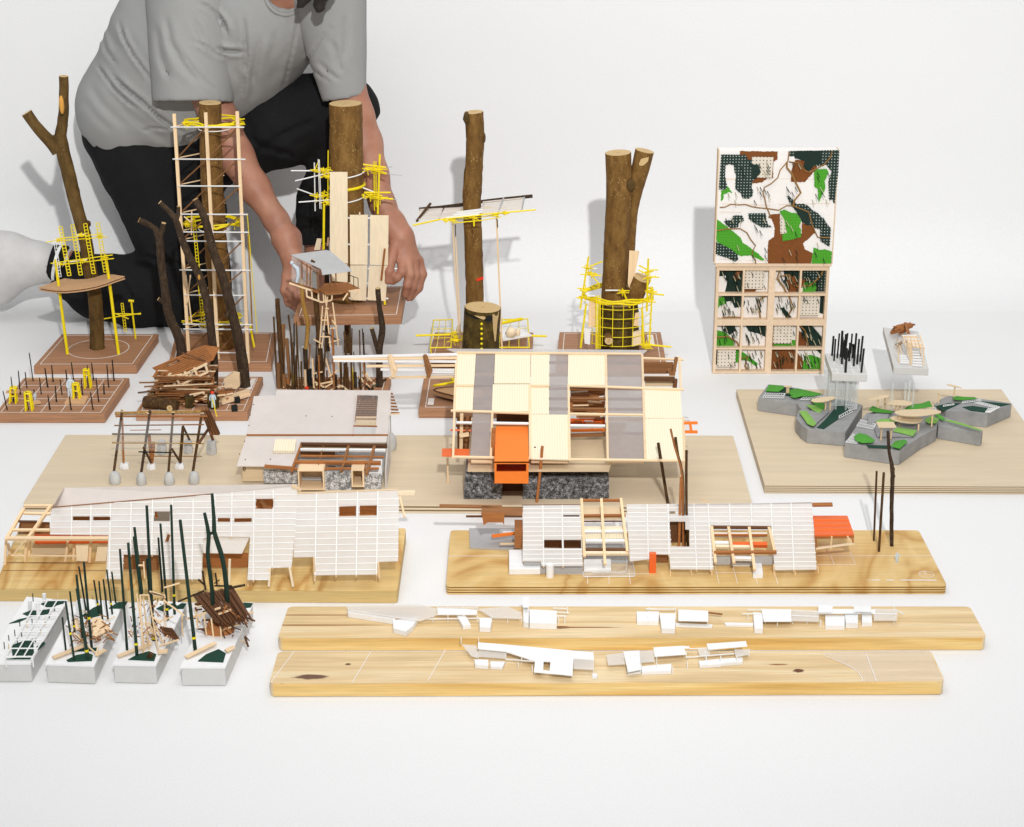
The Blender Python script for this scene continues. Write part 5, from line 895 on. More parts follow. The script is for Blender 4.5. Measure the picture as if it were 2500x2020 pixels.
mini('white model with two flat roofs and frosted ends, at centre of the front pine board', (300, 430), qb, [('F', [(0, 352), (92, 342), (102, 402), (12, 408)], .014), ('S', [(92, 335), (180, 328), (188, 432), (118, 446)], .015), ('B', [(116, 436), (188, 428), (188, 444), (116, 452)], .006), ('F', [(180, 332), (256, 326), (262, 388), (184, 394)], .014), ('S', [(255, 312), (420, 303), (432, 350), (262, 362)], .017), ('S', [(400, 304), (450, 306), (452, 318), (405, 316)], .016), ('S', [(543, 292), (755, 278), (763, 306), (552, 324)], .02), ('F', [(692, 322), (772, 322), (772, 350), (702, 364)], .014), ('F', [(495, 320), (560, 312), (560, 350), (505, 355)], .014), ('R', [(430, 366), (692, 346)], .012), ('R', [(450, 320), (545, 316)], .013), ('B', [(190, 414), (352, 400), (352, 440), (192, 444)], .009), ('B', [(500, 386), (612, 374), (620, 404), (506, 410)], .008), ('B', [(614, 374), (738, 366), (738, 390), (618, 400)], .008), ('P', [(115, 455), (188, 440), (272, 400), (275, 440), (432, 372), (438, 430), (358, 455), (535, 375), (540, 400), (618, 400), (612, 340), (697, 340), (705, 405), (772, 360)], .016)])
# ================================================================ four white plinths at the lower left
q12 = Zm(0, 1380, 5.424); q13 = Zm(280, 1250, 3.944); ZP = .034
def plinth(label, FL, FR, BR, BL, name='plinth_model'):
    o = G(*FL, ZP); P = T(name, label, 'model', (o.x+.035, o.y+.1, 0), 'white plinth models'); B = Base(FL, FR, BR, BL, ZP)
    part('plinth', slab([[Vector((p.x, p.y, .0006)) for p in B.c]], (0, 0, ZP-.0036)), MAT['paintw'], P, bevel=.0012)
    part('top_sheet', slab([[B(u, v, -.0028) for u, v in ((-.015, -.006), (1.015, -.006), (1.015, 1.006), (-.015, 1.006))]], (0, 0, .0028)), MAT['white'], P); return P, B
def gp(P, q, pts, mat='gfelt', z=ZP, name='ground_patch'): return part(name, slab([[G(*q(*p), z+.0014) for p in pts]], (0, 0, -.0012)), MAT[mat], P)
def dowel(P, q, a, b, c, d, r, band=None, lean=0):
    o = post(P, q, (c, d), (a, b), ZP, r, 'green_stick', 'dowel', 9, jit=.04, rt=r*.82)
    if band:
        g = G(*q(c, d), ZP); t = (d-band[1])/(d-b); p = g.lerp(V(*q(a, b), g.y), t); ax = (V(*q(a, b), g.y)-g).normalized(); part('yellow_band', tube([p-ax*.0018, p+ax*.0018], r*mpp(g.y)*1.12, 10), MAT['yellow'], o, smooth=True)
P, B = plinth('leftmost white plinth with a white wire lattice over green patches', (-32, 1619), (74, 1619), (164, 1467), (66, 1458))
for pts in ([(150, 1060), (300, 1008), (440, 970), (450, 1190), (165, 1190)], [(300, 640), (400, 600), (520, 600), (660, 580), (640, 640), (400, 680)], [(120, 770), (250, 715), (380, 690), (250, 750)], [(540, 510), (700, 455), (860, 460), (840, 500), (640, 560)], [(80, 1240), (420, 1205), (400, 1240)], [(480, 1080), (580, 1010), (600, 1040), (500, 1120)]): gp(P, q12, pts)
zl = ZP+.018; cs = [(70, 1215), (430, 1215), (885, 465), (500, 470)]; LC = [G(*q12(*p), zl) for p in cs]
for i in range(4): t = i/3; part('lattice_rod', tube([LC[0].lerp(LC[1], t), LC[3].lerp(LC[2], t)], .0011, 5), MAT['white_plastic'], P)
for i in range(8): t = i/7; part('lattice_rod', tube([LC[0].lerp(LC[3], t), LC[1].lerp(LC[2], t)], .0011, 5), MAT['white_plastic'], P)
for p in LC: part('lattice_leg', tube([Vector((p.x, p.y, ZP)), p], .0011, 5), MAT['white_plastic'], P)
rn = random.Random(4)
for (x, y) in ((120, 1000), (200, 940), (290, 950), (360, 830), (430, 810), (265, 810), (470, 1020), (540, 910), (600, 800), (655, 700), (725, 610), (770, 470), (440, 480), (60, 1110), (235, 1060), (310, 1160), (120, 1150), (680, 560)): post(P, q12, (x, y), (x-8, y-rn.uniform(60, 110)), ZP, 1.2, 'green_stick' if rn.random() < .7 else 'balsa', 'peg', 6)
for x, y, h in ((508, 700, 200), (590, 500, 120), (400, 600, 130)): post(P, q12, (x, y), (x-6, y-h), ZP, 4.5, 'white', 'white_tube', 10)
P, B = plinth('white plinth with slim dark green dowels and balsa scraps, second from the left', (113, 1620), (229, 1624), (301, 1471), (191, 1462))
for pts in ([(880, 1255), (1010, 1190), (1170, 1160), (1230, 1190), (1215, 1262), (900, 1276)], [(1090, 660), (1240, 560), (1340, 520), (1340, 660), (1130, 710)], [(1440, 570), (1560, 490), (1690, 480), (1640, 570)], [(940, 1140), (1100, 1100), (1300, 1090), (1280, 1130)]): gp(P, q12, pts)
for a, b, c, d, r, bd in ((925, 350, 990, 890, 2.6, (970, 805)), (868, 480, 985, 1265, 3.0, (905, 900)), (825, 690, 872, 1130, 2.6, None), (1012, 130, 1098, 960, 3.6, None), (1043, 20, 1140, 600, 2.6, None), (1018, 310, 1165, 1250, 4.4, (1145, 1130)), (1110, -40, 1216, 1110, 3.4, (1210, 695)), (1243, 200, 1312, 640, 2.5, (1285, 515)), (1310, 215, 1362, 772, 2.5, None), (1368, 190, 1432, 730, 2.6, None), (1413, 60, 1488, 650, 2.5, (1468, 508)), (1480, 90, 1532, 500, 2.5, None)): dowel(P, q12, a, b, c, d, r, bd)
def stick_(P, q, a, b, za, zb_, w, mat, h=None, name='stick'): return part(name, bar(G(*q(*a), ZP+za), G(*q(*b), ZP+zb_), w, h or w), MAT[mat], P)
stick_(P, q12, (705, 1225), (1120, 1060), .004, .006, .0085, 'balsah', .002, 'plank'); stick_(P, q12, (1290, 1180), (1390, 1120), .004, .006, .0085, 'balsah', .002, 'plank')
for pts in ([(1220, 700), (1330, 690), (1470, 850), (1300, 930), (1230, 960)], [(980, 710), (1040, 740), (1060, 870), (1000, 840)]): part('balsa_sheet', slab([[G(*q12(*p), ZP+.012) for p in pts]], (0, 0, -.0015)), MAT['balsah'], P)
for i in range(70):
    x, y = rn.uniform(940, 1470), rn.uniform(650, 1000); stick_(P, q12, (x, y), (x+rn.uniform(-120, 140), y+rn.uniform(-60, 90)), rn.uniform(.004, .02), rn.uniform(.004, .02), .0013, rn.choice(['balsah', 'tan_stick', 'rust', 'walnut']))
for a, b in (((980, 900), (1300, 1200)), ((1440, 870), (1230, 960)), ((1300, 1080), (1270, 1200)), ((1090, 600), (1160, 640))): stick_(P, q12, a, b, .012, .004, .002, 'balsah')
P, B = plinth('white plinth with tall green dowels and a balsa tower, third from the left', (277, 1621), (380, 1623), (455, 1472), (350, 1466))
for pts in ([(130, 1420), (220, 1370), (330, 1340), (400, 1370), (380, 1432)], [(400, 930), (470, 890), (570, 880), (600, 900), (480, 960)], [(560, 930), (640, 880), (690, 880), (660, 930)]): gp(P, q13, pts)
for a, b, c, d, r, bd in ((50, 360, 120, 1330, 3.4, None), (130, 300, 215, 1390, 4.2, (207, 1268)), (190, 150, 262, 780, 4.0, None), (188, 240, 255, 790, 5.0, None), (308, -58, 375, 1240, 4.2, (365, 1215)), (312, 450, 360, 1000, 5, None), (420, 250, 460, 770, 3.0, None), (440, 115, 512, 1040, 3.4, (510, 933)), (543, -66, 577, 985, 3.6, (570, 797))): dowel(P, q13, a, b, c, d, r, bd)
Y3 = G(*q13(340, 1340), ZP).y
for (x, y), (tx, ty) in (((273, 1365), (245, 800)), ((425, 1370), (325, 795)), ((330, 1330), (275, 830)), ((290, 1340), (215, 790)), ((400, 1200), (350, 830)), ((482, 1100), (480, 800)), ((655, 1200), (650, 1000))): post(P, q13, (x, y), (tx, ty), ZP, 1.6, 'balsa', 'tower_post', sq=True)
for a, b in (((240, 805), (330, 800)), ((255, 1080), (350, 1078)), ((360, 1010), (450, 1070)), ((270, 1180), (410, 1130)), ((330, 1070), (400, 1200)), ((440, 1050), (560, 1010)), ((475, 730), (625, 685)), ((470, 850), (670, 1000)), ((230, 515), (280, 515)), ((278, 480), (290, 640)), ((280, 1330), (420, 1320)), ((430, 1290), (620, 1230)), ((310, 1100), (380, 1180)), ((400, 1100), (460, 1260))): rod(P, q13, a, b, 1.6, 'balsa', Y3+.01, name='tower_stick', sq=True)
for i in range(7): rod(P, q13, (335+i*8, 765+i*6), (455+i*6, 800+i*4), 1.5, 'balsa', Y3+.03, name='canopy_slat', sq=True)
for i in range(12): rod(P, q13, (440+i*4, 1110+i*9), (560+i*6, 1130+i*9), 1.6, 'slat', Y3+.05, name='canopy_slat', sq=True)
for i in range(95):
    x, y = rn.uniform(150, 520), rn.uniform(820, 1280); rod(P, q13, (x, y), (x+rn.uniform(-50, 60), y+rn.uniform(-70, 70)), 1.0, rn.choice(['balsa', 'slat', 'rust', 'balsa', 'walnut']), Y3+rn.uniform(0, .06), name='stick', sq=True)
stick_(P, q13, (30, 1390), (350, 1270), .004, .007, .0075, 'balsah', .002, 'plank'); stick_(P, q13, (420, 1350), (510, 1340), .004, .005, .01, 'balsah', .003, 'plank'); part('log', tube([G(*q13(340, 1395), ZP+.004), G(*q13(345, 1375), ZP+.004)], .0045, 9), MAT['stick'], P, smooth=True)
P, B = plinth('white plinth with a forked green dowel and a brown slatted canopy, fourth from the left', (442, 1628), (549, 1628), (617, 1472), (515, 1470))
for pts in ([(800, 1435), (880, 1370), (1000, 1320), (1070, 1360), (1045, 1445)], [(1210, 890), (1240, 872), (1330, 878), (1310, 915), (1230, 925)]): gp(P, q13, pts)
dowel(P, q13, 630, 80, 777, 1340, 4.8, (752, 1207))
Y4 = G(*q13(1000, 1100), ZP).y
limb(P, q13, [(950, 1000, 20), (935, 730, 20), (896, 420, 20), (905, 220, 20), (865, 12, 15)], Y4, MAT['green_stick'], name='dowel', n=10, ends=False, zb=ZP); limb(P, q13, [(1090, 1000, 24), (1075, 720, 24), (1040, 460, 24), (958, 190, 22), (955, 60, 19), (938, -174, 14)], Y4, MAT['green_stick'], name='dowel', n=10, ends=False, zb=ZP); limb(P, q13, [(900, 230, 14), (930, 205, 16), (962, 200, 16)], Y4, MAT['green_stick'], name='dowel', n=8, ends=False)
for i in range(44):
    t = (i % 24)/23; a = (760+t*375, 800-t*65); b = (1035+t*290, 1112-t*62); a = (a[0], a[1]+rn.uniform(-12, 12)); L = rn.uniform(.8, 1.02); b = (a[0]+(b[0]-a[0])*L, a[1]+(b[1]-a[1])*L)
    pa, pb = V(*q13(*a), Y4+.03+(.012 if i > 23 else 0)), V(*q13(b[0]+(rn.uniform(-60, 40) if i > 23 else 0), b[1]+(rn.uniform(-20, 60) if i > 23 else 0)), Y4-.05); part('canopy_slat', bar(pa, pb, .0026 if i < 24 else .0018, .0018), MAT['slat'], P)
for a, b in (((690, 1033), (882, 970)), ((965, 940), (1090, 902)), ((1000, 985), (1120, 942)), ((1060, 1062), (1190, 1018)), ((1040, 1135), (1210, 1075))): rod(P, q13, a, b, 2.0, 'balsa', Y4-.035, name='purlin', sq=True)
for (x, y), (tx, ty) in (((1035, 1310), (1018, 1095)), ((955, 1225), (930, 1030)), ((885, 1190), (860, 985)), ((800, 1120), (780, 960))): rod(P, q13, (x, y), (tx, ty), 1.8, 'balsa', Y4-.04, name='canopy_post', sq=True)
for i in range(110): x, y = rn.uniform(760, 1260), rn.uniform(860, 1260); rod(P, q13, (x, y), (x+rn.uniform(-60, 120), y+rn.uniform(-30, 110)), rn.uniform(.8, 2.2), rn.choice(['rust', 'slat', 'slat', 'balsa']), Y4+rn.uniform(-.05, .06), name='stick', sq=True)
c = [V(*q13(x, y), Y4-.02) for x, y in ((880, 1120), (1000, 1160), (1100, 1210), (1190, 1230))]; part('bark_piece', tube(c, [.012, .02, .018, .008], 9, jit=.2), MAT['rust'], P, smooth=True)
stick_(P, q13, (685, 1400), (970, 1262), .004, .007, .0085, 'balsah', .002, 'plank'); stick_(P, q13, (1070, 1340), (1150, 1300), .004, .006, .0085, 'balsah', .002, 'plank')
for a, b, r in (((610, 865), (860, 760), 2.4), ((845, 570), (875, 750), 2.6), ((805, 650), (860, 700), 2.4), ((970, 590), (985, 700), 2.2), ((1010, 655), (960, 690), 1.6), ((1100, 735), (1255, 705), 3.0), ((960, 712), (1130, 715), 2.2), ((1200, 1160), (1310, 1262), 2.2)): rod(P, q13, a, b, r, 'darkstick', Y4+.02, name='twig')
# ================================================================ long plywood sheet and the houses
def granite(name, lo, hi, k=420, mid=.5):
    m, nt, b = base_nodes(name); N = nt.nodes.new; L = nt.links.new
    tc = N('ShaderNodeTexCoord'); n1 = N('ShaderNodeTexNoise'); n1.inputs['Scale'].default_value = k; n1.inputs['Detail'].default_value = 6; n1.inputs['Roughness'].default_value = .8; L(tc.outputs['Object'], n1.inputs['Vector'])
    n2 = N('ShaderNodeTexNoise'); n2.inputs['Scale'].default_value = k*.22; n2.inputs['Detail'].default_value = 4; L(tc.outputs['Object'], n2.inputs['Vector'])
    ad = N('ShaderNodeMath'); ad.operation = 'MULTIPLY_ADD'; ad.inputs[1].default_value = .4; L(n2.outputs['Fac'], ad.inputs[0]); mu = N('ShaderNodeMath'); mu.operation = 'MULTIPLY'; mu.inputs[1].default_value = .75; L(n1.outputs['Fac'], mu.inputs[0]); L(mu.outputs[0], ad.inputs[2])
    cr = ramp(nt, [(mid-.06, lo), (mid+.06, mul(hi, .35)), (mid+.14, hi)]); L(ad.outputs[0], cr.inputs[0]); L(cr.outputs[0], b.inputs['Base Color']); b.inputs['Roughness'].default_value = .6
    bp = N('ShaderNodeBump'); bp.inputs['Strength'].default_value = .7; bp.inputs['Distance'].default_value = .003; L(n1.outputs['Fac'], bp.inputs['Height']); L(bp.outputs[0], b.inputs['Normal']); return m
def ribbed(name, c, k=260):
    m, nt, b = base_nodes(name); N = nt.nodes.new; L = nt.links.new
    tc = N('ShaderNodeTexCoord'); w = N('ShaderNodeTexWave'); w.wave_type = 'BANDS'; w.bands_direction = 'X'; w.inputs['Scale'].default_value = k/6.28*1.6; w.inputs['Distortion'].default_value = .6; w.inputs['Detail'].default_value = 1; L(tc.outputs['Object'], w.inputs['Vector'])
    cr = ramp(nt, [(.05, mul(c, .9)), (.35, c)]); L(w.outputs['Fac'], cr.inputs[0]); L(cr.outputs[0], b.inputs['Base Color']); b.inputs['Roughness'].default_value = .75
    bp = N('ShaderNodeBump'); bp.inputs['Strength'].default_value = .5; bp.inputs['Distance'].default_value = .0015; L(w.outputs['Fac'], bp.inputs['Height']); L(bp.outputs[0], b.inputs['Normal']); return m
MAT['granite'] = granite('dark_granite', C(22, 22, 23), C(218, 219, 221), 520, .575); MAT['granite2'] = granite('speckled_paper', C(34, 34, 36), C(236, 236, 236), 520, .5); MAT['cream'] = ribbed('ribbed_cream_sheet', C(245, 233, 204))
MAT['roofsheet'] = M('pinkish_sheet', C(242, 236, 232), .6, .03, 40, bump=.04, rnd=.02, alpha=.84, transl=.35); MAT['ply_tan'] = M('tan_ply', C(212, 190, 156), .75, .08, 60, X3, bump=.06, rnd=.05); MAT['smoke_clear'] = M('grey_clear_sheet', C(205, 203, 200), .2, .02, 60, bump=0, rnd=0, alpha=.08, spec=.3)
ZS = .018
P = T('plywood_sheet', 'long pale plywood board under three house models in the middle', 'board', G(950, 1150), 'plywood base boards')
B = Base((57, 1228), (1838, 1236), (1790, 1064), (160, 1062), ZS); ply_board(P, B, ZS-.0006, 5, ply_face, ply_dark)
part('wood_chip', bar(G(1713, 1218, ZS+.001), G(1728, 1226, ZS+.001), .0016), MAT['balsah'], P)
def inpoly(x, y, L):
    r = False; n = len(L)
    for i in range(n):
        (x1, y1), (x2, y2) = L[i], L[i-1]
        if (y1 > y) != (y2 > y) and x < (x2-x1)*(y-y1)/(y2-y1)+x1: r = not r
    return r
def roof(P, plane, outer, holes, mat, th=.0014, name='roof_sheet', bat=None, batm='white_plastic', bw=.0014, bh=.0008):
    p0, n = plane; o = part(name, slab([[PL(*p, p0, n) for p in l] for l in [outer]+holes], -n*th), MAT[mat], P)
    for a, b in (bat or []):
        K = 260; run = None
        for i in range(K+1):
            t = i/K; x, y = a[0]+(b[0]-a[0])*t, a[1]+(b[1]-a[1])*t
            ins = inpoly(x, y, outer) and not any(inpoly(x, y, h) for h in holes)
            if ins and run is None: run = (x, y)
            if (not ins or i == K) and run is not None:
                if abs(x-run[0])+abs(y-run[1]) > 4:
                    A, B_ = PL(*run, p0, n), PL(x, y, p0, n); part('batten', bar(A+n*bh*.6, B_+n*bh*.6, bw, bh, up=n), MAT[batm], o)
                    if abs(b[1]-a[1]) > abs(b[0]-a[0]): part('rafter', bar(A-n*.005, B_-n*.005, .0022, .003, up=n), MAT['balsah'], o)
                run = None
    return o
def onpl(plane, p, lift=0): return PL(*p, *plane) + plane[1]*lift
def beam(P, plane, q, a, b, w, mat, lift=0, h=None, name='beam'): return part(name, bar(onpl(plane, q(*a), lift), onpl(plane, q(*b), lift), w, h or w, up=plane[1]), MAT[mat], P)
def vbox(P, q, x0, y0, x1, y1, Y, dep, mat, name='volume', bevel=0):
    a, b = V(*q(x0, y1), Y), V(*q(x1, y0), Y); return part(name, box(((a.x+b.x)/2, Y+dep/2, (a.z+b.z)/2), b.x-a.x, dep, b.z-a.z), MAT[mat], P, bevel=bevel)
# ---------------------------------------------------------------- big house with the chequered roof
qB = Zm(1000, 820, 2.828)
P = T('chequered_house_model', 'large house model with chequered cream and grey roof, orange dormer and black granite base', 'model', G(1400, 1180, ZS), 'house models')
RP = sloped((3.33, .108), (3.632, .214))
def rq(pts, mat, name='roof_panel', lift=0, th=.0022): 
    p0, n = RP; return part(name, slab([[PL(*qB(*p), p0+n*lift, n) for p in pts]], -n*th), MAT[mat], P)
for pts in ([(328,125),(458,122),(445,348),(318,348)], [(590,125),(835,125),(833,328),(582,328)], [(838,125),(965,125),(963,350),(836,350)], [(1095,128),(1350,130),(1348,340),(1093,338)], [(317,351),(443,351),(435,520),(307,518)], [(575,336),(833,336),(828,522),(567,520)], [(836,353),(963,353),(962,540),(834,540)], [(1622,376),(1870,376),(1881,570),(1622,567)], [(836,543),(1100,545),(1105,855),(840,850)], [(1624,572),(1885,572),(1898,858),(1632,850)]): rq(pts, 'cream', th=.003)
for pts in ([(460,123),(588,123),(578,346),(447,346)], [(967,125),(1092,126),(1092,342),(965,346)], [(1354,131),(1600,134),(1610,358),(1360,357)], [(445,350),(575,349),(565,520),(437,520)], [(965,350),(1092,348),(1090,540),(964,540)], [(1368,370),(1612,372),(1614,546),(1368,544)], [(437,526),(572,526),(560,834),(420,830)], [(1370,560),(1618,560),(1628,850),(1372,850)]): rq(pts, 'smoke', th=.0014, lift=-.001)
for a, b in (((310,528),(300,850)), ((572,523),(560,850)), ((830,340),(832,852)), ((1097,340),(1105,862)), ((1355,130),(1368,862)), ((1606,135),(1626,856)), ((1862,150),(1872,376)), ((1890,570),(1899,866)), ((325,125),(308,528))): beam(P, RP, qB, a, b, .0042, 'balsah', .0012, .003, 'roof_batten')
for a, b in (((285,523),(830,540)), ((302,842),(832,852)), ((1095,860),(1902,868)), ((1095,350),(1893,377)), ((1100,545),(1612,553)), ((325,605),(430,607)), ((575,608),(822,612)), ((1110,625),(1350,628)), ((1610,160),(1890,172)), ((318,349),(445,349)), ((836,352),(965,352)), ((325,122),(1600,131))): beam(P, RP, qB, a, b, .0046, 'white_plastic' if a[1] > 600 and a[1] < 630 else 'balsah', .0018, .003, 'roof_batten')
for y in (150, 235, 330, 400, 470, 545, 640, 745, 835): beam(P, RP, qB, (330-(y-125)*.03, y), (1598+(y-125)*.05, y+6), .005, 'balsah' if y % 2 else 'walnut', -.012, .004, 'purlin') if not (540 < y < 840) else [beam(P, RP, qB, (x0, y), (x1, y+2), .005, 'balsah' if y % 2 else 'walnut', -.012, .004, 'purlin') for x0, x1 in ((425, 570), (840, 1100), (1370, 1620))]
p0, n = RP; rd = [PL(*qB(*p), p0, n) for p in ((328, 122), (840, 122), (1354, 129), (1602, 133))]; bkp = sloped((3.632, .214), (3.70, .199)); rr = [PL(*qB(*p), *bkp) for p in ((1640, 100), (1340, 96), (840, 92), (255, 90))]
for i in range(3): part('rear_roof', slab([[rd[i], rd[i+1], rr[2-i], rr[3-i]]], (0, 0, -.0012)), MAT['frost2'], P)
Yg = 3.35
# base and interior
def frontbox(pts, Y, dep, mat, name): return part(name, slab([[V(*qB(*p), Y) for p in pts]], (0, dep, 0)), MAT[mat], P)
frontbox([(372,1132),(388,928),(420,915),(545,910),(570,990),(640,1010),(636,1140),(390,1138)], Yg, .10, 'granite', 'granite_base'); frontbox([(780,1148),(785,985),(910,980),(1376,978),(1376,1118),(1200,1148)], Yg, .10, 'granite', 'granite_base')
frontbox([(915,978),(920,905),(1085,905),(1085,935),(1340,915),(1372,960),(1376,977)], Yg+.028, .10, 'granite', 'granite_ledge'); frontbox([(640,1120),(640,1000),(785,1000),(785,1120)], Yg+.04, .03, 'slat', 'niche')
part('floor_plate', slab([[G(*qB(*p), .086) for p in ((400,930),(1376,930),(1500,600),(420,600))]], (0, 0, -.003)), MAT['ply_tan'], P)
D0 = .129; dt = [G(*qB(*p), D0) for p in ((585,868),(822,868),(818,622),(597,622))]
dm = part('dormer', slab([dt], (0, 0, -.003)), MAT['orange'], P); Yd_ = dt[0].y
part('dormer_front', slab([[V(*qB(*p), Yd_) for p in ((585,869),(822,869),(820,1021),(587,1019))], [V(*qB(*p), Yd_) for p in ((600,886),(806,886),(805,939),(599,941))]], (0, .003, 0)), MAT['orange'], dm)
for s, x in ((1, dt[0].x+.0015), (-1, dt[1].x-.0015)): part('dormer_side', box((x, (dt[0].y+dt[2].y)/2+.004, D0-.0255), .0028, dt[2].y-dt[0].y-.008, .044), MAT['orange'], dm)
part('dormer_floor', box(((dt[0].x+dt[1].x)/2, dt[0].y+.08, D0-.043), dt[1].x-dt[0].x-.006, .15, .003), MAT['orange'], dm)
Yi = 3.5
for x0, y0, x1, y1, Y, mat in ((600, 540, 825, 620, Yi+.03, 'slat'), (1110, 365, 1350, 545, Yi+.09, 'walnut'), (1110, 575, 1350, 615, Yi+.03, 'orange2'), (1110, 630, 1350, 760, Yi, 'grey'), (1112, 780, 1350, 838, Yi-.06, 'orange'), (330, 560, 425, 800, Yi+.05, 'walnut'), (1615, 185, 1820, 262, 3.60, 'walnut'), (1625, 280, 1830, 350, 3.56, 'ply_tan'), (440, 870, 575, 920, 3.41, 'slat'), (840, 860, 1090, 905, 3.40, 'slat')): vbox(P, qB, x0, y0, x1, y1, Y, .003, mat, 'inner_wall')
rn = random.Random(12)
for i in range(26): x, y = rn.uniform(1110, 1320), rn.uniform(380, 760); rod(P, qB, (x, y), (min(1350, x+rn.uniform(40, 150)), y+rn.uniform(-8, 8)), rn.uniform(1.2, 2.6), rn.choice(['balsah', 'walnut', 'rust', 'slat', 'white']), Yi-.03+.1*(760-y)/400, name='inner_stick', sq=True)
for a, b, r, m, Y in (((1100,465),(1350,462),4,'rust',3.55), ((1112,440),(1118,540),4,'rust',3.53), ((1115,655),(1350,650),3,'orange',3.46), ((1110,690),(1350,680),3.5,'walnut',3.46), ((1620,298),(1830,300),5,'slat',3.55), ((1790,230),(1815,300),4,'walnut',3.58), ((1842,150),(1815,300),4,'walnut',3.58), ((1815,255),(1835,235),3,'walnut',3.58), ((1835,300),(1830,360),5,'slat',3.56), ((360,540),(355,800),4,'balsa',3.45), ((400,560),(395,660),4,'walnut',3.45), ((320,620),(430,618),3,'walnut',3.46), ((580,640),(575,850),5,'rust',3.36), ((345,690),(410,680),4,'balsah',3.44)): rod(P, qB, a, b, r, m, Y, name='inner_stick', sq=True)
part('orange_plate', slab([[PL(*qB(*p), Vector((0, 3.37, .105)), Vector((0, 0, 1))) for p in ((225,778),(415,782),(412,832),(222,830))]], (0, 0, -.0015)), MAT['orange2'], P); rod(P, qB, (280, 652), (430, 655), 2.4, 'orange2', 3.45, name='orange_rail')
for a, b in (((1895,602),(1988,602)), ((1898,664),(1988,664)), ((1936,602),(1946,664))): rod(P, qB, a, b, 3.0, 'orange', 3.42, name='orange_rail', sq=True)
vbox(P, qB, 1895, 604, 1936, 662, 3.425, .001, 'smoke_clear', 'clear_sheet')
for a, b in (((1890,562),(1925,566)), ((1890,582),(1935,586))): rod(P, qB, a, b, 1, 'grey', 3.5, name='wire')
# canopy frame running out to the left
YR = 3.60
for a, b, m in (((-530,148),(330,128),'white'), ((-525,160),(325,152),'balsah'), ((-525,172),(325,178),'white'), ((-300,210),(320,205),'balsah'), ((-200,232),(325,236),'white'), ((-140,288),(330,282),'balsah'), ((110,250),(330,252),'white')): rod(P, qB, a, b, 2.6, m, YR, name='canopy_beam', sq=True)
for x in (-140, 102): 
    for a, b in (((x,135),(x+28,285)), ((x+10,140),(x+45,240)), ((x+28,285),(x+48,235)), ((x-4,140),(x+16,142))): rod(P, qB, a, b, 3.6, 'balsah' if x < 0 else 'walnut', YR-.01, name='canopy_truss', sq=True)
frontbox([(150,188),(330,186),(330,235),(155,238)], YR+.01, .002, 'walnut', 'canopy_panel'); frontbox([(60,128),(250,124),(330,140),(70,150)], YR+.015, .002, 'white', 'canopy_panel')
vbox(P, qB, 1380, 868, 1410, 890, 3.36, .02, 'balsah', 'beam_end')
for (bx, by), (tx, ty), m in (((265, 1015), (262, 842), 'balsa'), ((1870, 985), (1898, 860), 'balsa')): post(P, qB, (bx, by), (tx, ty), ZS, 2, m, 'post', sq=True)
for a, b in (((205,888),(390,886)), ((205,925),(390,922))): pass
for pts in ([(865,768),(872,900),(880,1112)], [(917,763),(905,900),(878,1150)]): post(P, qB, pts[-1], pts[0], ZS, 3.6 if pts[0][0] > 900 else 2.6, 'rust' if pts[0][0] > 900 else 'stick', 'tree_stick', 9, mid=[pts[1]])
qT = Zm(1540, 1000, 6.678); post(P, qT, (605, 1535), (447, 548), ZS, 3.9, 'stick', 'tree_stick', 9, jit=.04)
# ---------------------------------------------------------------- middle house with broad pink-white roof
qN = Zm(560, 900, 4.884)
P = T('open_roof_house_model', 'house model with broad whitish roof sheets, brown beams and speckled stone walls', 'model', G(760, 1170, ZS), 'house models')
RN = sloped((3.40, .065), (3.643, .133)); N_ = lambda *pts: [qN(*p) for p in pts]
roof(P, RN, N_((560,252),(1932,262),(1890,790),(205,794),(292,330),(552,320)), [N_((1525,312),(1772,318),(1740,788),(1478,788))], 'roofsheet', .0018)
roof(P, RN, N_((203,812),(1882,806),(1872,878),(852,880),(742,1168),(88,1160)), [], 'roofsheet', .0018)
roof(P, RN, N_((1525,312),(1772,318),(1740,788),(1478,788)), [], 'smoke_clear', .0012, 'clear_sheet')
beam(P, RN, qN, (205, 798), (1892, 798), .003, 'rust', .001, .002, 'eave_rod')
for i in range(9): beam(P, RN, qN, (1525-i*3, 325+i*26), (1775-i*2, 325+i*26), .003, 'slat', -.005, .002, 'slat')
beam(P, RN, qN, (1505, 330), (1468, 795), .003, 'rust', -.002, .002, 'roof_beam'); beam(P, RN, qN, (1480, 690), (1762, 695), .0025, 'rust', .001, .002, 'roof_beam'); beam(P, RN, qN, (1510, 545), (1760, 545), .004, 'balsah', -.008, .002, 'roof_beam'); beam(P, RN, qN, (1500, 610), (1750, 612), .018, 'ply_tan', -.008, .002, 'roof_beam')
for a, b, w, m in (((850,892),(1882,910),.0065,'slat'), ((785,1105),(1805,1112),.0062,'rust'), ((755,1182),(1782,1178),.0036,'rust'), ((856,884),(745,1215),.0046,'rust'), ((1425,905),(1335,1215),.0052,'walnut'), ((1735,905),(1635,1245),.0056,'walnut'), ((1120,905),(1045,1200),.0016,'walnut'), ((830,953),(1862,962),.0042,'white'), ((850,1028),(1845,1040),.003,'rust')): beam(P, RN, qN, a, b, w, m, -.003, w, 'roof_beam')
g1 = onpl(RN, qN(655, 985)); cb = [onpl(RN, qN(*p), .0008) for p in ((525,1012),(782,1016),(796,880),(552,876))]; part('roof_box', slab([cb], RN[1]*.006), MAT['cream'], P)
for x, y in ((235,683),(180,873),(120,1025),(250,560),(915,570),(1225,577),(490,1087),(190,1090),(285,435)): part('pin_hole', ellipsoid(onpl(RN, qN(x, y), .001), .0011, .0011, .001), MAT['black_dowel'], P)
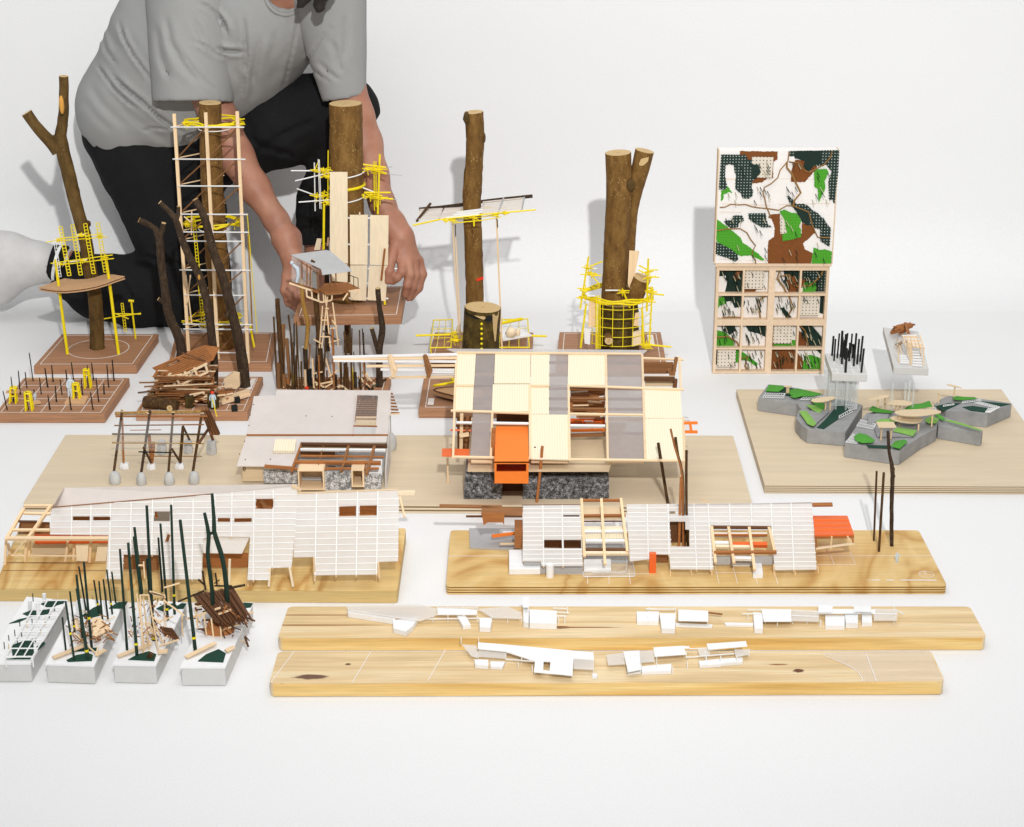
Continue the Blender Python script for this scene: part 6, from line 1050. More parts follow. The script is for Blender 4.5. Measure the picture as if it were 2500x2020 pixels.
for i in range(7): y = 300+i*38; rod(P, qN, (1925, y), (1950+i*13, y+4), 1.7, 'walnut', 3.60-.012*i, name='slat', sq=True)
rod(P, qN, (1910, 545), (2030, 540), 1.3, 'balsah', 3.5, name='slat', sq=True)
Yn = 3.394
for x0, y0, x1, y1, Y, dep, m, nm in ((412, 1215, 815, 1370, Yn+.02, .004, 'granite2', 'stone_wall'), (1140, 1235, 1455, 1452, Yn, .004, 'granite2', 'stone_wall'), (1608, 1262, 1806, 1440, Yn+.004, .004, 'granite2', 'stone_wall'), (1140, 1150, 1450, 1205, Yn+.05, .004, 'granite2', 'stone_wall')): vbox(P, qN, x0, y0, x1, y1, Y, dep, m, nm)
def wbox(x0, y0, x1, y1, Y, dep): # open wooden box seen from the front
    a, b = V(*qN(x0, y1), Y), V(*qN(x1, y0), Y); t = .003; c = ((a.x+b.x)/2, Y+dep/2, (a.z+b.z)/2); W_ = b.x-a.x; H_ = b.z-a.z
    bx = part('timber_box', box((c[0], Y+dep, c[2]), W_, t, H_), MAT['ply_tan'], P)
    for m in (box((a.x+t/2, c[1], c[2]), t, dep, H_), box((b.x-t/2, c[1], c[2]), t, dep, H_), box((c[0], c[1], a.z+t/2), W_-2*t, dep, t), box((c[0], c[1], b.z-t/2), W_-2*t, dep, t)): part('box_side', m, MAT['balsah'], bx)
wbox(822, 1210, 1127, 1452, Yn-.012, .05); wbox(1458, 1205, 1602, 1415, Yn-.008, .05)
fz = .03; part('floor_plate', slab([[G(*qN(*p), fz) for p in ((420,1300),(1820,1340),(1870,980),(760,980))]], (0, 0, -.003)), MAT['grey'], P)
vbox(P, qN, 1250, 960, 1560, 1085, Yn+.15, .003, 'white', 'inner_wall'); vbox(P, qN, 850, 965, 1255, 1095, Yn+.14, .003, 'walnut', 'inner_wall'); vbox(P, qN, 1660, 1150, 1815, 1275, Yn+.02, .03, 'white', 'inner_wall')
part('end_wall', slab([[Vector((V(*qN(1870, 1000), 3.45).x, Y, z)) for Y, z in ((3.40, ZS+.001), (3.55, ZS+.001), (3.55, .10), (3.40, .06))]], (.003, 0, 0)), MAT['frost2'], P)
for a, b in (((1310,995),(1390,998)), ((1305,1045),(1315,1070))): rod(P, qN, a, b, 1, 'black_dowel', Yn+.14, name='wire')
part('concrete_foot', ellipsoid(G(*qN(1925, 885), ZS+.016), .012, .012, .022, jit=.06), MAT['concrete_l'], P, smooth=True); post(P, qN, (1925, 800), (1918, 560), ZS+.03, 1.5, 'grey', 'post')
vbox(P, qN, 160, 1180, 405, 1345, Yn+.03, .003, 'ply_tan', 'inner_wall'); rod(P, qN, (420, 1165), (760, 1190), 3.4, 'rust', Yn, name='roof_beam', sq=True); part('ring', tube([V(*qN(178+14*math.cos(t), 1195+18*math.sin(t)), Yn+.02) for t in [k*math.pi/5 for k in range(10)]], .0008, 5, closed=True), MAT['black_dowel'], P)
for x in (175, 160): post(P, qN, (x, 1345), (x, 1170), ZS, 1.6, 'balsa', 'post', sq=True)
# ---------------------------------------------------------------- hut on concrete feet
P = T('hut_model', 'open pole frame hut with clear sheets standing on small concrete feet', 'model', G(400, 1160, ZS), 'house models')
def foot(x, yb, hw, ht, mat='concrete_l', rnd=0):
    b = G(*q7(x, yb), ZS+.0004); k = mpp(b.y)/5.655; r = hw*k; h = ht*k
    rr = [r*.92, r, r*.95, r*.72, r*.42] if not rnd else [r*.95, r, r*.96, r*.86, r*.72]
    return part('concrete_foot', tube([b, b+Vector((0, 0, h*.2)), b+Vector((0, 0, h*.55)), b+Vector((0, 0, h*.86)), b+Vector((0, 0, h))], rr, 14 if not rnd else 6, jit=.05, seed=int(x)), MAT[mat], P, smooth=not rnd), b
for x, y, w in ((235, 1300, 84), (600, 1315, 70), (985, 1310, 74), (1325, 1300, 76)): foot(x, y, w, 170)
for x, y, w in ((365, 1095, 72), (735, 1100, 70), (1125, 1098, 68)): foot(x, y, w, 78, 'white', 1)
for x, y, w in ((880, 890, 72), (1245, 880, 68), (1568, 890, 78)): foot(x, y, w, 195, 'concrete_l', 1)
Yf, Ym, Yk2 = G(*q7(600, 1300), ZS).y, G(*q7(735, 1100), ZS).y, G(*q7(1245, 890), ZS).y
for a, b, r, m, Y1, Y2 in (((208,1190),(330,290),3.2,'stick',Yf,Ym+.02), ((585,1205),(715,300),3.4,'darkstick',Yf,Ym+.02), ((965,1200),(1035,320),3.0,'stick',Yf,Ym+.02), ((1300,1180),(1430,330),3.4,'stick',Yf,Ym+.02), ((350,1020),(330,400),2.6,'rust',Ym,Ym+.03), ((735,1030),(765,740),4.4,'rust',Ym,Ym), ((735,1030),(700,620),4.0,'rust',Ym,Ym), ((1130,1015),(1170,520),3.8,'stick',Ym,Ym), ((730,1020),(625,810),2.8,'stick',Ym,Yf), ((1130,1010),(1018,830),2.8,'stick',Ym,Yf), ((1258,700),(1172,520),2.8,'stick',Yk2,Ym+.02), ((1580,695),(1480,420),3.8,'slat',Yk2,Ym+.02), ((1390,745),(1515,560),3.6,'slat',Yf+.01,Yk2-.02)):
    rod(P, q7, a, b, r, m, Y1, Y2, name='pole', n=8)
for a, b, r, m, Y in (((232,340),(1505,315),4.6,'tan_stick',Ym+.025), ((240,378),(1505,378),2.6,'rust',Ym+.012), ((220,505),(1460,492),1.8,'walnut',Ym), ((190,622),(1480,626),2.0,'mossy',Ym-.02), ((190,745),(1455,755),1.7,'tan_stick',Ym-.04), ((555,868),(1025,880),1.8,'black_dowel',Yf+.01), ((640,930),(1430,935),1.0,'walnut',Ym), ((440,570),(870,565),1.2,'rust',Ym+.03)): rod(P, q7, a, b, r, m, Y, name='purlin', n=8)
for x, y in ((340, 300), (685, 330), (1030, 322), (1430, 335)): lashing(P, V(*q7(x, y), Ym+.015), .004, 'balsa', 2, .001, seed=x)
part('clear_sheet', slab([[V(*q7(*p), Y) for p, Y in (((290,400), Ym+.01), ((1172,402), Ym+.01), ((1105,835), Yf+.01), ((215,850), Yf+.01))]], (0, -.0004, .001)), MAT['smoke_clear'], P); part('clear_sheet', slab([[V(*q7(*p), Y) for p, Y in (((240,310), Ym+.03), ((1480,290), Ym+.03), ((1480,370), Ym+.012), ((250,375), Ym+.012))]], (0, -.0004, .001)), MAT['smoke_clear'], P)
for i in range(6):
    t = i/5; rod(P, q7, (1435+t*70, 285-t*10), (1560+t*100, 622), 3.4, 'slat' if i % 2 else 'walnut', Ym+.02, Yk2-.02, name='roof_slat', sq=True)
# ================================================================ left long house
qL = Zm(0, 1160, 4.133); qM = Zm(480, 1160, 3.98); ZL = .025
ply_y = planed('yellow_plywood', C(216, 180, 116), C(226, 194, 134), C(196, 150, 84), (4.5, 2.2, 5), 5.0); edge_y = M('ply_edge', C(204, 176, 118), .75, .16, 40, (.4, 3, 30), bump=.1, rnd=.03); edge_d = M('ply_edge_dark', C(128, 94, 42), .75, .3, 40, (.4, 3, 30), bump=.1, rnd=.05)
ply_y2 = planed('striped_plywood', C(218, 182, 116), C(230, 200, 138), C(194, 146, 78), (11, 1.6, 5), 3.0)
P = T('plywood_plinth', 'yellow plywood base with striped grain under the long frosted house at left', 'board', G(480, 1400), 'plywood base boards')
B = Base((-15, 1436), (970, 1441), (991, 1290), (47, 1290), ZL); L0 = [Vector((p.x, p.y, .0006)) for p in B.c]
part('ply_edge', slab([rounded(L0, .006)], (0, 0, ZL-.0036)), edge_y, P); part('ply_face', slab([rounded([Vector((p.x, p.y, ZL-.0028)) for p in B.c], .006)], (0, 0, .0028)), ply_y2, P)
for ya, yb in ((885, 890), (965, 966)): part('joint_line', strip([G(*qL(30, ya), ZL+.0004), G(*qL(1065, yb), ZL+.0004)], .0009), MAT['walnut'], P)
P = T('frosted_long_house', 'long house model with frosted white roofs and exposed timber frame at its left end', 'model', G(500, 1370, ZL), 'house models')
RL = sloped((2.934, .052), (3.10, .144))
oR = [qM(*p) for p in ((975,185),(1968,145),(1958,835),(1762,842),(1748,965),(1150,972),(1140,795),(942,798))]
hR = [[qM(*p) for p in h] for h in (((1385,305),(1550,298),(1548,398),(1385,402)), ((1585,295),(1752,292),(1750,392),(1582,395)))]
def bats(q, x0, x1, ys, tilt, xs, ytop, ybot, lean=0):
    return [(q(x0, y), q(x1, y-tilt)) for y in ys]+[(q(x, ytop), q(x-lean, ybot)) for x in xs]
roof(P, RL, oR, hR, 'frost', bat=bats(qM, 930, 1990, [y+12 for y in range(240, 980, 62)], 18, [], 140, 980)+[(qM(x, 150), qM(x-14, 980)) for x in (1165, 1368, 1565, 1762)])
oL = [qL(525, 335), qM(160, 187), qM(978, 112), qM(958, 550), qM(922, 895), qM(722, 900), qM(700, 1018), qM(493, 1018), qM(520, 600), qM(150, 594), qL(2046, 640), qL(2036, 1050), qL(1615, 1050), qL(1605, 805), qL(1245, 800), qL(1238, 1050), qL(1066, 1046), qL(1095, 606), qL(505, 600)]
hL = [[qL(*p) for p in h] for h in (((735,415),(905,415),(905,460),(735,458)), ((940,418),(1112,418),(1112,458),(940,460)), ((1560,365),(1715,365),(1712,468),(1550,465)))]+[[qM(*p) for p in h] for h in (((575,230),(748,228),(742,330),(572,328)), ((205,415),(325,415),(325,455),(205,455)), ((365,418),(535,415),(535,455),(365,458)))]
roof(P, RL, oL, hL, 'frost', bat=[(qL(480, 350+i*61), (730, qL(0, 350+i*61-30)[1])) for i in range(-2, 13)]+[(qL(x, 250), qL(x-14, 1060)) for x in (725, 920, 1115, 1325, 1540, 1740, 1950)]+[(qM(x, 150), qM(x-12, 1030)) for x in (180, 345, 560, 745)])
pp = sloped((2.934, .046), (3.10, .134)); roof(P, pp, [qM(*p) for p in ((60,596),(515,600),(440,762),(60,756))], [], 'frost', name='porch_roof')
rdg = [PL(*qL(528, 333), *RL), PL(*qM(160, 185), *RL), PL(*qM(978, 111), *RL)]; bl = sloped((3.10, .144), (3.22, .111)); rbk = [PL(*qM(985, 88), *bl), PL(*qM(100, 100), *bl), PL(*qL(650, 128), *bl), PL(*qL(590, 215), *bl)]
part('rear_roof', join(slab([[rdg[1], rdg[2], rbk[0], rbk[1]]], (0, 0, -.0012)), slab([[rdg[0], rdg[1], rbk[1], rbk[2]]], (0, 0, -.0012)), slab([[rdg[0], rbk[2], rbk[3]]], (0, 0, -.0012))), MAT['roofsheet'], P)
for a, b in (((525,330),(1720,230)), ((1720,230),(2140,196))): beam(P, RL, qL, a, b, .0016, 'walnut', .001, .0012, 'ridge_rod')
beam(P, RL, qM, (975,182), (1968,144), .002, 'balsah', .001, .0015, 'ridge_rod'); rod(P, qM, (1960, 175), (2122, 172), 4.6, 'pale', 3.09, name='ridge_beam', sq=True); rod(P, qM, (1972, 205), (2022, 412), 2.2, 'balsah', 3.09, 3.05, name='brace', sq=True); rod(P, qM, (925, 98), (1015, 150), 3.2, 'balsah', 3.1, name='ridge_beam', sq=True)
for x, y in ((1148,1030),(1350,1025),(1550,1018),(1752,1018),(1775,1000),(500,1085),(700,1082),(535,1070)): post(P, qM, (x, y), (x-3, y-70), ZL, 1.3, 'balsa', 'post', sq=True)
rod(P, qM, (905, 900), (938, 1082), 2.6, 'pale', 2.945, name='post', sq=True); rod(P, qM, (712, 905), (702, 1082), 2.6, 'pale', 2.945, name='post', sq=True); rod(P, qM, (322, 820), (318, 1060), 2.8, 'pale', 2.96, name='post', sq=True); rod(P, qM, (1140, 800), (1150, 1030), 2.2, 'balsa', 2.945, name='post', sq=True); rod(P, qM, (1765, 850), (1778, 1000), 2.2, 'balsa', 2.945, name='post', sq=True)
# frame at the left end
for a, b, w, m in (((235,375),(505,382),.0042,'balsah'), ((130,545),(500,545),.004,'balsah'), ((70,630),(1092,632),.0058,'balsah'), ((505,310),(268,645),.0052,'balsa'), ((238,330),(58,645),.0052,'balsa'), ((185,458),(370,460),.003,'slat'), ((240,300),(530,300),.004,'balsah')): beam(P, RL, qL, a, b, w, m, -.003, w, 'rafter')
for (bx, by), (tx, ty) in (((52, 905), (62, 640)), ((252, 870), (272, 645)), ((288, 820), (310, 640)), ((660, 875), (688, 640)), ((742, 860), (752, 640)), ((905, 880), (920, 625)), ((100, 800), (80, 690)), ((190, 560), (215, 470))): post(P, qL, (bx, by), (tx, ty), ZL, 2.8, 'balsa', 'post', sq=True)
for a, b in (((300,812),(775,818)), ((110,810),(250,812)), ((130,810),(250,660))): rod(P, qL, a, b, 1.6, 'balsah', 3.0, name='rail', sq=True)
for pts, m, Y in ((((345,600),(1090,606),(1090,690),(350,700)), 'orange2', 3.055), (((330,700),(690,700),(690,800),(320,800)), 'ply_tan', 3.06), (((765,710),(893,705),(880,872),(772,868)), 'pale', 3.04), (((985,712),(1090,708),(1070,870),(960,872)), 'pale', 3.05), (((200,470),(500,480),(500,600),(180,600)), 'walnut', 3.12), (((130,560),(260,560),(200,700),(110,690)), 'smoke_clear', 3.05)): part('inner_wall', slab([[V(*qL(*p), Y) for p in pts]], (0, .002, 0)), MAT[m], P)
for pts, m in ((((1245,800),(1610,805),(1600,960),(1240,950)), 'walnut'), (((1690,600),(1720,610),(1640,820),(1620,800)), 'rust')): part('inner_wall', slab([[V(*qL(*p), 3.0) for p in pts]], (0, .002, 0)), MAT[m], P)
for pts in (((560,215),(770,215),(770,345),(560,345)), ((190,400),(550,400),(550,470),(190,470)), ((1370,285),(1770,285),(1770,415),(1370,415)), ((60,760),(500,760),(500,900),(60,900))): part('inner_wall', slab([[V(*qM(*p), 3.13 if pts[0][1] < 500 else 3.02) for p in pts]], (0, .002, 0)), MAT['rust'], P)
rod(P, qM, (622, 250), (700, 330), 3, 'walnut', 3.09, name='inner_stick', sq=True); part('inner_wall', slab([[V(*qL(*p), 3.13) for p in ((720,400),(1130,400),(1130,475),(720,475))]], (0, .002, 0)), MAT['walnut'], P); part('inner_wall', slab([[V(*qL(*p), 3.14) for p in ((1540,350),(1730,350),(1730,480),(1540,480))]], (0, .002, 0)), MAT['grey'], P); rod(P, qL, (1565, 370), (1585, 430), 3, 'rust', 3.1, name='inner_stick', sq=True)
# ================================================================ right long house
qR = Zm(1050, 1180, 3.306); qS = Zm(1650, 1100, 2.865); ZH = .0165
P = T('plywood_plinth', 'yellow plywood base with striped edge under the right hand long house', 'board', G(1700, 1400), 'plywood base boards')
B = Base((1089, 1431), (2312, 1430), (2243, 1295), (1100, 1295), ZH); ply_board(P, B, ZH-.0006, 7, ply_y, edge_d, round_=.008)
for pts in (((145,590),(630,588)),): part('line_mark', strip([G(*qR(*p), ZH+.0004) for p in pts], .0012), MAT['line'], P)
for pts in (((275,812),(302,932)), ((400,815),(432,932)), ((548,860),(572,932)), ((690,860),(714,936)), ((985,738),(1795,738)), ((1085,740),(1108,800)), ((1220,716),(1256,800)), ((985,798),(1258,800)), ((270,855),(560,856)), ((1335,908),(1378,908))): part('line_mark', strip([G(*qS(*p), ZH+.0004) for p in pts], .0009), MAT['line'], P)
for pts in (((1120,700),(1120,735)), ((1270,755),(1272,815)), ((1443,755),(1445,815)), ((1605,700),(1616,815)), ((1010,735),(1770,732))): part('line_mark', strip([G(*qR(*p), ZH+.0004) for p in pts], .0009), MAT['line'], P)
for a, b in ((1375, 1430), (1475, 1525), (1570, 1822)): part('scale_bar', strip([G(*qS(a, 908), ZH+.0006), G(*qS(b, 909), ZH+.0006)], .0032), MAT['line'], P)
cp = G(*qS(1752, 868), ZH+.0005); part('compass_ring', ring_strip(cp, .0128, .0128, .0009, 40), MAT['line'], P); part('compass_needle', join(strip([cp, cp+Vector((-.001, .012, 0))], .0012), strip([cp+Vector((-.011, .002, 0)), cp+Vector((.011, -.002, 0))], .0006)), MAT['line'], P)
part('clear_plate', slab([rounded([G(*qR(*p), ZH+.002) for p in ((1235,755),(1655,752),(1635,610),(1240,690))], .006)], (0, 0, -.0014)), MAT['clear'], P); part('plate_edge', tube(rounded([G(*qR(*p), ZH+.002) for p in ((1235,755),(1655,752),(1635,620),(1590,620),(1580,718),(1310,720),(1305,705),(1235,712))], .003, 3), .0006, 4, closed=True), MAT['white_plastic'], P)
P = T('courtyard_long_house', 'long house model with frosted roofs, timber courts, orange annex and twig trees', 'model', G(1650, 1370, ZH), 'house models')
RH = sloped((3.012, .035), (3.14, .097))
oS = [qR(*p) for p in ((750,180),(1215,175),(1232,665),(900,668),(895,630),(748,628))]; hS = [[qR(*p) for p in h] for h in (((1075,255),(1205,255),(1205,270),(1075,270)), ((920,455),(1062,455),(1065,525),(920,522)), ((1078,455),(1218,455),(1220,525),(1080,525)))]
roof(P, RH, oS, hS, 'frost', bat=[(qR(740, 207+i*37), qR(1250, 204+i*37)) for i in range(13)]+[(qR(x, 170), qR(x+8, 680)) for x in (910, 1066)])
o3 = [qR(1585, 170), qS(950, 368), qS(985, 832), qS(692, 836), qS(665, 532), qS(245, 530), qS(262, 832), qR(1940, 692), qR(1930, 575), qR(1775, 572), qR(1770, 612), qR(1612, 630)]; h3 = [[qR(*p) for p in ((1930,226),(1978,226),(1978,249),(1930,248))], [qR(*p) for p in ((1932,308),(2092,308),(2094,512),(1946,510))]]
roof(P, RH, o3, h3, 'frost', bat=[(qR(1575, 203+i*36.5), qS(1000, 402+i*31.5)) for i in range(15)]+[(qR(x, 168), qR(x+12, 720)) for x in (1752, 1920)]+[(qS(x, 368), qS(x+22, 850)) for x in (125, 225, 375, 525, 665, 805)])
part('court_infill', slab([[onpl(RH, qR(*p), .0005) for p in ((2060,308),(2092,308),(2092,375),(2060,372))]], (0, 0, -.001)), MAT['frost'], P)
beam(P, RH, qR, (745,176), (1215,172), .0018, 'slat', -.001, .0014, 'ridge_rod'); beam(P, RH, qS, (0,382), (950,366), .0018, 'slat', -.001, .0014, 'ridge_rod')
for a, b, w, m in (((75,178),(580,186),.0062,'walnut'), ((415,215),(745,230),.018,'walnut'), ((290,262),(745,262),.0028,'slat')): beam(P, RH, qR, a, b, w, m, -.002, .003, 'ridge_beam')
part('brown_plate', slab([[V(*qR(*p), 3.1) for p in ((415,240),(600,240),(598,340),(585,318),(465,318),(432,340))]], (0, .002, 0)), MAT['rust'], P)
beam(P, RH, qS, (955,378), (1096,376), .0075, 'rust', -.001, .003, 'ridge_beam')
for a, b, w, m in (((1222,135),(1246,600),.0046,'balsa'), ((1382,135),(1412,665),.0046,'balsa'), ((1540,132),(1592,560),.0046,'balsa'), ((1215,130),(1540,130),.004,'rust'), ((1225,256),(1578,252),.0042,'rust'), ((1232,384),(1592,380),.0042,'white'), ((1240,530),(1612,530),.0046,'slat'), ((1255,460),(1586,460),.0056,'white'), ((1250,558),(1602,558),.0056,'pale'), ((1225,300),(1560,298),.002,'slat')): beam(P, RH, qR, a, b, w, m, .002 if m == 'balsa' else -.003, w, 'frame_beam')
part('court_panel', slab([[onpl(RH, qR(*p), -.012) for p in ((1240,312),(1560,310),(1572,405),(1245,408))]], (0, 0, -.002)), MAT['cream'], P); part('court_panel', slab([[onpl(RH, qR(*p), -.014) for p in ((1225,150),(1540,150),(1560,245),(1230,248))]], (0, 0, -.002)), MAT['ply_tan'], P)
part('court_floor', slab([[G(*qR(*p), ZH+.002) for p in ((1240,640),(1600,640),(1580,420),(1240,420))]], (0, 0, -.0015)), MAT['grey'], P)
for a, b, w, m, l in (((250,540),(276,790),.0048,'balsa',.002), ((367,542),(406,795),.0048,'balsa',.002), ((512,545),(550,842),.0048,'balsa',.002), ((650,545),(692,722),.0048,'balsa',.002), ((245,537),(666,540),.0044,'slat',0), ((250,592),(640,592),.0034,'rust',0), ((250,576),(640,576),.006,'white',-.006), ((270,630),(385,630),.0062,'white',-.008), ((400,640),(642,640),.0075,'orange2',-.008), ((280,658),(530,662),.0052,'pale',-.006), ((265,726),(702,722),.005,'rust',.004), ((400,745),(540,748),.006,'white',-.004)): beam(P, RH, qS, a, b, w, m, l, w, 'frame_beam')
for x, y in ((260, 760), (406, 790), (548, 835), (690, 860)): post(P, qS, (x, y+15), (x-4, y-60), ZH, 2.2, 'balsa', 'post', sq=True)
for x, y in ((1940,745),(2108,750),(1612,640),(900,690)): post(P, qR, (x, y), (x-2, y-50), ZH, 1.3, 'balsa', 'post', sq=True)
for x, y in ((108,875),(252,872),(690,872),(835,870),(995,855)): post(P, qS, (x, y), (x-2, y-45), ZH, 1.4, 'balsa', 'post', sq=True)
def gbox(q, pts, z, mat, name, zb=None, bevel=0): zb = ZH+.0003 if zb is None else zb; L = [G(*q(*p), z) for p in pts]; return part(name, slab([[Vector((p.x, p.y, zb)) for p in L]], (0, 0, z-zb)), MAT[mat], P, bevel=bevel)
gbox(qR, ((315,365),(745,362),(700,528),(322,515)), ZH+.004, 'grey', 'terrace'); gbox(qR, ((636,536),(748,535),(750,655),(892,660),(890,690),(638,692)), ZH+.012, 'white', 'white_base', bevel=.001); gbox(qR, ((1238,612),(1460,608),(1462,692),(1240,696)), ZH+.006, 'white', 'white_base', bevel=.001); gbox(qR, ((760,640),(1232,650),(1232,690),(895,690)), ZH+.010, 'grey', 'white_base')
c = G(*qR(967, 755), ZH); part('white_drum', tube([c, c+Vector((0, 0, .024))], .0068, 18), MAT['white'], P, smooth=True)
for a, b, w, m in (((500,428),(742,398),.0085,'orange'), ((588,398),(746,400),.004,'white'), ((565,490),(690,488),.003,'ply_tan')): part('beam', bar(G(*qR(*a), .035), G(*qR(*b), .035), w, .003), MAT[m], P)
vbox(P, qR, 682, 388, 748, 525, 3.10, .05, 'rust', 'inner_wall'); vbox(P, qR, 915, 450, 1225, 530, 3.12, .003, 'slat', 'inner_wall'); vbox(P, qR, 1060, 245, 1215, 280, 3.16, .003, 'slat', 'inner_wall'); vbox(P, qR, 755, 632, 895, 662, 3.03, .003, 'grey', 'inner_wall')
c = G(*qR(1795, 725), ZH); part('orange_post', box(c+Vector((0, .004, .018)), .0115, .01, .036), MAT['orange2'], P); vbox(P, qR, 1780, 575, 1925, 640, 3.06, .003, 'walnut', 'inner_wall')
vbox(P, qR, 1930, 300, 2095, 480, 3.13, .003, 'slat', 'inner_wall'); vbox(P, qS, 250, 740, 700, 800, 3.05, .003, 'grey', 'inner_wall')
gbox(qS, ((540,866),(610,866),(592,735),(556,735)), ZH+.008, 'white', 'ramp'); gbox(qS, ((385,740),(545,745),(545,775),(390,775)), ZH+.01, 'white', 'white_base')
# annex
zo = .072; an = [G(*qS(*p), zo) for p in ((972,592),(1247,588),(1200,456),(958,456))]; A_ = part('annex_roof', slab([an], (0, 0, -.003)), MAT['orange2'], P)
for i in range(1, 4): part('annex_rib', bar(an[0].lerp(an[3], i/4)+Vector((0, 0, .0006)), an[1].lerp(an[2], i/4)+Vector((0, 0, .0006)), .0012), MAT['orange'], A_)
part('annex_beam', bar(an[0]+Vector((0, 0, -.005)), an[1]+Vector((0, 0, -.005)), .003, .004), MAT['rust'], P)
for a, b, w, m in (((980,686),(1246,650),2.4,'pale'), ((1090,600),(1082,690),2.0,'balsa'), ((1200,600),(1236,655),2.0,'balsa'), ((1235,595),(1240,650),2.0,'rust'), ((980,600),(982,690),2.0,'rust')): rod(P, qS, a, b, w, m, an[0].y, name='annex_frame', sq=True)
# twig trees
for base, top, mid, r, m, jit in (((1385,632),(1405,145),None,2.6,'stick',.06), ((1420,707),(1455,155),None,3.2,'stick',.06)): post(P, qS, base, top, ZH, r, m, 'tree_stick', 9, jit=jit)
gb = G(*qS(1510, 668), ZH); pts = [gb]+[V(x, y, gb.y) for x, y in ((2177, 1230), (2179, 1150), (2171, 1105), (2168, 1053))]; w_, r_ = resample(pts, [.0036, .0036, .0038, .003, .0026], .01); tr = part('tree_stick', tube(w_, r_, 9, jit=.08), MAT['darkstick'], P, smooth=True); 
for x, y in ((2181, 1146), (2182, 1163)): part('knot', ellipsoid(V(x, y, gb.y), .0028, .003, .004), MAT['darkstick'], tr, smooth=True)
figure(P, G(*qS(1545, 785), ZH), .02)
def cst(base, top, mids, r, m, q=qT):
    g = G(*base, ZH); pts = [g]+[V(*q(*p), g.y) for p in mids]+[V(*q(*top), g.y)]; w, rr = resample(pts, [r*mpp(g.y)]*len(pts), .012); part('tree_stick', tube(w, rr, 9, jit=.05), MAT[m], P, smooth=True)
cst((1672, 1345), (728, 455), [(860, 1736), (842, 1050), (770, 760)], 3.6, 'stick'); cst((1680, 1345), (908, 668), [(912, 1736), (905, 1150)], 3.4, 'stick'); cst((1657, 1345), (820, 1108), [(800, 1736)], 3.4, 'rust'); cst((1668, 1346), (650, 318), [(850, 1736), (836, 1060), (715, 600)], 2.6, 'rust')
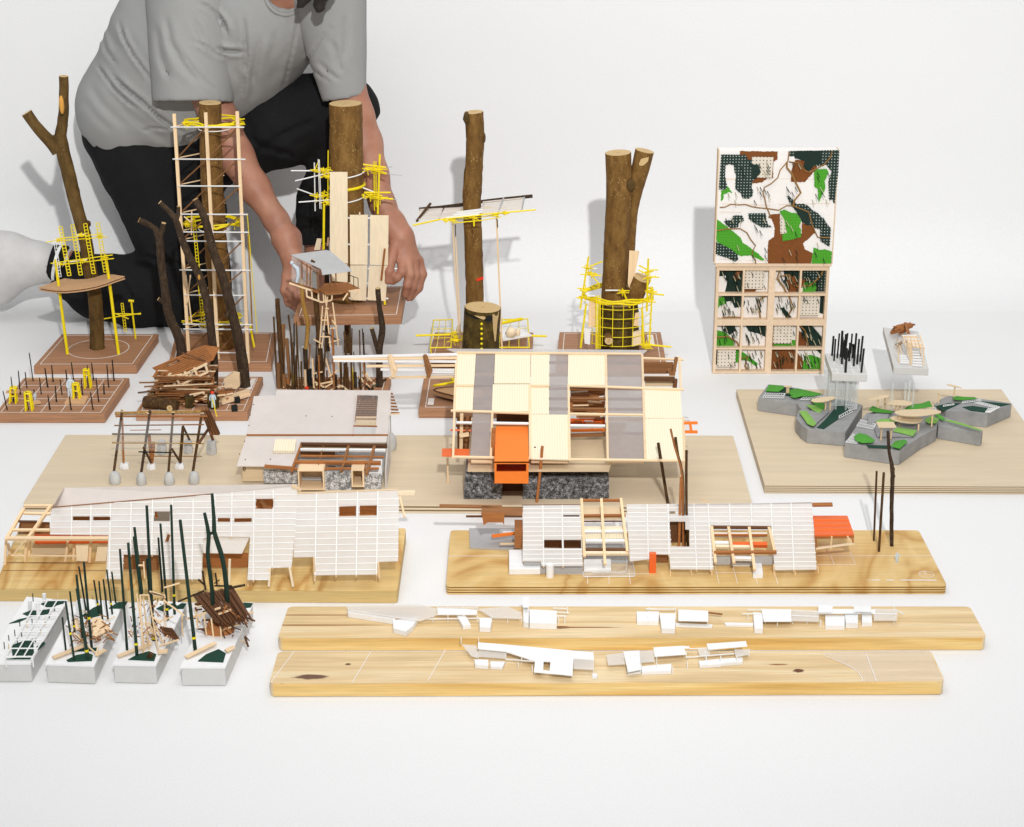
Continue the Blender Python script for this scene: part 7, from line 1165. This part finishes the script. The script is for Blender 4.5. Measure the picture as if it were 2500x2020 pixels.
# ================================================================ the kneeling person
def project(P3):
    """photo coordinates of world points (numpy)"""
    rel = P3-np.array(EYE); zc = rel@np.array(_f); return CX+F*(rel@np.array(_r))/zc, CY-F*(rel@np.array(_u))/zc
class Field:
    def __init__(s, lo, hi, h):
        s.lo = np.array(lo, float); s.h = h; s.n = (np.ceil((np.array(hi)-s.lo)/h)).astype(int)+1
        s.d = np.full(s.n, 1.0, np.float32); s.ax = [s.lo[i]+h*np.arange(s.n[i]) for i in range(3)]
    def sub(s, lo, hi):
        a = [max(0, int((lo[i]-s.lo[i])/s.h)) for i in range(3)]; b = [min(s.n[i], int((hi[i]-s.lo[i])/s.h)+2) for i in range(3)]
        if any(b[i] <= a[i] for i in range(3)): return None, None
        sl = tuple(slice(a[i], b[i]) for i in range(3)); g = np.stack(np.meshgrid(*[s.ax[i][sl[i]] for i in range(3)], indexing='ij'), -1).astype(np.float32); return sl, g
    @staticmethod
    def cone(g, a, b, ra, rb):
        a = np.array(a, np.float32); ba = np.array(b, np.float32)-a; L = max(float(ba@ba), 1e-9); pa = g-a; t = np.clip((pa@ba)/L, 0, 1)
        return np.sqrt(((pa-t[..., None]*ba)**2).sum(-1)) - (ra+(rb-ra)*t)
    def add(s, a, b, ra, rb, k=.02, cut=None, hollow=None):
        m = max(ra, rb)+k*2+s.h*2; lo = [min(a[i], b[i])-m for i in range(3)]; hi = [max(a[i], b[i])+m for i in range(3)]
        sl, g = s.sub(lo, hi)
        if sl is None: return
        d = s.cone(g, a, b, ra, rb)
        if cut is not None:
            p, n = np.array(cut[0], np.float32), np.array(cut[1], np.float32); pl = (g-p)@n; d = np.maximum(d, pl)
            if hollow: d = np.maximum(d, -np.maximum(s.cone(g, a, b, ra-hollow, rb-hollow), -(pl+.05)))
        o = s.d[sl]; h = np.clip(.5+.5*(o-d)/k, 0, 1); s.d[sl] = o*(1-h)+d*h-k*h*(1-h)
        if hollow:   # keep the mouth of the sleeve open
            inner = np.maximum(s.cone(g, a, b, ra-hollow, rb-hollow), np.maximum(-(pl+.035), pl-.02)); s.d[sl] = np.maximum(s.d[sl], -inner)
    def carve(s, a, b, ra, rb):
        m = max(ra, rb)+s.h*2; sl, g = s.sub([min(a[i], b[i])-m for i in range(3)], [max(a[i], b[i])+m for i in range(3)])
        if sl is not None: s.d[sl] = np.maximum(s.d[sl], -s.cone(g, a, b, ra, rb))
    def creases(s, lines, band=.05):
        idx = np.argwhere(np.abs(s.d) < band); P3 = s.lo+idx*s.h; px, py = project(P3); dd = np.zeros(len(idx), np.float32)
        for pts, w, A in lines:
            best = np.full(len(idx), 1e9); tt = np.zeros(len(idx)); seg = list(zip(pts[:-1], pts[1:])); ns = len(seg)
            sgn = np.zeros(len(idx))
            for j, ((x1, y1), (x2, y2)) in enumerate(seg):
                bx, by = x2-x1, y2-y1; L = bx*bx+by*by; t = np.clip(((px-x1)*bx+(py-y1)*by)/L, 0, 1); qx, qy = px-x1-t*bx, py-y1-t*by; dist = np.sqrt(qx*qx+qy*qy); u = dist < best
                best[u] = dist[u]; tt[u] = ((j+t)/ns)[u]; sgn[u] = np.sign(qx*by-qy*bx)[u]
            fade = np.clip(tt*6, 0, 1)*np.clip((1-tt)*6, 0, 1); dd += A*fade*(np.exp(-(best/w)**2) - .55*np.exp(-((best-2.2*w)/(1.3*w))**2))
        s.d[idx[:, 0], idx[:, 1], idx[:, 2]] += dd
    def noise(s, amp, k):
        idx = np.argwhere(np.abs(s.d) < .04); P3 = s.lo+idx*s.h; x, y, z = P3.T; v = np.sin(x*k+1.3*np.sin(z*k*.7))*np.sin(z*k*.9+2*np.sin(x*k*.5))+.5*np.sin(x*k*2.1+z*k*1.3+y*k); s.d[idx[:, 0], idx[:, 1], idx[:, 2]] += (amp*v).astype(np.float32)
    def mesh(s):
        d = s.d; n = d.shape; ins = d < 0; c = [n[i]-1 for i in range(3)]
        off = [(i, j, k) for i in (0, 1) for j in (0, 1) for k in (0, 1)]
        corner = lambda A, o: A[o[0]:o[0]+c[0], o[1]:o[1]+c[1], o[2]:o[2]+c[2]]
        cnt = sum(corner(ins, o).astype(np.int8) for o in off); act = (cnt > 0) & (cnt < 8); ids = np.argwhere(act)
        vid = np.full(c, -1, np.int64); vid[act] = np.arange(len(ids)); pos = np.zeros((len(ids), 3)); num = np.zeros(len(ids))
        for a in off:
            for ax in range(3):
                if a[ax]: continue
                b = list(a); b[ax] = 1; ia = ids+np.array(a); ib = ids+np.array(b); da = d[ia[:, 0], ia[:, 1], ia[:, 2]]; db = d[ib[:, 0], ib[:, 1], ib[:, 2]]; m = (da < 0) != (db < 0)
                t = np.where(m, da/np.where(da-db == 0, 1, da-db), 0); p = np.tile(np.array(a, float), (len(ids), 1)); p[:, ax] += t; pos[m] += p[m]; num[m] += 1
        V_ = s.lo+(ids+pos/num[:, None])*s.h; Q = []
        for ax in range(3):
            u, w = [(1, 2), (2, 0), (0, 1)][ax]; A = [slice(None)]*3; B_ = [slice(None)]*3; A[ax] = slice(0, -1); B_[ax] = slice(1, None)
            e = np.argwhere(ins[tuple(A)] != ins[tuple(B_)]); e = e[(e[:, u] > 0) & (e[:, w] > 0) & (e[:, u] < n[u]-1) & (e[:, w] < n[w]-1)]
            flip = ins[e[:, 0], e[:, 1], e[:, 2]]
            def g(du, dw): q = e.copy(); q[:, u] -= du; q[:, w] -= dw; return vid[q[:, 0], q[:, 1], q[:, 2]]
            q = np.stack([g(1, 1), g(0, 1), g(0, 0), g(1, 0)], 1); q[~flip] = q[~flip][:, ::-1]; Q.append(q)
        Q = np.concatenate(Q); return V_, Q[(Q >= 0).all(1)]
def organic(name, meshes, mats, parent, pick=None):
    v = np.concatenate([m[0] for m in meshes]); o = 0; f = []
    for m in meshes: f.append(m[1]+o); o += len(m[0])
    f = np.concatenate(f); org = ORG[parent.name]; me = bpy.data.meshes.new(name); me.from_pydata((v-np.array(org)).tolist(), [], f.tolist()); me.update()
    me.polygons.foreach_set('use_smooth', [True]*len(me.polygons))
    for m in mats: me.materials.append(m)
    if pick is not None: me.polygons.foreach_set('material_index', pick(v[f].mean(1)).astype(np.int32))
    ob = bpy.data.objects.new(name, me); COL.objects.link(ob); ob.parent = parent; ORG[ob.name] = org; return ob
def J(px, py, Y, r): p = V(px, py, Y); return (np.array(p), r*mpp(Y, p.z))
def chain(Fd, js, k=.02, **kw):
    for (a, ra), (b, rb) in zip(js[:-1], js[1:]): Fd.add(a, b, ra, rb, k, **kw)
PERS = T('person', 'person in grey T-shirt and black trousers kneeling behind the models, holding one up', 'person', G(450, 800, 0))
def skin_mat(name, c):
    m, nt, b = base_nodes(name); N = nt.nodes.new; L = nt.links.new; tc = N('ShaderNodeTexCoord'); n1 = N('ShaderNodeTexNoise'); n1.inputs['Scale'].default_value = 22; n1.inputs['Detail'].default_value = 8; L(tc.outputs['Object'], n1.inputs['Vector'])
    cr = ramp(nt, [(.3, tuple([c[0]*.82, c[1]*.72, c[2]*.7, 1])), (.7, tuple([min(.9, x*1.1) for x in c[:3]]+[1]))]); L(n1.outputs['Fac'], cr.inputs[0]); L(cr.outputs[0], b.inputs['Base Color']); b.inputs['Roughness'].default_value = .5; b.inputs['Specular IOR Level'].default_value = .35
    b.inputs['Subsurface Weight'].default_value = .12; b.inputs['Subsurface Radius'].default_value = (.01, .004, .002); b.inputs['Subsurface Scale'].default_value = .5
    n2 = N('ShaderNodeTexNoise'); n2.inputs['Scale'].default_value = 420; n2.inputs['Detail'].default_value = 3; L(tc.outputs['Object'], n2.inputs['Vector']); bp = N('ShaderNodeBump'); bp.inputs['Strength'].default_value = .12; bp.inputs['Distance'].default_value = .001; L(n2.outputs['Fac'], bp.inputs['Height']); L(bp.outputs[0], b.inputs['Normal']); return m
SK = skin_mat('skin', C(176, 127, 104)); SKG = M('grey_toned_skin', C(206, 204, 202), .55, .06, 30, bump=.1, rnd=0)
TS = M('grey_cotton', C(156, 156, 154), .95, .05, 500, bump=.25, rnd=0, spec=.1); TR = M('black_denim', C(30, 30, 31), .9, .2, 400, bump=.25, rnd=0, spec=.15); HR = M('dark_hair', C(40, 34, 32), .6, .3, 300, (1, 1, .1), bump=.5, rnd=0)
# --- skin: one continuous body with fine hands
Bd = Field((V(-60, 700, 4.6).x-.05, 3.95, -.005), (V(1060, 300, 4.2).x, 4.78, .98), .0062)
armL = [J(450, 20, 4.42, 58), J(490, 170, 4.40, 52), J(538, 300, 4.375, 44), J(575, 380, 4.355, 42), J(622, 460, 4.32, 36), J(675, 540, 4.285, 28), J(702, 585, 4.27, 28)]
armR = [J(800, 20, 4.38, 54), J(838, 180, 4.36, 48), J(868, 285, 4.345, 43), J(888, 350, 4.33, 43), J(910, 430, 4.30, 37), J(934, 500, 4.265, 29), J(956, 548, 4.25, 29)]
chain(Bd, armL); chain(Bd, armR)
chain(Bd, [J(450, 20, 4.44, 70), J(600, -10, 4.47, 90), J(800, 20, 4.39, 66)], .05); chain(Bd, [J(350, 300, 4.55, 80), J(470, 120, 4.52, 110), J(620, 0, 4.47, 95), J(690, -5, 4.44, 62), J(705, -60, 4.385, 52)], .05)
chain(Bd, [J(705, -60, 4.385, 50), J(715, -100, 4.36, 80), J(722, -150, 4.35, 84)], .03); chain(Bd, [J(735, -75, 4.25, 26), J(730, -45, 4.26, 20)], .02)
chain(Bd, [J(350, 300, 4.58, 70), J(430, 520, 4.55, 55), J(450, 710, 4.50, 50), J(235, 690, 4.51, 46), J(150, 648, 4.52, 37), J(90, 642, 4.5, 43), J(20, 650, 4.51, 62), J(-10, 690, 4.52, 58)], .03); chain(Bd, [J(90, 640, 4.5, 40), J(20, 625, 4.51, 50), J(-40, 610, 4.52, 50)], .03)
chain(Bd, [J(350, 300, 4.58, 70), J(690, 290, 4.51, 60), J(855, 268, 4.45, 40), J(768, 520, 4.51, 30), J(772, 690, 4.56, 25), J(772, 740, 4.60, 24), J(735, 752, 4.54, 18)], .03)
hL = Field((V(660, 600, 4.2).x-.01, 4.05, .06), (V(800, 600, 4.2).x, 4.37, .36), .0028)
chain(hL, armL[-3:], .02)
q_ = lambda x, y, Y, r: J(*q5(x, y), Y+(.085 if x < 600 else .05), r/3.472)
wr = q_(190, 820, 4.175, 104); 
for kx, ky in ((178, 1120), (215, 1140), (255, 1150), (295, 1150)): chain(hL, [J(700, 585, 4.27, 30), q_(225, 980, 4.165, 66), q_(kx, ky, 4.15, 44)], .014)
for pts in (((170,1130,4.15,40),(158,1250,4.13,38),(190,1350,4.13,34),(255,1405,4.155,30)), ((210,1150,4.145,38),(200,1270,4.12,36),(235,1370,4.125,32),(290,1415,4.16,28)), ((252,1160,4.14,37),(255,1290,4.115,35),(285,1375,4.125,31),(320,1410,4.16,28)), ((292,1150,4.14,34),(305,1260,4.12,32),(320,1340,4.13,29),(345,1370,4.16,26)), ((270,960,4.15,44),(345,1040,4.12,38),(390,1130,4.11,33),(400,1180,4.115,28))): chain(hL, [q_(*p) for p in pts], .006)
hR = Field((V(930, 600, 4.2).x-.03, 4.05, .08), (V(1050, 600, 4.2).x+.015, 4.36, .40), .0028)
chain(hR, armR[-3:], .02)
for kx, ky, ky2 in ((1150, 1000, 4.155), (1200, 985, 4.16), (1245, 985, 4.17), (1285, 1000, 4.185)): chain(hR, [J(956, 548, 4.25, 29), q_(1140, 800, 4.185, 84), q_(kx, ky, ky2, 44)], .014)
for pts in (((1290,1000,4.185,46),(1318,1110,4.18,43),(1290,1225,4.175,37),(1225,1310,4.175,30)), ((1245,995,4.168,45),(1262,1110,4.155,42),(1240,1220,4.15,37),(1205,1310,4.155,31)), ((1200,1000,4.155,44),(1212,1110,4.135,41),(1198,1200,4.13,36),(1180,1285,4.14,30)), ((1150,1010,4.15,42),(1150,1090,4.125,38),(1110,1140,4.12,33),(1075,1175,4.13,28)), ((1090,860,4.165,50),(1060,980,4.14,42),(1045,1090,4.125,36),(1030,1170,4.125,29))): chain(hR, [q_(*p) for p in pts], .006)
body = organic('body', [Bd.mesh(), hL.mesh(), hR.mesh()], [SK, SKG], PERS, lambda c: (c[:, 0] < V(172, 650, 4.5).x).astype(int))
# nails
for p in ((255, 1405, 4.14), (1222, 1312, 4.158)): pass
# --- T-shirt
Sh = Field((V(150, 300, 4.5).x, 3.99, .36), (V(930, 100, 4.2).x, 4.74, .92), .006)
tor = [J(325, 262, 4.57, 134), J(440, 110, 4.56, 164), J(590, 20, 4.53, 168), J(690, -10, 4.47, 142)]
chain(Sh, tor, .05); chain(Sh, [J(345, 272, 4.57, 134), J(455, 222, 4.56, 157), J(560, 120, 4.52, 164), J(640, 40, 4.46, 153)], .05); chain(Sh, [J(600, -30, 4.52, 142), J(800, -30, 4.44, 96)], .05)
SF = Field((V(330, 300, 4.5).x, 4.15, .42), (V(930, 100, 4.2).x, 4.62, .92), .005); s1, s2 = J(462, -60, 4.41, 108), J(474, 300, 4.365, 97); ax = (s2[0]-s1[0])/np.linalg.norm(s2[0]-s1[0]); ax = ax+np.array([.0, -.10, .0]); hem = np.array(V(474, 250, 4.365)); SF.add(s1[0], s2[0], s1[1], s2[1], .022, cut=(hem, ax)); SLV = [(s1, s2, hem, ax, .009)]
s1, s2 = J(800, -10, 4.39, 96), J(850, 290, 4.345, 46); ax2 = (s2[0]-s1[0])/np.linalg.norm(s2[0]-s1[0]); hem2 = np.array(V(846, 240, 4.35)); SF.add(s1[0], s2[0], s1[1], s2[1], .022, cut=(hem2, ax2)); SLV.append((s1, s2, hem2, ax2, .008))
def surf(Fd, px, py):
    d = np.array(ray(px, py)); e = np.array(EYE)
    for Y in np.arange(4.02, 4.7, .003):
        p = e+d*(Y/d[1]); i = ((p-Fd.lo)/Fd.h).round().astype(int)
        if ((i >= 0) & (i < Fd.n)).all() and Fd.d[tuple(i)] < 0: return Vector(p)
    return Vector(e+d*(4.3/d[1]))
cpx = [(697+52*math.sin(t), -26+62*math.cos(t)) for t in [math.radians(a) for a in range(-78, 79, 13)]]; CLR = [surf(Sh, *c) for c in cpx]
e1 = lambda *p: [q1(*a) for a in p]; e2 = lambda *p: [q2(*a) for a in p]
CRS = ([(e1((1000,170),(1050,330),(1130,470),(1200,570),(1290,690)), 4.5, .007), (e1((810,530),(900,660),(980,770),(1100,880),(1160,930)), 4, .006), (e1((930,620),(1050,740),(1200,860),(1330,980),(1440,1060),(1620,1160)), 5, .008), (e2((-60,20),(20,60),(100,120),(160,190),(190,310)), 4.5, .009), (e2((-60,350),(20,410),(100,465),(200,490)), 4, .008), (e2((90,405),(180,440),(330,440)), 5, .009), (e1((1540,430),(1640,580),(1750,700),(1850,790)), 4, .005), (e1((1600,340),(1720,380),(1850,470)), 3.5, .005), (e2((1100,170),(1000,300),(900,470),(865,530)), 3.6, .008), (e2((1140,230),(1070,260),(1000,310)), 3, .006), (e2((880,575),(980,640),(1080,705)), 4, .004), (e2((800,130),(760,330),(700,600),(665,745)), 3.5, .003), (e2((330,100),(350,450),(310,900)), 5, .004), (e1((1200,1110),(1300,1090),(1450,1100)), 3.5, .004), (e1((850,250),(900,430),(1000,560)), 5, .0035), (e1((1420,200),(1480,420),(1620,640)), 5, .0035), (e2((900,400),(1000,395),(1110,400)), 3, .003), (e1((1380, 60),(1420,160)), 4, .003), (e2((470, 300),(440, 520),(400, 720)), 8, .003), (e2((600, 250),(580, 480)), 8, .0025)])
EXT = [(e1((880,120),(930,300),(1010,430)), 9, .005), (e1((760,700),(840,860),(960,980),(1100,1080)), 9, .005), (e1((720,850),(820,1000),(960,1120)), 8, .004), (e1((1100,300),(1180,480),(1290,600)), 7, .004), (e1((1000,900),(1140,1010),(1300,1120),(1450,1230)), 9, .005), (e1((1180,1230),(1300,1260),(1450,1290)), 7, .003), (e2((380,560),(420,700),(400,860)), 9, .004), (e2((520,200),(560,400),(540,600)), 10, .004), (e2((640,300),(620,520),(560,720)), 9, .004), (e2((720,350),(690,500)), 7, .003), (e2((250,560),(300,700),(260,860)), 8, .005)]
Sh.creases([(c, w*.85, A*1.35) for c, w, A in CRS]+[(c, w, A*.55) for c, w, A in EXT]); SF.creases([(e1((1400,120),(1440,360),(1560,560),(1700,720)), 8, .005), (e1((1330,200),(1360,480),(1440,690)), 8, .004), (e1((1640,150),(1720,330),(1840,450)), 7, .004), (e2((1180,120),(1200,330),(1180,520)), 8, .004), (e2((1060,330),(1120,470),(1160,640)), 7, .004), (e2((960,520),(1050,620),(1160,690)), 5, .003)], .03); SF.creases([(c, w, A*.55) for c, w, A in CRS[3:12]], .03); Sh.noise(.0005, 34); Sh.noise(.0003, 90); SF.noise(.0005, 34)
for s1, s2, hm, axx, t in SLV:
    sl, g = SF.sub(hm-.18, hm+.18); pl = (g-hm.astype(np.float32))@axx.astype(np.float32); inner = np.maximum(SF.cone(g, s1[0], s2[0], s1[1]-t, s2[1]-t), np.maximum(-(pl+.07), pl-.03)); SF.d[sl] = np.maximum(SF.d[sl], -inner)
nc = surf(Sh, 697, 0); Sh.carve(np.array(nc)+np.array([0, .02, .022]), np.array(nc)+np.array([0, -.03, .05]), 50*mpp(4.3, .75), 62*mpp(4.3, .75))
shirt = organic('t_shirt', [Sh.mesh(), SF.mesh()], [TS], PERS)
w_, r_ = resample(CLR, [.0052]*len(CLR), .012); part('collar', tube(w_, r_, 10), TS, shirt, smooth=True)
# --- trousers
Tr = Field((V(100, 600, 4.6).x, 4.02, -.004), (V(940, 300, 4.3).x, 4.77, .66), .0068)
chain(Tr, [J(322, 318, 4.57, 120), J(392, 430, 4.55, 123), J(432, 530, 4.52, 112), J(462, 690, 4.49, 103)], .04); chain(Tr, [J(462, 705, 4.49, 96), J(350, 712, 4.50, 86), J(240, 698, 4.51, 74), J(185, 676, 4.52, 62)], .03, ); chain(Tr, [J(395, 390, 4.55, 118), J(560, 330, 4.53, 108), J(700, 295, 4.50, 102), J(800, 265, 4.47, 80), J(858, 256, 4.45, 60)], .04); chain(Tr, [J(858, 262, 4.45, 60), J(815, 380, 4.48, 54), J(768, 500, 4.50, 42), J(766, 585, 4.52, 42)], .025)
cut = V(766, 588, 4.52); sl, g = Tr.sub((cut.x-.08, 4.2, cut.z-.12), (cut.x+.08, 4.7, cut.z+.01)); Tr.d[sl] = np.maximum(Tr.d[sl], cut.z-g[..., 2])
Tr.creases([(e1((700,1000),(760,1180),(860,1400),(960,1560)), 4, .004), (e1((900,1300),(960,1400),(1080,1450),(1090,1350)), 2.5, .003), ([(345, 622), (400, 640), (470, 650)], 5, .008), ([(720, 385), (700, 372), (670, 376)], 5, .008), ([(620, 380), (690, 330), (780, 290)], 8, .006), ([(600, 330), (640, 360), (700, 372)], 7, .005), ([(420, 560), (480, 600)], 6, .005), ([(250, 640), (300, 690), (330, 740)], 5, .006), ([(200, 640), (230, 700), (250, 760)], 5, .006)])
Tr.noise(.0028, 32); Tr.noise(.0012, 85); organic('trousers', [Tr.mesh()], [TR], PERS)
ac = V(150, 645, 4.5)
for dx, m, r in ((0, TR, 47), (-.012, MAT['white_plastic'], 44.5), (-.02, TR, 45)):
    c = ac+Vector((dx, 0, -dx*.2)); part('cuff', tube([c+Vector((.007, 0, -.002)), c-Vector((.005, 0, -.001))], r*mpp(4.5), 20), m, PERS, smooth=True)
hr = Field((V(640, -100, 4.3).x, 4.05, .70), (V(840, -100, 4.3).x, 4.55, 1.02), .006)
chain(hr, [J(720, -150, 4.33, 98), J(745, -110, 4.30, 80), J(792, -40, 4.20, 26), J(778, 20, 4.19, 13)], .03); chain(hr, [J(765, -60, 4.24, 16), J(742, -6, 4.205, 13), J(736, 14, 4.20, 8)], .02)
hr.noise(.003, 160); organic('hair', [hr.mesh()], [HR], PERS)
